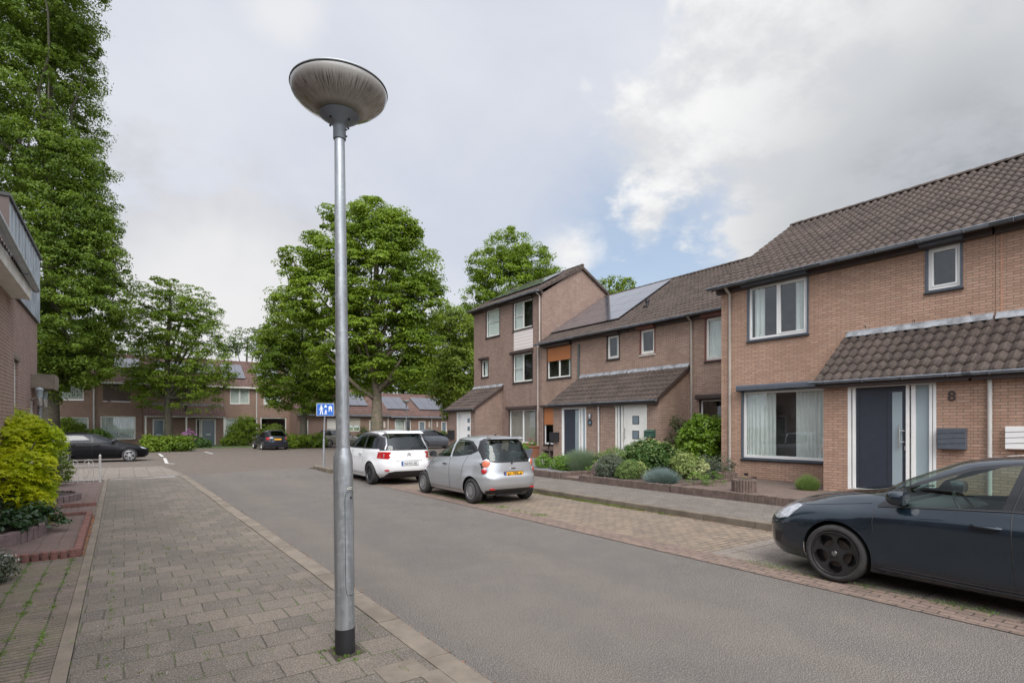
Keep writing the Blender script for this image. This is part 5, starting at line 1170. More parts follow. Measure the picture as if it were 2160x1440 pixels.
def side_cond(sgn=None): return lambda c, n: abs(n.y) > .35 and (sgn is None or c.y * sgn > 0)
def make_car(label, S, loc, heading, body, glassm='carglass', cuts=(), wheels=(1.3, -1.3), wr=.31, ww=.2, rimr=.21, rim='multi', rimmat='black', track=.78, W=.86, archr=None, zdet=None, name='parked_car', extras=None, seats=True, group='parked cars', gz=0, steer=None, lower=.2, beltz=.93):
    root = empty(name, loc, heading); tag(root, label, 'car', group)
    V = S.mesh(); nl, nc, _ = V.shape
    archr = archr or wr + .05
    for wx in wheels:                                    # swell the fenders round the arches
        d = np.hypot(V[:, :, 0] - wx, V[:, :, 2] - wr); k = np.exp(-((d - archr) / .09) ** 2) * .016 * (V[:, :, 2] < beltz) * (np.abs(V[:, :, 1]) > W * .6)
        V[:, :, 1] += np.sign(V[:, :, 1]) * k
    me = bpy.data.meshes.new('body'); bm = bmesh.new(); lay = bm.faces.layers.int.new('tag')
    vv = [[bm.verts.new(V[i, j]) for j in range(nc)] for i in range(nl)]
    for i in range(nl - 1):
        for j in range(nc):
            try: bm.faces.new((vv[i][j], vv[i][(j + 1) % nc], vv[i + 1][(j + 1) % nc], vv[i + 1][j]))
            except ValueError: pass
    bm.faces.new(vv[-1]); bm.normal_update()
    for wx in wheels: cut_tag(bm, lay, circle_poly(wx, wr, archr, 30), 'y', lambda c, n: abs(c.y) > W * .55 and c.z < wr + archr + .12, 9)
    bmesh.ops.delete(bm, geom=[f for f in bm.faces if f[lay] == 9], context='FACES')
    names = []
    for k, (nm, mat, poly, axis, cond, only) in enumerate(cuts):
        bm.normal_update(); cut_tag(bm, lay, poly, axis, cond, 10 + k, only=None if only is None else {0} | {10 + names.index(o) for o in only}); names.append(nm)
    bm.normal_update()
    groups = {}
    for f in bm.faces: groups.setdefault(f[lay], []).append(f)
    bodyo = None
    items = []
    for tg in sorted(groups):
        fs = groups[tg]
        if tg >= 10 and any(q in cuts[tg - 10][0] for q in ('side_window', 'headlight', 'fog', 'window_surround')): items += [(tg, [f for f in fs if f.calc_center_median().y > 0]), (tg, [f for f in fs if f.calc_center_median().y <= 0])]
        else: items.append((tg, fs))
    for tg, fs in items:
        if not fs: continue
        vid = {}; vs = []; fl = []
        for f in fs:
            r_ = []
            for v in f.verts:
                if v not in vid: vid[v] = len(vs); vs.append(v.co.copy())
                r_.append(vid[v])
            fl.append(r_)
        nm, mat = ('body', body) if tg == 0 else cuts[tg - 10][:2]
        if mat is None: continue
        m2 = bpy.data.meshes.new(nm); m2.from_pydata(vs, [], fl)
        for p_ in m2.polygons: p_.use_smooth = True
        # keep the shell's own smooth normals across the cuts
        m2.materials.append(M[mat] if isinstance(mat, str) else mat)
        nrm = [None] * len(vs)
        for v, i in vid.items(): nrm[i] = v.normal.copy()
        m2.normals_split_custom_set_from_vertices(nrm)
        o = bpy.data.objects.new(nm, m2); COL.objects.link(o); o.parent = root
        if tg == 0:
            bodyo = o; 
    bm.free()
    # wheels
    for wx in wheels:
        for sgn in (1, -1):
            we = bpy.data.objects.new('wheel', None); COL.objects.link(we); we.parent = root; we.location = (wx, sgn * (track - ww / 2 + .02), wr); we.rotation_euler = (0, 0, 0 if sgn > 0 else PI)
            if steer and wx > 0: we.rotation_euler.z += steer
            tyre_mesh(wr, ww, rimr).build('tyre', 'rubber', we, smooth=True, local=True, angle=50); yy = rim_parts(we, rim, rimr, ww, rimmat)
            if extras and 'hub' in extras: extras['hub'](we, yy)
    # arches, floor and inner sides so nothing hollow shows
    zf = .16
    mb = MB()
    for wx in wheels:
        for sgn in (1, -1):
            n = 14; vs = []
            for k in range(n + 1):
                a = R(-25 + 230 * k / n); c, s_ = wx + (archr + .006) * math.cos(a), wr + (archr + .006) * math.sin(a); yo = min(W - .03, surf_y(S, c, max(s_, S.z[0])) - .012); vs += [(c, sgn * yo, s_), (c, sgn * (W - .40), s_)]
            mb.add(vs, [(2 * k, 2 * k + 2, 2 * k + 3, 2 * k + 1) for k in range(n)]); mb.add([(wx + (archr + .006) * math.cos(R(a)), sgn * (W - .36), wr + (archr + .006) * math.sin(R(a))) for a in range(-25, 206, 15)], [tuple(range(16))])
    mb.box(wheels[1] + archr, -W + .12, zf, wheels[0] - archr, W - .12, zf + .1); mb.box(wheels[1] - archr - .08, -W + .42, zf + .02, wheels[0] + archr + .1, W - .42, zf + .12)
    mb.build('underbody', 'black', root, local=True)
    mb = MB(); x0, x1 = wheels[1] - .35, wheels[0] - .45
    mb.box(x0, -W + .09, .34, x1, W - .09, .38)
    for sgn in (1, -1): mb.box(x0, sgn * (W - .085), .34, x1, sgn * (W - .10), beltz - .08)
    mb.box(x1, -W + .12, .35, x1 + .02, W - .12, beltz - .04); mb.box(x0 - .02, -W + .2, .35, x0, W - .2, beltz - .1)
    dx = wheels[0] - .62
    mb.prism([(dx - .30, beltz - .30), (dx - .34, beltz - .12), (dx - .25, beltz - .07), (dx + .10, beltz - .06), (dx + .10, beltz - .3)], -W + .16, W - .16, 'y')
    it = mb.build('interior', 'inner', root, local=True, bevel=.01)
    if seats:
        for sx in (dx - .95, dx - 1.75):
            for sy in (.36, -.36):
                s = MB(); s.prism([(sx - .05, .52), (sx + .5, .55), (sx + .5, .42), (sx - .05, .40)], sy - .24, sy + .24, 'y'); s.prism([(sx - .08, .5), (sx + .06, .5), (sx - .08, beltz + .14), (sx - .19, beltz + .14)], sy - .23, sy + .23, 'y')
                s.prism([(sx - .14, beltz + .16), (sx - .05, beltz + .17), (sx - .10, beltz + .35), (sx - .19, beltz + .34)], sy - .13, sy + .13, 'y'); s.build('seat', 'seat', root, local=True, bevel=.03)
        s = MB(); c = Vector((dx - .42, .36, beltz - .06)); ax = Vector((-.85, 0, .5)).normalized(); u = Vector((0, 1, 0)); v = ax.cross(u)
        s.tube([c + (u * math.cos(a) + v * math.sin(a)) * .185 for a in np.linspace(0, 2 * PI, 25)], .014, 7); s.tube([c - u * .18, c + u * .18], .02, 6); s.tube([c, c - v * .18 * (1 if v.z > 0 else -1)], .02, 6); s.build('steering_wheel', 'black', root, local=True, smooth=True)
    return root, bodyo
def surf_y(S, x, z):                                      # half width of the shell at (x,z)
    i = np.interp(z, S.z, np.arange(len(S.z))); g = lambda q: float(np.interp(z, S.z, q)); xf, xr, w = g(S.xf), g(S.xr), g(S.w); xc = (xf + xr) / 2; h = (xf - xr) / 2; n = g(S.nf) if x > xc else g(S.nr)
    return w * max(0., 1 - abs((x - xc) / h) ** n) ** (1 / n)
def surf_x(S, y, z, front=False):
    g = lambda q: float(np.interp(z, S.z, q)); xf, xr, w = g(S.xf), g(S.xr), g(S.w); xc = (xf + xr) / 2; h = (xf - xr) / 2; n = g(S.nf) if front else g(S.nr); d = h * max(0., 1 - abs(y / w) ** n) ** (1 / n)
    return xc + d if front else xc - d
def side_strip(S, root, pts, name='panel_gap', mat='black', w=.004, off=.001, sides=(1, -1)):
    for sgn in sides:
        s = MB(); P_ = []
        for (x, z), (x2, z2) in zip(pts, pts[1:]):
            n = max(2, int(math.hypot(x2 - x, z2 - z) / .05)); P_ += [(x + (x2 - x) * i / n, z + (z2 - z) * i / n) for i in range(n)]
        P_.append(pts[-1]); s.tube([(x, sgn * (surf_y(S, x, z) + off), z) for x, z in P_], w, 5); s.build(name, mat, root, local=True, smooth=True)
def side_handle(S, root, x, z, mat, L=.2, sides=(1, -1)):
    for sgn in sides:
        y = surf_y(S, x, z) + .0; s = MB(); s.tube([(x - L / 2, sgn * (y + .004), z - .004), (x - L * .3, sgn * (y + .032), z), (x + L * .3, sgn * (y + .032), z + .004), (x + L / 2, sgn * (y + .004), z + .006)], [.012, .018, .018, .012], 8); s.build('door_handle', mat, root, local=True, smooth=True)
def mirror(S, root, x, z, mat, w=.2, sides=(1, -1)):
    for sgn in sides:
        y = surf_y(S, x - .05, z - .02); s = MB(); yc = y + .13
        vs = []; n = 12
        for k, (dx, sc2) in enumerate(((.11, .35), (.085, .75), (.04, 1), (-.02, 1), (-.05, .93), (-.052, .0))):
            for i in range(n): a = 2 * PI * i / n; ca, sa = math.cos(a), math.sin(a); vs.append((x + dx - abs(ca * sc2) * .02, sgn * (yc + w / 2 * sc2 * math.copysign(abs(ca) ** .7, ca)), z + .02 + .075 * sc2 * math.copysign(abs(sa) ** .75, sa)))
        s.add(vs, [(k * n + i, k * n + (i + 1) % n, (k + 1) * n + (i + 1) % n, (k + 1) * n + i) for k in range(5) for i in range(n)]); mo = s.build('mirror', mat, root, local=True, smooth=True)
        s = MB(); s.tube([(x - .03, sgn * (y - .02), z - .05), (x - .0, sgn * (y + .06), z - .035)], .02, 8); s.build('mirror_foot', 'black', root, local=True, smooth=True)
def rear_plate(S, root, z, w, h, text, mat, txt='black', band=None, tilt=0., yc=0, size=.1):
    x = surf_x(S, .2, z) - .008; s = MB(); s.box(x - .006, yc - w / 2, z - h / 2, x, yc + w / 2, z + h / 2); pl = s.build('licence_plate', mat, root, local=True, bevel=.002)
    f = MB(); f.box(x - .003, yc - w / 2 - .012, z - h / 2 - .012, x + .01, yc + w / 2 + .012, z + h / 2 + .012); f.build('plate_frame', 'black', root, local=True)
    if band: s = MB(); s.box(x - .008, yc + w / 2 - .045, z - h / 2 + .002, x - .0061, yc + w / 2 - .002, z + h / 2 - .002); s.build('plate_band', band, pl, local=True)
    if text: text_obj('plate_text', text, size, txt, pl, (x - .0085, yc - (.02 if band else 0), z - .002), (0, -1, 0), (0, 0, 1), local=True, bold=.002, sx=.92)
    return x
def heading_Y(): return PI / 2

# ---- dark blue five-door hatchback on the right (partly outside the picture)
S1 = Shell(fx=[(.18, 2.12), (.25, 2.21), (.42, 2.24), (.55, 2.24), (.64, 2.20), (.72, 2.12), (.80, 1.99), (.88, 1.80), (.95, 1.56), (1.0, 1.30), (1.035, 1.08), (1.07, .93), (1.15, .80), (1.30, .49), (1.38, .31), (1.43, .08), (1.465, -.2), (1.48, -.75)],
           rx=[(.18, -1.95), (.3, -2.06), (.55, -2.09), (.8, -2.05), (.95, -2.0), (1.1, -1.92), (1.3, -1.72), (1.40, -1.6), (1.445, -1.5), (1.475, -1.3), (1.48, -1.2)],
           wz=[(.18, .80), (.28, .855), (.45, .872), (.60, .884), (.755, .895), (.80, .888), (.87, .862), (.93, .842), (.97, .825), (1.1, .785), (1.28, .71), (1.38, .655), (1.43, .605), (1.46, .48), (1.474, .29), (1.48, .08)],
           nf=[(.18, 5.2), (.6, 5.0), (.75, 3.8), (.88, 2.8), (1.03, 2.7), (1.12, 4.0), (1.48, 3.6)], nr=[(.18, 4), (.9, 4), (1.1, 5), (1.48, 4)], zt=1.48, sm=5)
zsil = [(1.30, 1.355)]
side1 = [(.90, .885), (.70, 1.10), (.46, 1.205), (.12, 1.345), (-.20, 1.402), (-.50, 1.415), (-1.0, 1.40), (-1.40, 1.33), (-1.66, 1.19), (-1.74, 1.10), (-1.70, 1.02), (-.2, .955)]
fdoor = [(.67, .91), (.67, 1.085), (.46, 1.17), (.12, 1.31), (-.18, 1.372), (-.24, 1.375), (-.13, .975)]
quart = [(.70, .985), (.56, .985), (.55, 1.02), (.60, 1.03)]
rdoor = [(-.27, .985), (-.38, 1.385), (-1.0, 1.375), (-1.30, 1.31), (-1.34, 1.02)]
navy = paint('navy_paint', (.008, .018, .029), metal=.4, rough=.25, dirt=.05, coat=1.)
wsc = lambda c, n: n.x > .15 and c.z > .9
rsc = lambda c, n: n.x < -.12 and c.z > .85
wsp = [(-.70, .985), (.70, .985), (.66, 1.08), (.56, 1.3), (.46, 1.40), (-.46, 1.40), (-.56, 1.3), (-.66, 1.08)]
hx = 2.0
def hl1(c, n): return c.x > 1.45 and abs(c.y) > .3
cuts1 = [('window_surround', 'trim', side1, 'y', side_cond(), None), ('side_window', 'carglass', fdoor, 'y', side_cond(), ('window_surround',)), ('rear_side_window', 'carglass', rdoor, 'y', side_cond(), ('window_surround',)),
         ('windscreen', 'carglass', wsp, 'x', wsc, ()), ('rear_window', 'carglass', [(-.6, 1.0), (.6, 1.0), (.5, 1.36), (-.5, 1.36)], 'x', rsc, ()),
         ('headlight', 'clearlens', [(1.74, .79), (1.84, .80), (1.95, .765), (2.06, .71), (2.15, .64), (2.04, .60), (1.86, .64)], 'y', hl1, ()),
         ('grille', 'black', [(-.42, .66), (.42, .66), (.40, .60), (-.40, .60)], 'x', lambda c, n: n.x > .3 and c.x > 1.5, ()), ('front_plate', 'plateY', [(-.26, .50), (.26, .50), (.26, .39), (-.26, .39)], 'x', lambda c, n: n.x > .3 and c.x > 1.5, ()), ('lower_grille', 'black', [(-.55, .37), (.55, .37), (.5, .24), (-.5, .24)], 'x', lambda c, n: n.x > .3 and c.x > 1.5, ()),
         ('fog_grille', 'black', [(1.93, .45), (2.06, .45), (2.07, .32), (1.99, .30)], 'y', lambda c, n: c.x > 1.7 and .45 < abs(c.y), ())]
pw_ = at(1762, 1227, Z=0)
def vwhub(we, y):
    s = MB(); s.lathe([(.001, y + .016), (.028, y + .015), (.032, y + .010), (.032, y)], (0, 0, 0), 24, 'y'); c = s.build('hub_cap', 'chrome', we, local=True, smooth=True)
    k = MB(); k.lathe([(.024, y + .0165), (.027, y + .0165)], (0, 0, 0), 24, 'y')
    def bar(a, b): d = Vector((b[0] - a[0], b[1] - a[1])).normalized() * .0022; p_ = Vector((-d.y, d.x)); k.add([(a[0] + p_.x, y + .0172, a[1] + p_.y), (b[0] + p_.x, y + .0172, b[1] + p_.y), (b[0] - p_.x, y + .0172, b[1] - p_.y), (a[0] - p_.x, y + .0172, a[1] - p_.y)], [(0, 1, 2, 3)])
    for a, b in (((-.009, .022), (0, .003)), ((.009, .022), (0, .003)), ((-.02, .012), (-.0085, -.021)), ((-.0085, -.021), (0, .0)), ((0, 0), (.0085, -.021)), ((.0085, -.021), (.02, .012))): bar(a, b)
    k.build('hub_emblem', 'black', we, local=True)
WX1 = 1.29
g1x, g1y = pw_.x + .885 - .03, pw_.y - WX1
c1, b1 = make_car('dark navy hatchback with black five-hole wheels, front left side, cut off by the right edge', S1, (g1x, g1y, .008), PI / 2, navy, cuts=cuts1, wheels=(WX1, -1.29), wr=.317, ww=.225, rimr=.246, rim='holes', rimmat=plain('satin_black_wheel', (.02, .019, .019), .35, var=.2), track=.885, W=.875, archr=.365, extras={'hub': vwhub}, beltz=.965, steer=R(2))
side_strip(S1, c1, [(.90, .89), (.91, .74), (.90, .5), (.93, .27)]); side_strip(S1, c1, [(-.20, .95), (-.21, .6), (-.24, .27)]); side_strip(S1, c1, [(.92, .265), (0, .25), (-.88, .25)]); side_strip(S1, c1, [(-.31, 1.39), (-.20, .96)], w=.006)
side_strip(S1, c1, [(2.02, .58), (1.80, .575), (1.66, .60)]); side_strip(S1, c1, [(1.70, .80), (1.3, .86), (.95, .91)], w=.003)
side_strip(S1, c1, [(.92, .235), (0, .215), (-.92, .22)], 'sill_edge', 'trim', w=.012, off=.004)
side_strip(S1, c1, [(.88, .885), (.3, .93), (-.2, .962), (-1.35, .99)], 'window_sill_strip', 'trim', w=.008)
side_handle(S1, c1, -.03, .81, navy, .22); side_handle(S1, c1, -.98, .84, navy, .22)
mirror(S1, c1, .66, .985, navy, .2)
# projector details in the headlights, wiper, fallen petals on bonnet and roof
s = MB(); s.tube([(.93, .55, .975), (.80, .3, 1.045), (.80, -.1, 1.055)], .009, 6); s.tube([(.86, -.1, 1.0), (.80, -.35, 1.04), (.82, -.62, 1.02)], .009, 6); s.build('wiper', 'black', c1, local=True)
def petals(root, S, n, xr, label='petal'):
    V = []; F = []; zz = S.z
    for i in range(n):
        x = random.uniform(*xr); y = random.uniform(-.62, .62) * random.choice((1, 1, .8)); lo, hi = .7, 1.48
        if x > .85:                                      # bonnet height where front reach equals x at this y
            zs_ = np.linspace(.68, .97, 60); xs_ = np.array([surf_x(S, y, z, True) if float(np.interp(z, S.z, S.w)) > abs(y) else -9 for z in zs_]); k = np.argmin(abs(xs_ - x)); z = zs_[k] + .006
        else:
            zs_ = np.linspace(1.39, 1.479, 60); k = 59
            for j, z in enumerate(zs_[::-1]):
                if surf_y(S, x, z) > abs(y) and float(np.interp(z, S.z, S.xf)) > x: k = 59 - j; break
            z = zs_[k] + .005
        a = random.uniform(0, PI); q = random.uniform(.006, .013); ca, sa = math.cos(a) * q, math.sin(a) * q
        b = len(V); V += [(x + ca, y + sa, z), (x - sa * .6, y + ca * .6, z + .004), (x - ca, y - sa, z + .002), (x + sa * .6, y - ca * .6, z + .001)]; F.append((b, b + 1, b + 2, b + 3))
    o = mesh_obj('fallen_petals', V, F, 'petal', root, local=True); o['kind'] = 'stuff'; return o
M['petal'] = plain('dry_petals', (.33, .15, .07), .9, var=.5, vs=30)
petals(c1, S1, 150, (.9, 1.85)); petals(c1, S1, 120, (-1.0, .0))

# ---- silver small hatchback, seen from behind
S2 = Shell(fx=[(.2, 1.62), (.3, 1.74), (.45, 1.79), (.62, 1.77), (.75, 1.66), (.85, 1.46), (.93, 1.24), (1.0, 1.05), (1.06, .90), (1.2, .60), (1.35, .28), (1.45, -.02), (1.495, -.30), (1.525, -.6)],
           rx=[(.2, -1.55), (.3, -1.72), (.42, -1.79), (.60, -1.80), (.68, -1.75), (.8, -1.73), (.95, -1.70), (1.1, -1.64), (1.3, -1.52), (1.42, -1.44), (1.48, -1.36), (1.51, -1.15), (1.525, -.9)],
           wz=[(.2, .745), (.3, .785), (.45, .80), (.6, .805), (.75, .797), (.86, .787), (.95, .757), (.99, .738), (1.1, .70), (1.3, .625), (1.42, .565), (1.47, .50), (1.505, .35), (1.52, .18), (1.525, .06)],
           nf=[(.2, 2.9), (.7, 3.0), (1.0, 3.2), (1.5, 3.0)], nr=[(.2, 5.5), (.6, 5.5), (.9, 4.6), (1.0, 4.2), (1.5, 3.8)], zt=1.525, sm=5)
silver = paint('silver_paint', (.42, .43, .44), metal=.55, rough=.3, dirt=.10)
sd2 = [(.92, .99), (.80, 1.06), (.52, 1.22), (.24, 1.345), (.0, 1.405), (-.3, 1.43), (-.72, 1.42), (-.98, 1.385), (-1.18, 1.27), (-1.26, 1.17), (-1.05, 1.09), (-.5, 1.03), (.4, .985)]
f2a = [(.72, 1.02), (.48, 1.195), (.22, 1.315), (.0, 1.375), (-.16, 1.39), (-.16, 1.02)]
f2b = [(-.24, 1.03), (-.24, 1.395), (-.65, 1.395), (-.92, 1.36), (-1.1, 1.25), (-1.18, 1.175), (-.95, 1.095), (-.5, 1.045)]
cuts2 = [('window_surround', 'trim', sd2, 'y', side_cond(), None), ('side_window', 'carglass', f2a, 'y', side_cond(), ('window_surround',)), ('rear_side_window', 'carglass', f2b, 'y', side_cond(), ('window_surround',)),
         ('windscreen', 'carglass', [(-.64, 1.04), (.64, 1.04), (.5, 1.42), (.4, 1.45), (-.4, 1.45), (-.5, 1.42)], 'x', wsc, ()),
         ('rear_surround', 'trim', [(-.64, .975), (-.5, .925), (.5, .925), (.64, .975), (.625, 1.2), (.55, 1.40), (.46, 1.455), (-.46, 1.455), (-.55, 1.40), (-.625, 1.2)], 'x', lambda c, n: c.x < -1.2 and n.x < -.02 and c.z > .85, ()),
         ('rear_window', 'carglass', [(-.575, 1.0), (-.4, .965), (.4, .965), (.575, 1.0), (.555, 1.2), (.49, 1.37), (.4, 1.41), (-.4, 1.41), (-.49, 1.37), (-.555, 1.2)], 'x', lambda c, n: c.x < -1.2 and n.x < -.02 and c.z > .85, ('rear_surround',)),
         ('lower_bumper', 'black', [(-.60, .22), (-.66, .31), (-.5, .345), (.5, .345), (.66, .31), (.60, .22)], 'x', lambda c, n: n.x < -.35 and c.x < -1, ())]
pr_ = at(993, 1062, Z=0)
c2, b2 = make_car('silver small hatchback parked on the brick bay, rear view with yellow plate', S2, (pr_.x + .80 - .02, pr_.y + 1.19, .006), PI / 2, silver, cuts=cuts2, wheels=(1.19, -1.19), wr=.285, ww=.175, rimr=.185, rim='cover', rimmat=plain('wheel_cover', (.30, .30, .30), .4, metal=.5), track=.775, W=.78, archr=.335, beltz=1.0)
side_strip(S2, c2, [(.86, 1.0), (.93, .8), (.86, .45), (.80, .27)]); side_strip(S2, c2, [(-.2, 1.0), (-.22, .6), (-.24, .27)]); side_strip(S2, c2, [(-.95, 1.06), (-.83, .8), (-.78, .62)]); side_strip(S2, c2, [(.82, .27), (-.78, .27)])
side_strip(S2, c2, [(.80, .36), (.3, .40), (-.6, .48), (-.95, .62)], 'crease', silver, w=.005)
side_strip(S2, c2, [(-.20, 1.41), (-.2, 1.0)], 'pillar', silver, w=.026, off=-.006)
side_handle(S2, c2, .0, .84, 'black', .14); mirror(S2, c2, .66, 1.03, 'black', .17)
s = MB(); x0 = surf_x(S2, 0, .40) - .002
for sgn in (1, -1):
    s = MB(); vs = []
    for (y, z) in ((.70, .99), (.50, .965), (.505, .83), (.58, .70), (.64, .66), (.74, .69), (.76, .80), (.755, .92)): vs.append((surf_x(S2, y, z) - .003, sgn * y, z))
    s.add(vs, [tuple(range(8))]); s.build('lamp_housing', 'clearlens', c2, local=True)
for sgn in (1, -1):                                      # round stacked tail lamps
    for (y, z, r, mt) in ((.615, .90, .092, 'amber'), (.665, .745, .064, 'redlens')):
        xx = surf_x(S2, y, z); nx_ = Vector((-1, sgn * .75, 0)).normalized(); s = MB(); s.lathe([(r * 1.12, -.012), (r * 1.1, .012), (r * .98, .018)], (0, 0, 0), 24, 'x'); o = s.build('lamp_ring', 'chrome', c2, local=True, smooth=True)
        s = MB(); s.lathe([(r, .012), (r * .9, .026), (r * .5, .036), (0.001, .04)], (0, 0, 0), 24, 'x'); o2 = s.build('tail_light', mt, c2, local=True, smooth=True)
        for q in (o, o2): q.location = (xx + .004, sgn * y, z); q.rotation_euler = (0, 0, math.atan2(nx_.y, nx_.x))
    xx = surf_x(S2, .52, .35); s = MB(); s.box(xx - .012, sgn * .47, .33, xx + .03, sgn * .6, .37); s.build('reflector', 'redlens', c2, local=True, bevel=.004)
rear_plate(S2, c2, .665, .50, .11, '61-TFS-4', 'plateY', band='plateB', size=.112)
x_ = surf_x(S2, 0, .80) - .004; s = MB()                 # cross-shaped maker's badge
for pts in ([(-.07, -.014), (-.012, -.014), (-.008, -.024), (.012, -.024), (.016, -.01), (.07, -.01), (.06, .014), (.012, .014), (.008, .024), (-.012, .024), (-.016, .012), (-.062, .012)],): s.prism([(a, .80 + b_) for a, b_ in pts], x_ - .008, x_, 'x')
s.build('badge', 'chrome', c2, local=True)
s = MB(); s.tube([(x_ + .02, .03, .90), (x_ + .0, .0, .955), (surf_x(S2, 0, 1.0) - .02, -.05, 1.01), (surf_x(S2, .3, 1.1) - .01, -.36, 1.07)], [.022, .016, .010, .007], 8); s.build('rear_wiper', 'black', c2, local=True, smooth=True)
s = MB(); s.prism([(-1.36, 1.495), (-1.52, 1.462), (-1.53, 1.45), (-1.34, 1.45)], -.45, .45, 'y'); s.build('spoiler', silver, c2, local=True, bevel=.008)
s = MB(); s.tube([(-1.0, 0, 1.52), (-1.04, 0, 1.54)], .02, 8); s.tube([(-1.03, 0, 1.535), (-1.2, 0, 1.62)], .004, 5); s.build('aerial', 'black', c2, local=True)

# ---- white people carrier, seen from behind
S3 = Shell(fx=[(.2, 2.10), (.35, 2.28), (.6, 2.32), (.75, 2.22), (.88, 1.98), (.98, 1.65), (1.04, 1.42), (1.08, 1.3), (1.25, .92), (1.42, .48), (1.54, .05), (1.59, -.3), (1.62, -.6)],
           rx=[(.2, -2.0), (.3, -2.18), (.45, -2.27), (.62, -2.28), (.75, -2.22), (1.0, -2.19), (1.15, -2.12), (1.35, -1.98), (1.5, -1.86), (1.57, -1.78), (1.60, -1.55), (1.62, -1.3)],
           wz=[(.2, .82), (.35, .89), (.55, .913), (.8, .91), (.98, .89), (1.07, .865), (1.2, .82), (1.4, .75), (1.5, .69), (1.555, .60), (1.59, .45), (1.61, .25), (1.62, .08)],
           nf=[(.2, 2.8), (.9, 3.0), (1.62, 3.2)], nr=[(.2, 4.2), (1.0, 4.8), (1.62, 4.2)], zt=1.62, sm=5)
whitep = paint('white_paint', (.72, .72, .72), rough=.25, dirt=.05)
sd3 = [(1.45, 1.05), (1.28, 1.14), (.95, 1.31), (.6, 1.43), (.3, 1.49), (-.4, 1.515), (-1.2, 1.50), (-1.62, 1.46), (-1.86, 1.36), (-1.98, 1.2), (-2.02, 1.06), (-1.0, 1.05)]
f3 = [[(1.0, 1.09), (.86, 1.30), (.5, 1.43), (.18, 1.46), (.18, 1.09)], [(.08, 1.09), (.08, 1.465), (-.78, 1.465), (-.78, 1.09)], [(-.92, 1.09), (-.92, 1.46), (-1.5, 1.435), (-1.66, 1.36), (-1.72, 1.09)]]
cuts3 = [('window_surround', 'trim', sd3, 'y', side_cond(), None)] + [(n_, 'carglassd', f, 'y', side_cond(), ('window_surround',)) for n_, f in zip(('side_window', 'middle_side_window', 'rear_side_window'), f3)] + [
         ('windscreen', 'carglass', [(-.74, 1.1), (.74, 1.1), (.6, 1.5), (-.6, 1.5)], 'x', wsc, ()),
         ('rear_surround', 'trim', [(-.86, 1.02), (.86, 1.02), (.80, 1.25), (.70, 1.50), (.6, 1.545), (-.6, 1.545), (-.70, 1.50), (-.80, 1.25)], 'x', lambda c, n: n.x < -.3 and c.z > .95, ()),
         ('rear_window', 'carglass', [(-.76, 1.06), (.76, 1.06), (.71, 1.25), (.60, 1.46), (.52, 1.49), (-.52, 1.49), (-.60, 1.46), (-.71, 1.25)], 'x', lambda c, n: n.x < -.3 and c.z > .95, ('rear_surround',)),
         ('tail_light', 'redlens', [(.52, .985), (.90, .985), (.93, .93), (.93, .80), (.62, .77), (.56, .83), (.60, .88)], 'x', lambda c, n: c.x < -1.8 and n.x < .3, ()),
         ('tail_light', 'redlens', [(-.52, .985), (-.90, .985), (-.93, .93), (-.93, .80), (-.62, .77), (-.56, .83), (-.60, .88)], 'x', lambda c, n: c.x < -1.8 and n.x < .3, ()),
         ('lower_bumper', 'black', [(-.72, .2), (-.6, .38), (-.45, .42), (.45, .42), (.6, .38), (.72, .2)], 'x', lambda c, n: n.x < -.35 and c.x < -1, ())]
pr_ = at(779, 1021, Z=0)
c3, b3 = make_car('white people carrier with black wheels and red tail lights, rear view behind the lamp pole', S3, (pr_.x + .90, pr_.y + 1.36, .006), PI / 2, whitep, cuts=cuts3, wheels=(1.42, -1.36), wr=.325, ww=.205, rimr=.225, rim='multi', rimmat=plain('gloss_black_wheel', (.02, .02, .022), .25), track=.892, W=.895, archr=.375, beltz=1.04)
for x in (1.0, .13, -.85): side_strip(S3, c3, [(x, 1.04), (x + .02, .7), (x + (.0 if x > -.5 else .1), .55 if x < -.5 else .3)])
side_strip(S3, c3, [(1.0, .3), (-.75, .3)])
side_handle(S3, c3, .34, .87, 'chrome', .19); side_handle(S3, c3, -.62, .88, 'chrome', .19); mirror(S3, c3, .95, 1.1, 'black', .2)
side_strip(S3, c3, [(1.15, 1.20), (.85, 1.36), (.5, 1.455), (.1, 1.505), (-.8, 1.52), (-1.5, 1.49), (-1.86, 1.38), (-2.0, 1.18), (-2.04, 1.04)], 'roof_bow', plain('grey_bow', (.20, .20, .22), .35, metal=.5), w=.03, off=.0)
for sgn in (1, -1):
    s = MB(); xx = surf_x(S3, .72, .88)
    for z in (.905, .845): s.box(xx - .02, sgn * .58, z - .012, xx + .01, sgn * .74, z + .012)
    s.build('lamp_bar', 'clearlens', c3, local=True, bevel=.004); xx = surf_x(S3, .62, .44); s = MB(); s.box(xx - .014, sgn * .5, .43, xx + .02, sgn * .74, .475); s.build('reflector', 'redlens', c3, local=True, bevel=.004)
rear_plate(S3, c3, .64, .52, .11, 'KLE·KG 262', 'plateW', band='plateB', size=.088)
s = MB(); s.box(surf_x(S3, .1, .73) - .01, -.42, .725, surf_x(S3, .1, .73) + .01, .42, .735); s.build('tailgate_strip', 'chrome', c3, local=True)
s = MB(); x_ = surf_x(S3, 0, .9) - .004
for dz in (0, .045):
    s.prism([(-.07, .86 + dz), (0, .91 + dz), (.07, .86 + dz), (.07, .845 + dz), (0, .893 + dz), (-.07, .845 + dz)], x_ - .008, x_, 'x')
s.build('badge', 'chrome', c3, local=True)
s = MB(); s.tube([(surf_x(S3, 0, 1.04) - .01, .02, 1.045), (surf_x(S3, .1, 1.1) - .02, -.1, 1.085), (surf_x(S3, .4, 1.1) - .012, -.5, 1.10)], .01, 6); s.build('rear_wiper', 'black', c3, local=True)
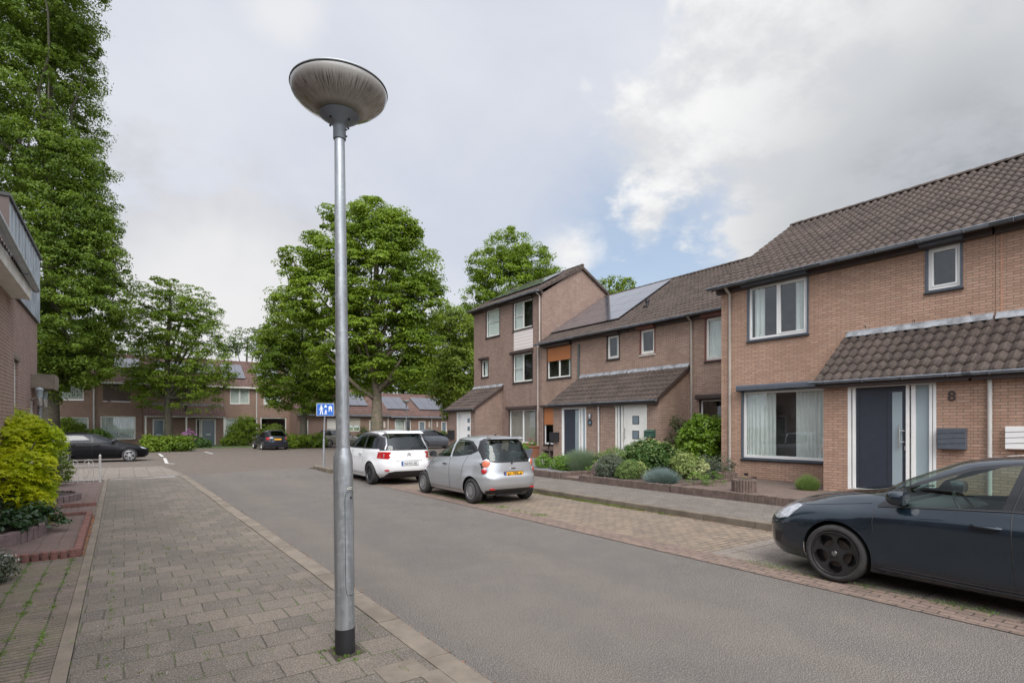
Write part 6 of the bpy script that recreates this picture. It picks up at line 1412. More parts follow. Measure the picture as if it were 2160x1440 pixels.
s = MB(); s.prism([(-1.7, 1.60), (-1.95, 1.535), (-1.96, 1.52), (-1.7, 1.53)], -.58, .58, 'y'); s.build('spoiler', whitep, c3, local=True, bevel=.01)

# ---- generic distant hatchback shell for the cars on the square
def small_shell(L=4.05, H=1.45, W=.87, sharp=0):
    h = L / 2
    return Shell(fx=[(.18, h - .18), (.3, h - .02), (.5, h), (.62, h - .06), (.72, h - .26), (.82, h - .62), (.9, h - .98), (.94, h - 1.15), (1.1, h - 1.5), (1.28, h - 1.95), (H - .06, h - 2.3), (H - .02, h - 2.55), (H, h - 2.8)],
                 rx=[(.18, -h + .12), (.3, -h + .02), (.55, -h), (.85, -h + .03), (.95, -h + .08), (1.05, -h + .2), (1.2, -h + .42), (H - .1, -h + .62), (H - .04, -h + .8), (H, -h + 1.1)],
                 wz=[(.18, W - .06), (.35, W - .01), (.6, W), (.8, W - .02), (.92, W - .05), (1.1, W - .11), (1.3, W - .21), (H - .06, W - .31), (H - .02, W - .48), (H, .1)],
                 nf=[(.18, 2.8), (H, 3.2)], nr=[(.18, 3.8), (H, 4)], zt=H, sm=5)
def mid_cuts(L, H, gl='carglassd', lightmat='redlens', black_pillar=True):
    h = L / 2; t = H - .10
    sd = [(h - 1.22, .955), (h - 1.5, 1.10), (h - 1.95, t - .09), (h - 2.3, t - .01), (-h + 1.4, t), (-h + .85, t - .07), (-h + .45, 1.08), (-h + .42, .985)]
    fa = [(h - 1.42, .985), (h - 1.6, 1.09), (h - 2.0, t - .11), (h - 2.3, t - .045), (-.10, t - .035), (-.06, .985)]
    fb = [(-.18, .985), (-.2, t - .035), (-h + 1.4, t - .04), (-h + .98, t - .1), (-h + .75, .995)]
    return [('window_surround', 'trim', sd, 'y', side_cond(), None), ('side_window', gl, fa, 'y', side_cond(), ('window_surround',)), ('rear_side_window', gl, fb, 'y', side_cond(), ('window_surround',)),
            ('windscreen', gl, [(-.7, .98), (.7, .98), (.56, H - .07), (-.56, H - .07)], 'x', wsc, ()), ('rear_window', gl, [(-.62, 1.0), (.62, 1.0), (.5, H - .08), (-.5, H - .08)], 'x', rsc, ()),
            ('headlight', 'clearlens', [(h - .42, .74), (h - .12, .70), (h - .02, .64), (h - .04, .58), (h - .3, .64)], 'y', lambda c, n: c.x > h - .8 and abs(c.y) > .35, ()),
            ('tail_light', lightmat, [(.48, .93), (.9, .93), (.9, .72), (.62, .72)], 'x', lambda c, n: c.x < -h + .35 and n.x < .4, ()),
            ('tail_light', lightmat, [(-.48, .93), (-.9, .93), (-.9, .72), (-.62, .72)], 'x', lambda c, n: c.x < -h + .35 and n.x < .4, ())]
def mid_car(label, wheelpx, heading, col, L=4.05, H=1.45, rim='twin', rimmat='chrome', rear_wheel=True, wb=2.54, plate=None, ref=None, W=.87):
    S = small_shell(L, H, W); h = heading; f = Vector((math.cos(h), math.sin(h), 0)); l = Vector((-math.sin(h), math.cos(h), 0))
    cuts = mid_cuts(L, H)
    c, b = make_car(label, S, ref, h, col, cuts=cuts, wheels=(wb / 2 + .06, -wb / 2 + .06), wr=.315, ww=.2, rimr=.22, rim=rim, rimmat=rimmat, track=W + .02, W=W - .01, archr=.36, beltz=.94)
    side_strip(S, c, [(L / 2 - 1.3, .94), (L / 2 - 1.3, .6), (L / 2 - 1.36, .28)]); side_strip(S, c, [(-.13, .97), (-.13, .28)], w=.005); side_strip(S, c, [(-.98, .93), (-.9, .7), (-.85, .65)])
    side_strip(S, c, [(L / 2 - 1.3, .27), (-.8, .27)]); side_handle(S, c, .08, .83, col, .18); side_handle(S, c, -.86, .85, col, .18); mirror(S, c, L / 2 - 1.45, 1.0, 'black', .19)
    if plate: rear_plate(S, c, .78, .50, .11, None, 'plateY')
    return c, S
blackp = paint('black_paint', (.003, .003, .004), rough=.35, dirt=.0, coat=.05, spec=.2); black2 = paint('black_blue_paint', (.012, .015, .025), rough=.25, metal=.2, dirt=.08)
beige = paint('beige_paint', (.24, .22, .18), metal=.4, rough=.3, dirt=.1); greyp = paint('grey_paint', (.115, .125, .14), metal=.5, rough=.3, dirt=.08)
pf = at(273, 973, Z=0); h0 = R(-1); f = Vector((math.cos(h0), math.sin(h0), 0)); l = Vector((-math.sin(h0), math.cos(h0), 0))
ref = pf - f * (1.27 + .06) + l * .86
mid_car('black hatchback with two-tone wheels parked sideways behind the low garden fence', None, h0, blackp, ref=(ref.x, ref.y, 0), L=4.3, rimmat=plain('two_tone_wheel', (.5, .5, .5), .3, metal=.7))
pb = at(700 / 2160 * 500 + 450 - 2, 950, Z=0); pb = at(576, 949, Z=0)
c5, S5 = mid_car('black hatchback seen from behind with dull yellow plate, parked across the square', None, R(92), black2, ref=(pb.x + .25, pb.y + 2.1, 0), rim='multi', rimmat='steel', plate=True, L=4.3)
pb = at(693, 943, Z=0); mid_car('beige hatchback parked sideways, mostly hidden by the lamp pole and white car', None, R(2), beige, ref=(pb.x + 1.22, pb.y + .9, 0), rim='multi', rimmat='steel', H=1.5)
pb = at(908, 947, Z=0); mid_car('dark grey estate car parked sideways behind the white and silver cars', None, R(1), greyp, ref=(pb.x + 1.1, 38.6, 0), rim='twin', rimmat='steel', L=4.5, H=1.5, wb=2.66)
# ================================================================ TREES AND PLANTS
def unit(a): return a / (np.linalg.norm(a, axis=1, keepdims=True) + 1e-9)
def leaf_quads(P, Nn, size, asp=.62, fold=.12):
    """one folded diamond per leaf; P positions, Nn leaf normals"""
    n = len(P); r = unit(RNG.normal(size=(n, 3))); t = unit(np.cross(Nn, r)); b = np.cross(Nn, t); s = size[:, None]
    V = np.stack([P - t * s * .5, P + b * s * asp * .5 - Nn * s * fold, P + t * s * .5 - Nn * s * fold * .8, P - b * s * asp * .5 - Nn * s * fold], 1).reshape(-1, 3)
    return V, np.arange(4 * n).reshape(-1, 4)
def star_leaves(P, Nn, size, lobes=5):
    n = len(P); r = unit(RNG.normal(size=(n, 3))); t = unit(np.cross(Nn, r)); b = np.cross(Nn, t); s = size[:, None]; V = []
    for k in range(lobes):
        a = (k - (lobes - 1) / 2) * 1.0; L = 1 - .1 * abs(k - (lobes - 1) / 2); ca, sa = math.cos(a), math.sin(a); c1, s1 = math.cos(a + .42), math.sin(a + .42); c2, s2 = math.cos(a - .42), math.sin(a - .42)
        V += [P, P + (t * c2 + b * s2) * s * .34, P + (t * ca + b * sa) * s * .62 * L - Nn * s * .12, P + (t * c1 + b * s1) * s * .34]
    V = np.stack(V, 1).reshape(-1, 3); q = np.arange(4 * n * lobes).reshape(-1, 4); return V, q
def clump_leaves(blobs, nclump, per, rc, size, flat=.6, up=.55, inner=.5, droop=0, zmin=None, squash=None):
    blobs = np.array(blobs, dtype=float); w = blobs[:, 3] ** 2; w /= w.sum(); idx = RNG.choice(len(blobs), nclump, p=w)
    d = unit(RNG.normal(size=(nclump, 3))); rad = blobs[idx, 3] * RNG.uniform(inner, 1, nclump) ** .5 * np.where(RNG.uniform(0, 1, nclump) < .14, RNG.uniform(1.02, 1.13, nclump), 1.)
    sq = np.ones(3) if squash is None else np.array(squash)
    C = blobs[idx, :3] + d * rad[:, None] * sq
    if zmin is not None: C[:, 2] = np.maximum(C[:, 2], zmin + RNG.uniform(0, rc, nclump))
    rcs = rc * RNG.uniform(.45, 1.45, nclump); k = RNG.poisson(per, nclump) + 4; ii = np.repeat(np.arange(nclump), k); n = len(ii)
    u = unit(RNG.normal(size=(n, 3)) + np.array([0, 0, .35])); rr = RNG.uniform(.4, 1, n) ** .6 * rcs[ii] * np.where(RNG.uniform(0, 1, n) < .12, RNG.uniform(1, 1.6, n), 1.)
    P = C[ii] + u * rr[:, None] * np.array([1, 1, flat]); 
    if droop: P[:, 2] -= droop * (rr ** 2) / (rcs[ii] + .01)
    N = unit(u * .7 + d[ii] * .35 + np.array([0, 0, up]) + RNG.normal(size=(n, 3)) * .45)
    return P, N, size * RNG.uniform(.65, 1.3, n), C
def limb_mesh(base, top, r0, branches, crook=.15, root=.0):
    """trunk with tapered limbs reaching to branch end points"""
    mb = MB(); base = Vector(base); top = Vector(top); n = 9; pts = []; rad = []
    for i in range(n + 1):
        f = i / n; p = base.lerp(top, f) + Vector((math.sin(f * 5 + base.x) * crook * f, math.cos(f * 4 + base.y) * crook * f, 0)); pts.append(p); rad.append(r0 * (1 - .72 * f) * (1.45 if i == 0 else 1.12 if i == 1 else 1))
    mb.tube(pts, rad, 12)
    for k, (f0, end, rr) in enumerate(branches):
        i = f0 * n; a = pts[int(i)].lerp(pts[min(n, int(i) + 1)], i - int(i)); e = Vector(end); q = [a]; m = 6
        for j in range(1, m + 1):
            t = j / m; p = a.lerp(e, t); p.z += math.sin(t * PI) * (e - a).length * -.06 + 0; q.append(p + Vector((random.uniform(-1, 1), random.uniform(-1, 1), random.uniform(-1, 1))) * .05 * (e - a).length * (1 - abs(t - .5)) * .6)
        mb.tube(q, [rr * (1 - .8 * j / m) for j in range(m + 1)], 7)
    return mb
def depth_pt(px, py, dep): return Vector((0, 0, CAMH)) + ray(px, py) * dep
def tree(label, px, dep, blobs_px, nclump, per, rc, size, mat, trunk_r, top_py, bark='bark', name='tree', flat=.6, up=.55, inner=.5, gz=0, group='trees round the square', droop=0, nb=12, cat='tree', fork=.3, dz=1.0):
    b = depth_pt(px, HY, dep); b.z = gz; root = empty(name, b); tag(root, label, cat, group)
    bl = []
    for q in blobs_px:
        x, y, r = q[:3]; off = q[3] if len(q) > 3 else 0; c = depth_pt(x, y, dep + off); bl.append((c.x, c.y, c.z, r / FPX * (dep + off)))
    P, N, s, C = clump_leaves(bl, nclump, per, rc, size, flat, up, inner, droop)
    V, F = leaf_quads(P, N, s); np_mesh('crown', V, F, mat, root)
    top = depth_pt(px, top_py, dep); ends = []
    sel = C[RNG.choice(len(C), nb, replace=False)]
    H = top.z - gz
    for c in sel:
        f0 = np.clip((c[2] - gz) / H * .55 + RNG.uniform(-.05, .1), fork, .93); cc = Vector((top.x, top.y, 0)); e = Vector(c) 
        ends.append((float(f0), e, trunk_r * (.55 - .35 * float(f0))))
    limb_mesh(b, top, trunk_r, ends).build('trunk', bark, root, smooth=True, angle=180)
    return root
M['leafdark'] = leaf_mat('dark_leaves', (.10, .165, .014), (.155, .225, .022), (.07, .12, .012), .42)
M['leafmid'] = leaf_mat('mid_leaves', (.125, .20, .015), (.20, .28, .024), (.090, .15, .013), .48)
M['leaflime'] = leaf_mat('lime_leaves', (.145, .225, .015), (.235, .33, .026), (.10, .165, .013), .48)
M['leaffar'] = leaf_mat('far_leaves', (.075, .120, .035), (.12, .165, .05), (.055, .09, .028), .3)
M['leafpale'] = leaf_mat('pale_leaves', (.18, .25, .03), (.26, .33, .05), (.12, .18, .02), .45)
tree('giant dark columnar tree filling the left edge of the picture', 107, 36, [(30, -190, 165), (35, -40, 150, -1), (20, 110, 160), (105, 60, 75), (45, 240, 140), (140, 350, 58), (60, 380, 150), (140, 450, 90), (70, 520, 165), (190, 560, 72), (100, 650, 160), (210, 650, 55), (50, 740, 110), (150, 750, 80), (100, 790, 60)], 3700, 112, .55, .15, 'leafdark', .40, -200, bark='bark', inner=.45, nb=24, up=.3)
tree('round bright green tree in front of the grey doors across the square', 355, 43, [(335, 632, 50), (375, 640, 55), (420, 655, 48), (300, 690, 48), (360, 700, 85), (440, 710, 50), (310, 760, 62), (370, 770, 85), (440, 775, 58), (275, 795, 38), (330, 818, 52), (415, 815, 58), (478, 792, 22)], 800, 62, .5, .15, 'leafmid', .30, 600, inner=.15, flat=.42, nb=16, droop=.2)
tree('smaller horse chestnut left of the tallest one, its dark trunk beside the home-zone sign', 640, 44, [(610, 690, 58), (650, 715, 60), (585, 735, 52), (620, 775, 75), (570, 790, 38), (670, 790, 62), (600, 825, 42), (665, 838, 40), (700, 800, 40)], 850, 74, .55, .165, 'leafmid', .30, 680, inner=.35, flat=.45, nb=12, droop=.25)
tree('tall spreading horse chestnut behind the foreground lamp pole', 795, 38, [(790, 490, 72), (745, 465, 32), (702, 445, 20), (835, 490, 45), (868, 478, 22), (790, 455, 45), (700, 530, 62), (640, 560, 45), (605, 535, 16), (870, 560, 58), (790, 590, 110), (690, 620, 80), (615, 650, 50), (880, 640, 58), (915, 612, 20), (800, 690, 100), (720, 720, 70), (880, 720, 50), (770, 770, 62), (860, 770, 40), (700, 775, 40), (885, 765, 28)], 1750, 90, .56, .168, 'leaflime', .40, 470, bark='barkL', inner=.5, flat=.42, nb=22, droop=.28, fork=.22)
tree('broad tree rising behind the three-storey house', 1075, 50, [(1075, 530, 48), (1035, 565, 45), (1120, 560, 48), (1070, 610, 75), (1150, 590, 28), (1015, 640, 40), (1100, 660, 70), (1030, 700, 60), (1000, 760, 50), (1010, 830, 50), (1165, 580, 20)], 1200, 70, .56, .175, 'leaflime', .35, 540, inner=.5, flat=.5, nb=10)
tree('pale green bushy tree between the chestnut and the three-storey house', 960, 45, [(950, 680, 35), (975, 700, 36), (935, 740, 42), (970, 770, 50), (945, 815, 42), (985, 840, 40), (925, 690, 18), (960, 860, 30)], 950, 50, .5, .17, 'leafpale', .22, 690, inner=.5, flat=.7, nb=8, gz=0)
tree('tree top peeping over the set-back roof beside the tall gable', 1300, 62, [(1285, 610, 26), (1320, 606, 20), (1300, 640, 35), (1270, 640, 30)], 200, 40, .55, .24, 'leafmid', .3, 600, nb=4)
tree('dark wooded mass behind the bungalows', 850, 74, [(830, 790, 40), (875, 800, 42), (910, 820, 35), (800, 800, 30), (765, 780, 40), (930, 790, 40), (720, 790, 35)], 700, 40, 1.0, .30, 'leafmid', .35, 790, nb=4)
tree('hazy distant tree above the roofs left of the chestnuts', 520, 84, [(500, 715, 24), (530, 725, 20), (480, 745, 25), (545, 700, 16), (560, 730, 30), (590, 740, 25)], 190, 22, .8, .30, 'leaffar', .3, 710, nb=6, inner=.2)
tree('distant tree behind the left houses under the tall dark tree', 230, 80, [(200, 730, 40), (250, 750, 35), (310, 745, 30), (150, 740, 45)], 160, 30, 1.1, .36, 'leaffar', .3, 740, nb=4)
tree('young slender tree with pale foliage in front of the left windows', 140, 42, [(140, 895, 16), (150, 905, 14), (128, 908, 14)], 60, 26, .28, .16, 'leafpale', .05, 890, nb=3, group=None)

def shrub(label, c, blobs, nclump, per, rc, size, mat, name='shrub', cat='shrub', group='garden plants', up=.5, flat=.8, inner=.6, asp=.62, stems=True, gz=.25, quads=True):
    root = empty(name, (c[0], c[1], gz)); tag(root, label, cat, group)
    bl = [(c[0] + x, c[1] + y, gz + z, r) for x, y, z, r in blobs]
    P, N, s, C = clump_leaves(bl, nclump, per, rc, size, flat, up, inner); k = P[:, 2] > gz + .01; V, F = leaf_quads(P[k], N[k], s[k], asp); np_mesh('foliage', V, F, mat, root)
    if stems:
        mb = MB()
        for q in C[RNG.choice(len(C), min(9, len(C)), replace=False)]: mb.tube([(c[0] + random.uniform(-.05, .05), c[1] + random.uniform(-.05, .05), gz - .02), ((c[0] + q[0]) / 2, (c[1] + q[1]) / 2, (gz + q[2]) / 2 + .05), tuple(q)], [.014, .01, .004], 5)
        mb.build('stem', 'bark', root)
    return root
def spiky(label, c, r, h, n, mat, gz=.25, w=.006, name='grass_tuft', cat='plant', group='garden plants', curl=.35, seg=3, tip=None):
    """dome of thin upright blades"""
    root = empty(name, (c[0], c[1], gz)); tag(root, label, cat, group)
    a = RNG.uniform(0, 2 * PI, n); q = np.sqrt(RNG.uniform(0, 1, n)); bx = c[0] + np.cos(a) * q * r * .7; by = c[1] + np.sin(a) * q * r * .7
    L = h * RNG.uniform(.6, 1.15, n) * (1.12 - .72 * q * q); lean = q * RNG.uniform(.3, 1.3, n) * (r / h); dx, dy = np.cos(a + RNG.normal(0, .4, n)) * lean, np.sin(a + RNG.normal(0, .4, n)) * lean
    side = RNG.uniform(0, PI, n); sx, sy = np.cos(side) * w, np.sin(side) * w; V = []; F = []
    rows = []
    for k in range(seg + 1):
        f = k / seg; x = bx + dx * L * f * (1 + curl * f) * .55; y = by + dy * L * f * (1 + curl * f) * .55; z = gz + L * (f - .18 * curl * f * f * q * 2); ww = 1 - f * .85
        rows += [np.stack([x - sx * ww, y - sy * ww, z], 1), np.stack([x + sx * ww, y + sy * ww, z], 1)]
    V = np.stack(rows, 1).reshape(-1, 3); b = np.arange(n)[:, None] * 2 * (seg + 1); F = np.concatenate([b + np.array([[2 * k, 2 * k + 1, 2 * k + 3, 2 * k + 2]]) for k in range(seg)])
    np_mesh('blades', V, F, mat, root); return root
M['laurel'] = leaf_mat('laurel_leaves', (.13, .23, .018), (.20, .31, .03), (.09, .17, .012), .3, .3)
M['vib'] = leaf_mat('viburnum_leaves', (.045, .095, .018), (.075, .14, .028), (.032, .07, .014), .2)
M['umbel'] = leaf_mat('cream_umbels', (.42, .44, .20), (.30, .36, .12), (.36, .38, .16), .1)
M['greyleaf'] = leaf_mat('grey_leaves', (.085, .105, .07), (.13, .15, .105), (.06, .075, .05), .15)
M['sage'] = leaf_mat('soft_green', (.13, .20, .05), (.19, .26, .08), (.10, .155, .04), .25)
M['fescue'] = leaf_mat('blue_fescue', (.16, .22, .21), (.24, .30, .29), (.11, .16, .15), .15)
M['lav'] = leaf_mat('lavender_green', (.14, .19, .12), (.20, .26, .17), (.10, .15, .08), .2)
M['lime2'] = leaf_mat('fresh_green', (.11, .21, .025), (.17, .29, .04), (.08, .16, .02), .3)
M['varieg'] = leaf_mat('variegated', (.26, .31, .09), (.14, .21, .05), (.38, .40, .18), .2)
M['yellow'] = leaf_mat('yellow_maple_leaves', (.60, .64, .012), (.74, .74, .02), (.42, .54, .012), .5, .45)
M['ivy'] = leaf_mat('ivy_leaves', (.025, .06, .02), (.05, .10, .03), (.02, .05, .015), .1, .3)
M['pink'] = leaf_mat('pink_flowers', (.55, .03, .10), (.45, .02, .06), (.6, .05, .15), .2)
M['lilac'] = leaf_mat('lilac_flowers', (.45, .18, .42), (.36, .14, .34), (.5, .22, .45), .2)
M['whitefl'] = leaf_mat('white_flowers', (.6, .62, .58), (.5, .53, .5), (.62, .62, .6), .2)
M['climber'] = leaf_mat('climber_leaves', (.035, .065, .02), (.07, .10, .03), (.05, .045, .02), .15)
def gp(px, py, Z=.26): return at(px, py, Z=Z)
# densely planted bed (right half of the set-back pair)
x = gp(1362, 985); X0 = 13.2
def bedpt(px, X): p = at(px, 940, X=X); return (X, p.y)
c = bedpt(1486, 15.6); shrub('large glossy laurel bush against the corner of the orange house', c, [(0, 0, 1.0, .78), (.15, .42, .85, .62), (.1, -.35, 1.1, .68), (0, .1, 1.35, .5), (0, 0, .45, .65), (0, .4, .4, .5)], 820, 24, .15, .095, 'laurel', asp=.55, inner=.8)
c = bedpt(1366, 13.35); shrub('dark viburnum bush with flat cream flower heads before the white door', c, [(0, 0, .52, .55), (.05, .5, .42, .48), (0, -.5, .45, .52), (0, 0, .3, .66), (0, .3, .5, .5), (0, -.3, .5, .5)], 800, 24, .13, .07, 'vib', inner=.8)
rt = bpy.data.objects[-1] if False else None
vb = [o for o in bpy.data.objects if o.get('label', '').startswith('dark viburnum')][0]
P, N, s, C = clump_leaves([(c[0], c[1], .25 + .56, .57), (c[0] + .05, c[1] + .5, .25 + .46, .5), (c[0], c[1] - .5, .25 + .49, .54)], 420, 9, .05, .025, .25, .9, .97)
k = C[:, 2] > .85; P2 = P[P[:, 2] > .85]; V, F = leaf_quads(P2, N[P[:, 2] > .85], s[P[:, 2] > .85] * 1.1); np_mesh('flowers', V, F, 'umbel', vb)
c = bedpt(1426, 15.9); shrub('straggly dark climber between the porch side and the laurel', c, [(0, 0, 1.0, .4), (.1, -.1, 1.45, .32), (0, .2, .5, .45), (.1, .1, 1.7, .2)], 150, 16, .14, .06, 'climber', inner=.1)
c = bedpt(1447, 13.0); shrub('yellow-green variegated shrub beside the blue fescue', c, [(0, 0, .38, .38), (.1, -.3, .3, .34), (.1, .25, .42, .3)], 300, 18, .1, .05, 'varieg', inner=.3)
c = bedpt(1492, 13.6); shrub('loose wispy grey-green plants at the foot of the laurel', c, [(0, 0, .25, .4), (.2, -.3, .28, .4), (.2, .35, .3, .4)], 170, 16, .12, .04, 'greyleaf', inner=.1)
c = bedpt(1288, 11.75); shrub('dark grey-green mound at the left end of the planted bed', c, [(0, 0, .28, .38), (0, .24, .22, .32), (.05, -.26, .22, .32)], 520, 26, .08, .032, 'greyleaf', inner=.75)
c = bedpt(1328, 11.7); shrub('small rounded light green mound left of the blue fescue', c, [(0, 0, .20, .32), (0, .14, .16, .28)], 520, 26, .05, .026, 'sage', inner=.85)
c = bedpt(1296, 12.9); shrub('wide mid-green mound behind the grey one', c, [(0, 0, .34, .46), (0, .45, .26, .4), (0, -.42, .28, .4)], 620, 24, .08, .035, 'sage', inner=.8)
c = bedpt(1352, 11.9); shrub('little cream-tipped shrub between the light mound and the fescue', c, [(0, 0, .26, .2), (0, 0, .42, .12)], 70, 12, .07, .035, 'varieg', inner=.1)
c = bedpt(1395, 11.5); spiky('round tuft of blue fescue grass by the bed edging', c, .50, .38, 5200, 'fescue', w=.004)
c = bedpt(1250, 12.2); shrub('low yellow-green ground plants at the corner of the bed', c, [(0, 0, .05, .25), (0, -.9, .04, .25), (-.1, -1.9, .04, .3)], 110, 16, .08, .03, 'lime2', flat=.4, stems=False)
c = bedpt(1470, 11.9); shrub('low fresh green ground cover right of the fescue', c, [(0, 0, .05, .3), (.3, -.3, .05, .3)], 110, 16, .08, .03, 'lime2', flat=.4, stems=False)
# gravel garden
c = bedpt(1226, 12.6); spiky('large soft lavender clump before the dark front door', c, .72, .66, 8500, 'lav', w=.005, curl=.2)
c = bedpt(1190, 12.3); shrub('bright green leafy plants at the edging of the gravel garden', c, [(0, 0, .18, .30), (0, .3, .16, .28), (-.1, -.3, .16, .28)], 300, 18, .1, .05, 'lime2')
c = bedpt(1146, 12.3); shrub('small bright green perennial left in the gravel garden', c, [(0, 0, .2, .28)], 150, 16, .09, .045, 'lime2')
c = bedpt(1262, 13.4); shrub('strap-leaved green plant under the porch downpipe', c, [(0, 0, .15, .26), (0, -.3, .12, .2)], 80, 14, .12, .09, 'vib', asp=.18, up=.2)
c = bedpt(1262, 12.45); shrub('pale purple catmint spilling towards the path', c, [(0, 0, .1, .2)], 60, 16, .07, .022, 'lilac', stems=False, gz=.25)
# forecourt
c0 = at(1708, 1034, Z=.25); spiky('green lavender bush below the big front window', (c0.x + .1, c0.y + .1), .30, .34, 2600, 'sage', w=.004, curl=.2)
# pots
px_ = POT; shrub('green geranium foliage growing in the tall grey pot', (px_.x, px_.y), [(0, 0, .04, .24)], 80, 14, .09, .06, 'lime2', gz=.74, name='geranium', group=None)
gr = [o for o in bpy.data.objects if o.name.startswith('geranium')][0]
P, N, s, C = clump_leaves([(px_.x, px_.y, .92, .2)], 16, 12, .045, .03); V, F = leaf_quads(P, N, s); np_mesh('flowers', V, F, 'pink', gr)
q = [o for o in bpy.data.objects if o.name == 'terracotta_box'][0].location
shrub('pink geranium in the terracotta planter', (q.x, q.y), [(0, 0, .06, .2)], 60, 12, .08, .05, 'lime2', gz=.78, name='geranium', group=None)
gr = [o for o in bpy.data.objects if o.name == 'geranium.001'][0]
P, N, s, C = clump_leaves([(q.x, q.y, 1.0, .18)], 18, 12, .05, .03); V, F = leaf_quads(P, N, s); np_mesh('flowers', V, F, 'pink', gr)
# across the square
def sq(px, Y=54.2): return (at(px, 930, Y=Y).x, Y)
G2 = 'shrubs in front of the far houses'
def box_row(label, a, b, Y, h, mat, n, size=.16, w=.7, rc=.3, name='hedge'):
    xa, xb = sq(a, Y)[0], sq(b, Y)[0]; m = max(2, int((xb - xa) / .6)); c = ((xa + xb) / 2, Y)
    shrub(label, c, [((xb - xa) * (i / (m - 1) - .5), random.uniform(-.1, .1), h * .5, h * .55) for i in range(m)], n, 22, rc, size, mat, name=name, cat='hedge', group=G2, gz=.0)
box_row('low clipped hedge round the foot of the round tree', 318, 386, 44.0, .95, 'leafmid', 260)
box_row('low dark hedge between the two trees right of the black car', 622, 672, 44.5, 1.0, 'leafmid', 200)
for lab, px, Y, h, r, m, n in (('big rounded dark shrub before the left window', 145, 53.5, 2.3, 1.2, 'leafmid', 170), ('tall leafy shrub under the two-light windows', 520, 52, 2.6, 1.15, 'leafmid', 190), ('pale flowering shrub behind the parked black hatchback', 577, 51.5, 1.9, .9, 'leafpale', 150),
                               ('hydrangea-like clump near the second grey door', 402, 49.5, 1.0, .55, 'vib', 80), ('low dark shrub by the grey door step', 425, 49.5, .7, .6, 'vib', 80), ('round green shrub under the wide far window', 495, 51.5, 1.2, .9, 'leafmid', 110), ('light shrub beside the left downpipe', 205, 53.8, 1.5, .7, 'lime2', 90),
                               ('green hedge-like shrub right of the grey estate car', 935, 47, 1.1, .8, 'leafmid', 110), ('climber on the bungalow wall', 768, 52.3, 1.6, .35, 'vib', 50)):
    c = sq(px, Y); shrub(lab, c, [(0, 0, h * .55, h * .42), (r * .6, 0, h * .4, h * .34), (-r * .6, 0, h * .4, h * .34), (0, 0, h * .75, h * .25)], n, 22, .32, .16, m, group=G2, gz=0)
hy = [o for o in bpy.data.objects if o.get('label', '').startswith('hydrangea')][0].location
P, N, s, C = clump_leaves([(hy.x - .1, hy.y - .2, 1.0, .5)], 40, 12, .12, .09); V, F = leaf_quads(P, N, s)
np_mesh('flowers', V, F, 'lilac', [o for o in bpy.data.objects if o.get('label', '').startswith('hydrangea')][0])
# grass strips before the far houses
mb = MB(); a, b = sq(70, 53)[0], sq(610, 53)[0]; struct(mb.box(a, 48.5, -.02, b, 55.4, .05).build('grass_verge', 'grass'))
# yellow Japanese maple at the left edge
root = empty('yellow_maple', (-1.55, 11.1, .2)); tag(root, 'bright yellow-green Japanese maple at the left edge above the ivy bed', 'tree')
V = []; F = []; off = 0
sprays = [(15, 872, 60, 1.0), (50, 893, 62, .2), (5, 905, 70, -.2), (75, 915, 55, .3), (35, 930, 85, 0), (-10, 950, 80, -.5), (60, 945, 52, .5), (20, 985, 70, .0), (70, 993, 45, -.3), (35, 1012, 72, .2), (70, 1028, 42, .4), (10, 1035, 80, -.3), (85, 1022, 26, .1), (15, 1065, 72, .3), (45, 1085, 52, -.1), (0, 1100, 62, .4), (40, 960, 60, -.6), (30, 1045, 62, -.6), (50, 1000, 50, .2), (15, 985, 50, -.9), (20, 1025, 50, -.9), (-60, 900, 90, .5), (-70, 1000, 100, .3), (-50, 1080, 80, 0), (95, 905, 35, .1), (60, 1095, 34, .2)]
stems = []
for x, y, r, o in sprays:
    c = depth_pt(x, y, 9.2 + o * .9); rr = r / FPX * 9.2 * 1.0; n = int(620 * (r / 70) ** 2) + 120
    a = RNG.uniform(0, 2 * PI, n); q = np.sqrt(RNG.uniform(0, 1, n)) * rr; P = np.stack([c.x + np.cos(a) * q, c.y + np.sin(a) * q * .9, c.z + RNG.normal(0, .05, n) - (q / rr) ** 2 * .2 + .05], 1)
    N = unit(np.stack([np.cos(a) * .35, np.sin(a) * .35, np.full(n, .9)], 1) + RNG.normal(size=(n, 3)) * .28)
    v, f = star_leaves(P, N, .085 * RNG.uniform(.7, 1.25, n)); V.append(v); F.append(f + off); off += len(v); stems.append(c)
np_mesh('crown', np.concatenate(V), np.concatenate(F), 'yellow', root)
mb = MB(); b = Vector((-1.55, 11.1, .2))
for c in stems: m = b.lerp(c, .5) + Vector((0, 0, .25)); mb.tube([b + Vector((random.uniform(-.04, .04), random.uniform(-.04, .04), 0)), b.lerp(m, .5) + Vector((0, 0, .05)), m, c], [.022, .017, .012, .004], 6)
mb.build('trunk', 'bark', root, smooth=True)
shrub('dark ivy filling the curved bed under the yellow maple', (-1.4, 11.2), [(0, 0, -.02, .45), (0, .6, -.02, .4), (0, -.6, -.02, .4), (.25, 0, -.02, .4)], 300, 14, .1, .07, 'ivy', gz=.2, name='ivy', cat='plant', group=None, flat=.5, stems=False)
shrub('dense green conifer shrub behind the fence end', (at(112, 990, Y=20).x, 20.0), [(0, 0, .5, .45), (0, 0, .95, .3), (-.3, 0, .5, .4)], 220, 22, .12, .06, 'leafmid', gz=.05, group=None, name='conifer_shrub')
shrub('bare twiggy bush in the round bed by the entrance', (-1.3, 16.0), [(0, 0, .5, .35), (.1, .2, .75, .25)], 30, 6, .1, .035, 'climber', gz=.18, group=None, name='twiggy_bush', inner=.1)
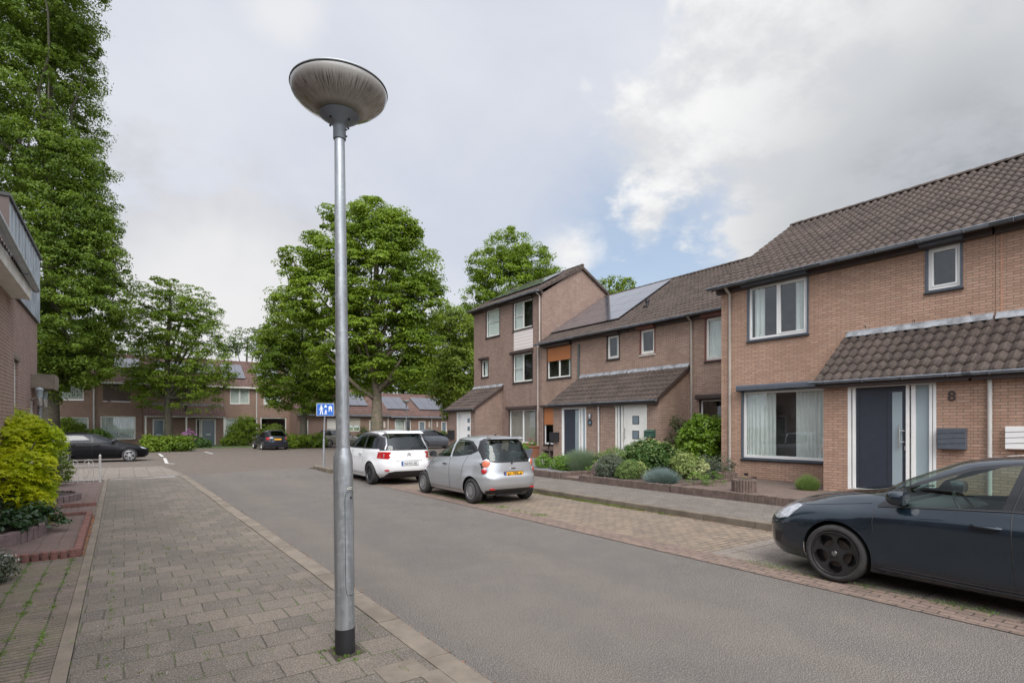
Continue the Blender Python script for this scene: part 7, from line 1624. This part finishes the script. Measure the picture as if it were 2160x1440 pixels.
pq = at(2, 1225, Z=.05); shrub('small white-flowered plant on the brick terrace at the left edge', (pq.x, pq.y), [(0, 0, .1, .16), (-.1, .1, .2, .14), (-.1, -.15, .12, .14)], 120, 14, .06, .03, 'greyleaf', gz=.05, group=None, name='flowering_plant')
P, N, s, C = clump_leaves([(pq.x, pq.y, .2, .17), (pq.x - .1, pq.y, .26, .16)], 50, 6, .02, .02); V, F = leaf_quads(P, N, s); np_mesh('flowers', V, F, 'whitefl', [o for o in bpy.data.objects if o.name == 'flowering_plant'][0])
for c_, lab in ((PLN1, 'dried dark plant remains in the planter at the corner'), (PLN2, 'dried dark plant remains in the free-standing planter')):
    shrub(lab, (c_.x, c_.y), [(0, 0, 0, .12)], 16, 8, .05, .03, 'climber', gz=.45, group='dead planter plants', name='dead_plant', stems=False)

M['grassy'] = leaf_mat('kerb_grass', (.10, .15, .03), (.16, .19, .05), (.12, .12, .04), .3)
# weeds, moss and litter: nobody could count these
def tufts(name, pts, n, hh, mat, label, cat, spread=.05, w=.004, z=.05):
    pts = np.array(pts); i = RNG.integers(0, len(pts), n); bx = pts[i, 0] + RNG.normal(0, spread, n); by = pts[i, 1] + RNG.normal(0, spread, n); a = RNG.uniform(0, 2 * PI, n); L = hh * RNG.uniform(.3, 1.2, n); le = RNG.uniform(.2, 1., n)
    t = np.stack([np.cos(a), np.sin(a), np.zeros(n)], 1); s_ = np.stack([-np.sin(a), np.cos(a), np.zeros(n)], 1) * w; B = np.stack([bx, by, np.full(n, z)], 1)
    V = np.stack([B - s_, B + s_, B + s_ * .6 + t * (L * le * .5)[:, None] + np.array([0, 0, 1]) * (L * .6)[:, None], B + t * (L * le)[:, None] + np.array([0, 0, 1]) * (L * .8)[:, None]], 1).reshape(-1, 3)
    o = np_mesh(name, V, np.arange(4 * n).reshape(-1, 4), mat); o['kind'] = 'stuff'; tag(o, label, cat); return o
jx = [-.34 - .205 * k for k in range(0, 8)]
tufts('joint_weeds', [(random.choice(jx), random.uniform(2, 9)) for _ in range(420)], 5200, .02, 'lime2', 'moss and small weeds in the joints of the left brick terrace', 'weeds', .018, .004, .045)
tufts('pavement_weeds', [(random.choice([-.1, .2, .5, -.1]), random.uniform(3.5, 9)) for _ in range(90)] + [(random.uniform(-.2, 1.7), random.uniform(3.4, 12)) for _ in range(60)], 1100, .016, 'lime2', 'tiny weeds in the joints of the grey pavement', 'weeds', .015, .003, .05)
tufts('lamp_weeds', [(b_.x + random.gauss(0, .09), b_.y + random.gauss(0, .09)) for b_ in [at(728, 1380, Z=.05)] * 24], 400, .02, 'lime2', 'small weeds round the foot of the foreground lamp pole', 'weeds', .01, .002, .052)
tufts('kerb_weeds', [(8.72, y) for y in np.concatenate([RNG.uniform(6.8, 12.6, 60), RNG.normal(9.8, .8, 60)])], 5000, .045, 'grassy', 'grass tufts along the kerb of the parking bay', 'weeds', .05, .003, .004)
tufts('bay_weeds', [(6.58 + random.uniform(-.1, .1), y) for y in list(RNG.uniform(8.2, 13.5, 90)) + list(RNG.uniform(1.5, 4, 40))], 2600, .028, 'lime2', 'grass tufts at the inner edge of the brick gutter strip', 'weeds', .06, .003, .006)
def litter(name, fn, n, mat, label, q=(.006, .016)):
    V = []; F = []
    for i in range(n):
        x, y, z = fn(); a = random.uniform(0, PI); r = random.uniform(*q); ca, sa = math.cos(a) * r, math.sin(a) * r; b = len(V)
        V += [(x + ca, y + sa, z + .002), (x - sa * .6, y + ca * .6, z + random.uniform(.003, .012)), (x - ca, y - sa, z + .003), (x + sa * .6, y - ca * .6, z + .002)]; F.append((b, b + 1, b + 2, b + 3))
    o = mesh_obj(name, V, F, mat); o['kind'] = 'stuff'; tag(o, label, 'leaf litter')
litter('leaf_litter', lambda: (-.48 + random.gauss(0, .04), random.uniform(9.1, 13), .05), 500, 'petal', 'dry brown leaves between the red edging and the pavement strip', (.012, .03))
def kerbfn():
    y = random.uniform(3, 16); x = np.interp(y, [k[1] for k in KERB], [k[0] for k in KERB]); return (x + abs(random.gauss(0, .03)) + .01, y, .001)
litter('gutter_litter', kerbfn, 900, 'petal', 'dry leaf crumbs in the gutter along the left kerb', (.006, .018))
litter('kerb_litter', lambda: (8.72 - abs(random.gauss(0, .09)), random.uniform(4.2, 9), .006), 450, 'petal', 'dry leaf crumbs along the parking bay kerb', (.006, .016))
M['crumb'] = plain('pale_grit', (.40, .37, .33), .9, var=.3)
litter('pavement_grit', lambda: (random.uniform(-.2, 1.7), random.uniform(2.8, 11), .051), 260, 'crumb', 'pale grit and bits scattered on the grey pavement', (.003, .008))
litter('far_pavement_grit', lambda: (random.uniform(9, 10.8), random.uniform(4.5, 12), .121), 160, 'crumb', 'pale droppings and bits on the right pavement', (.008, .022))
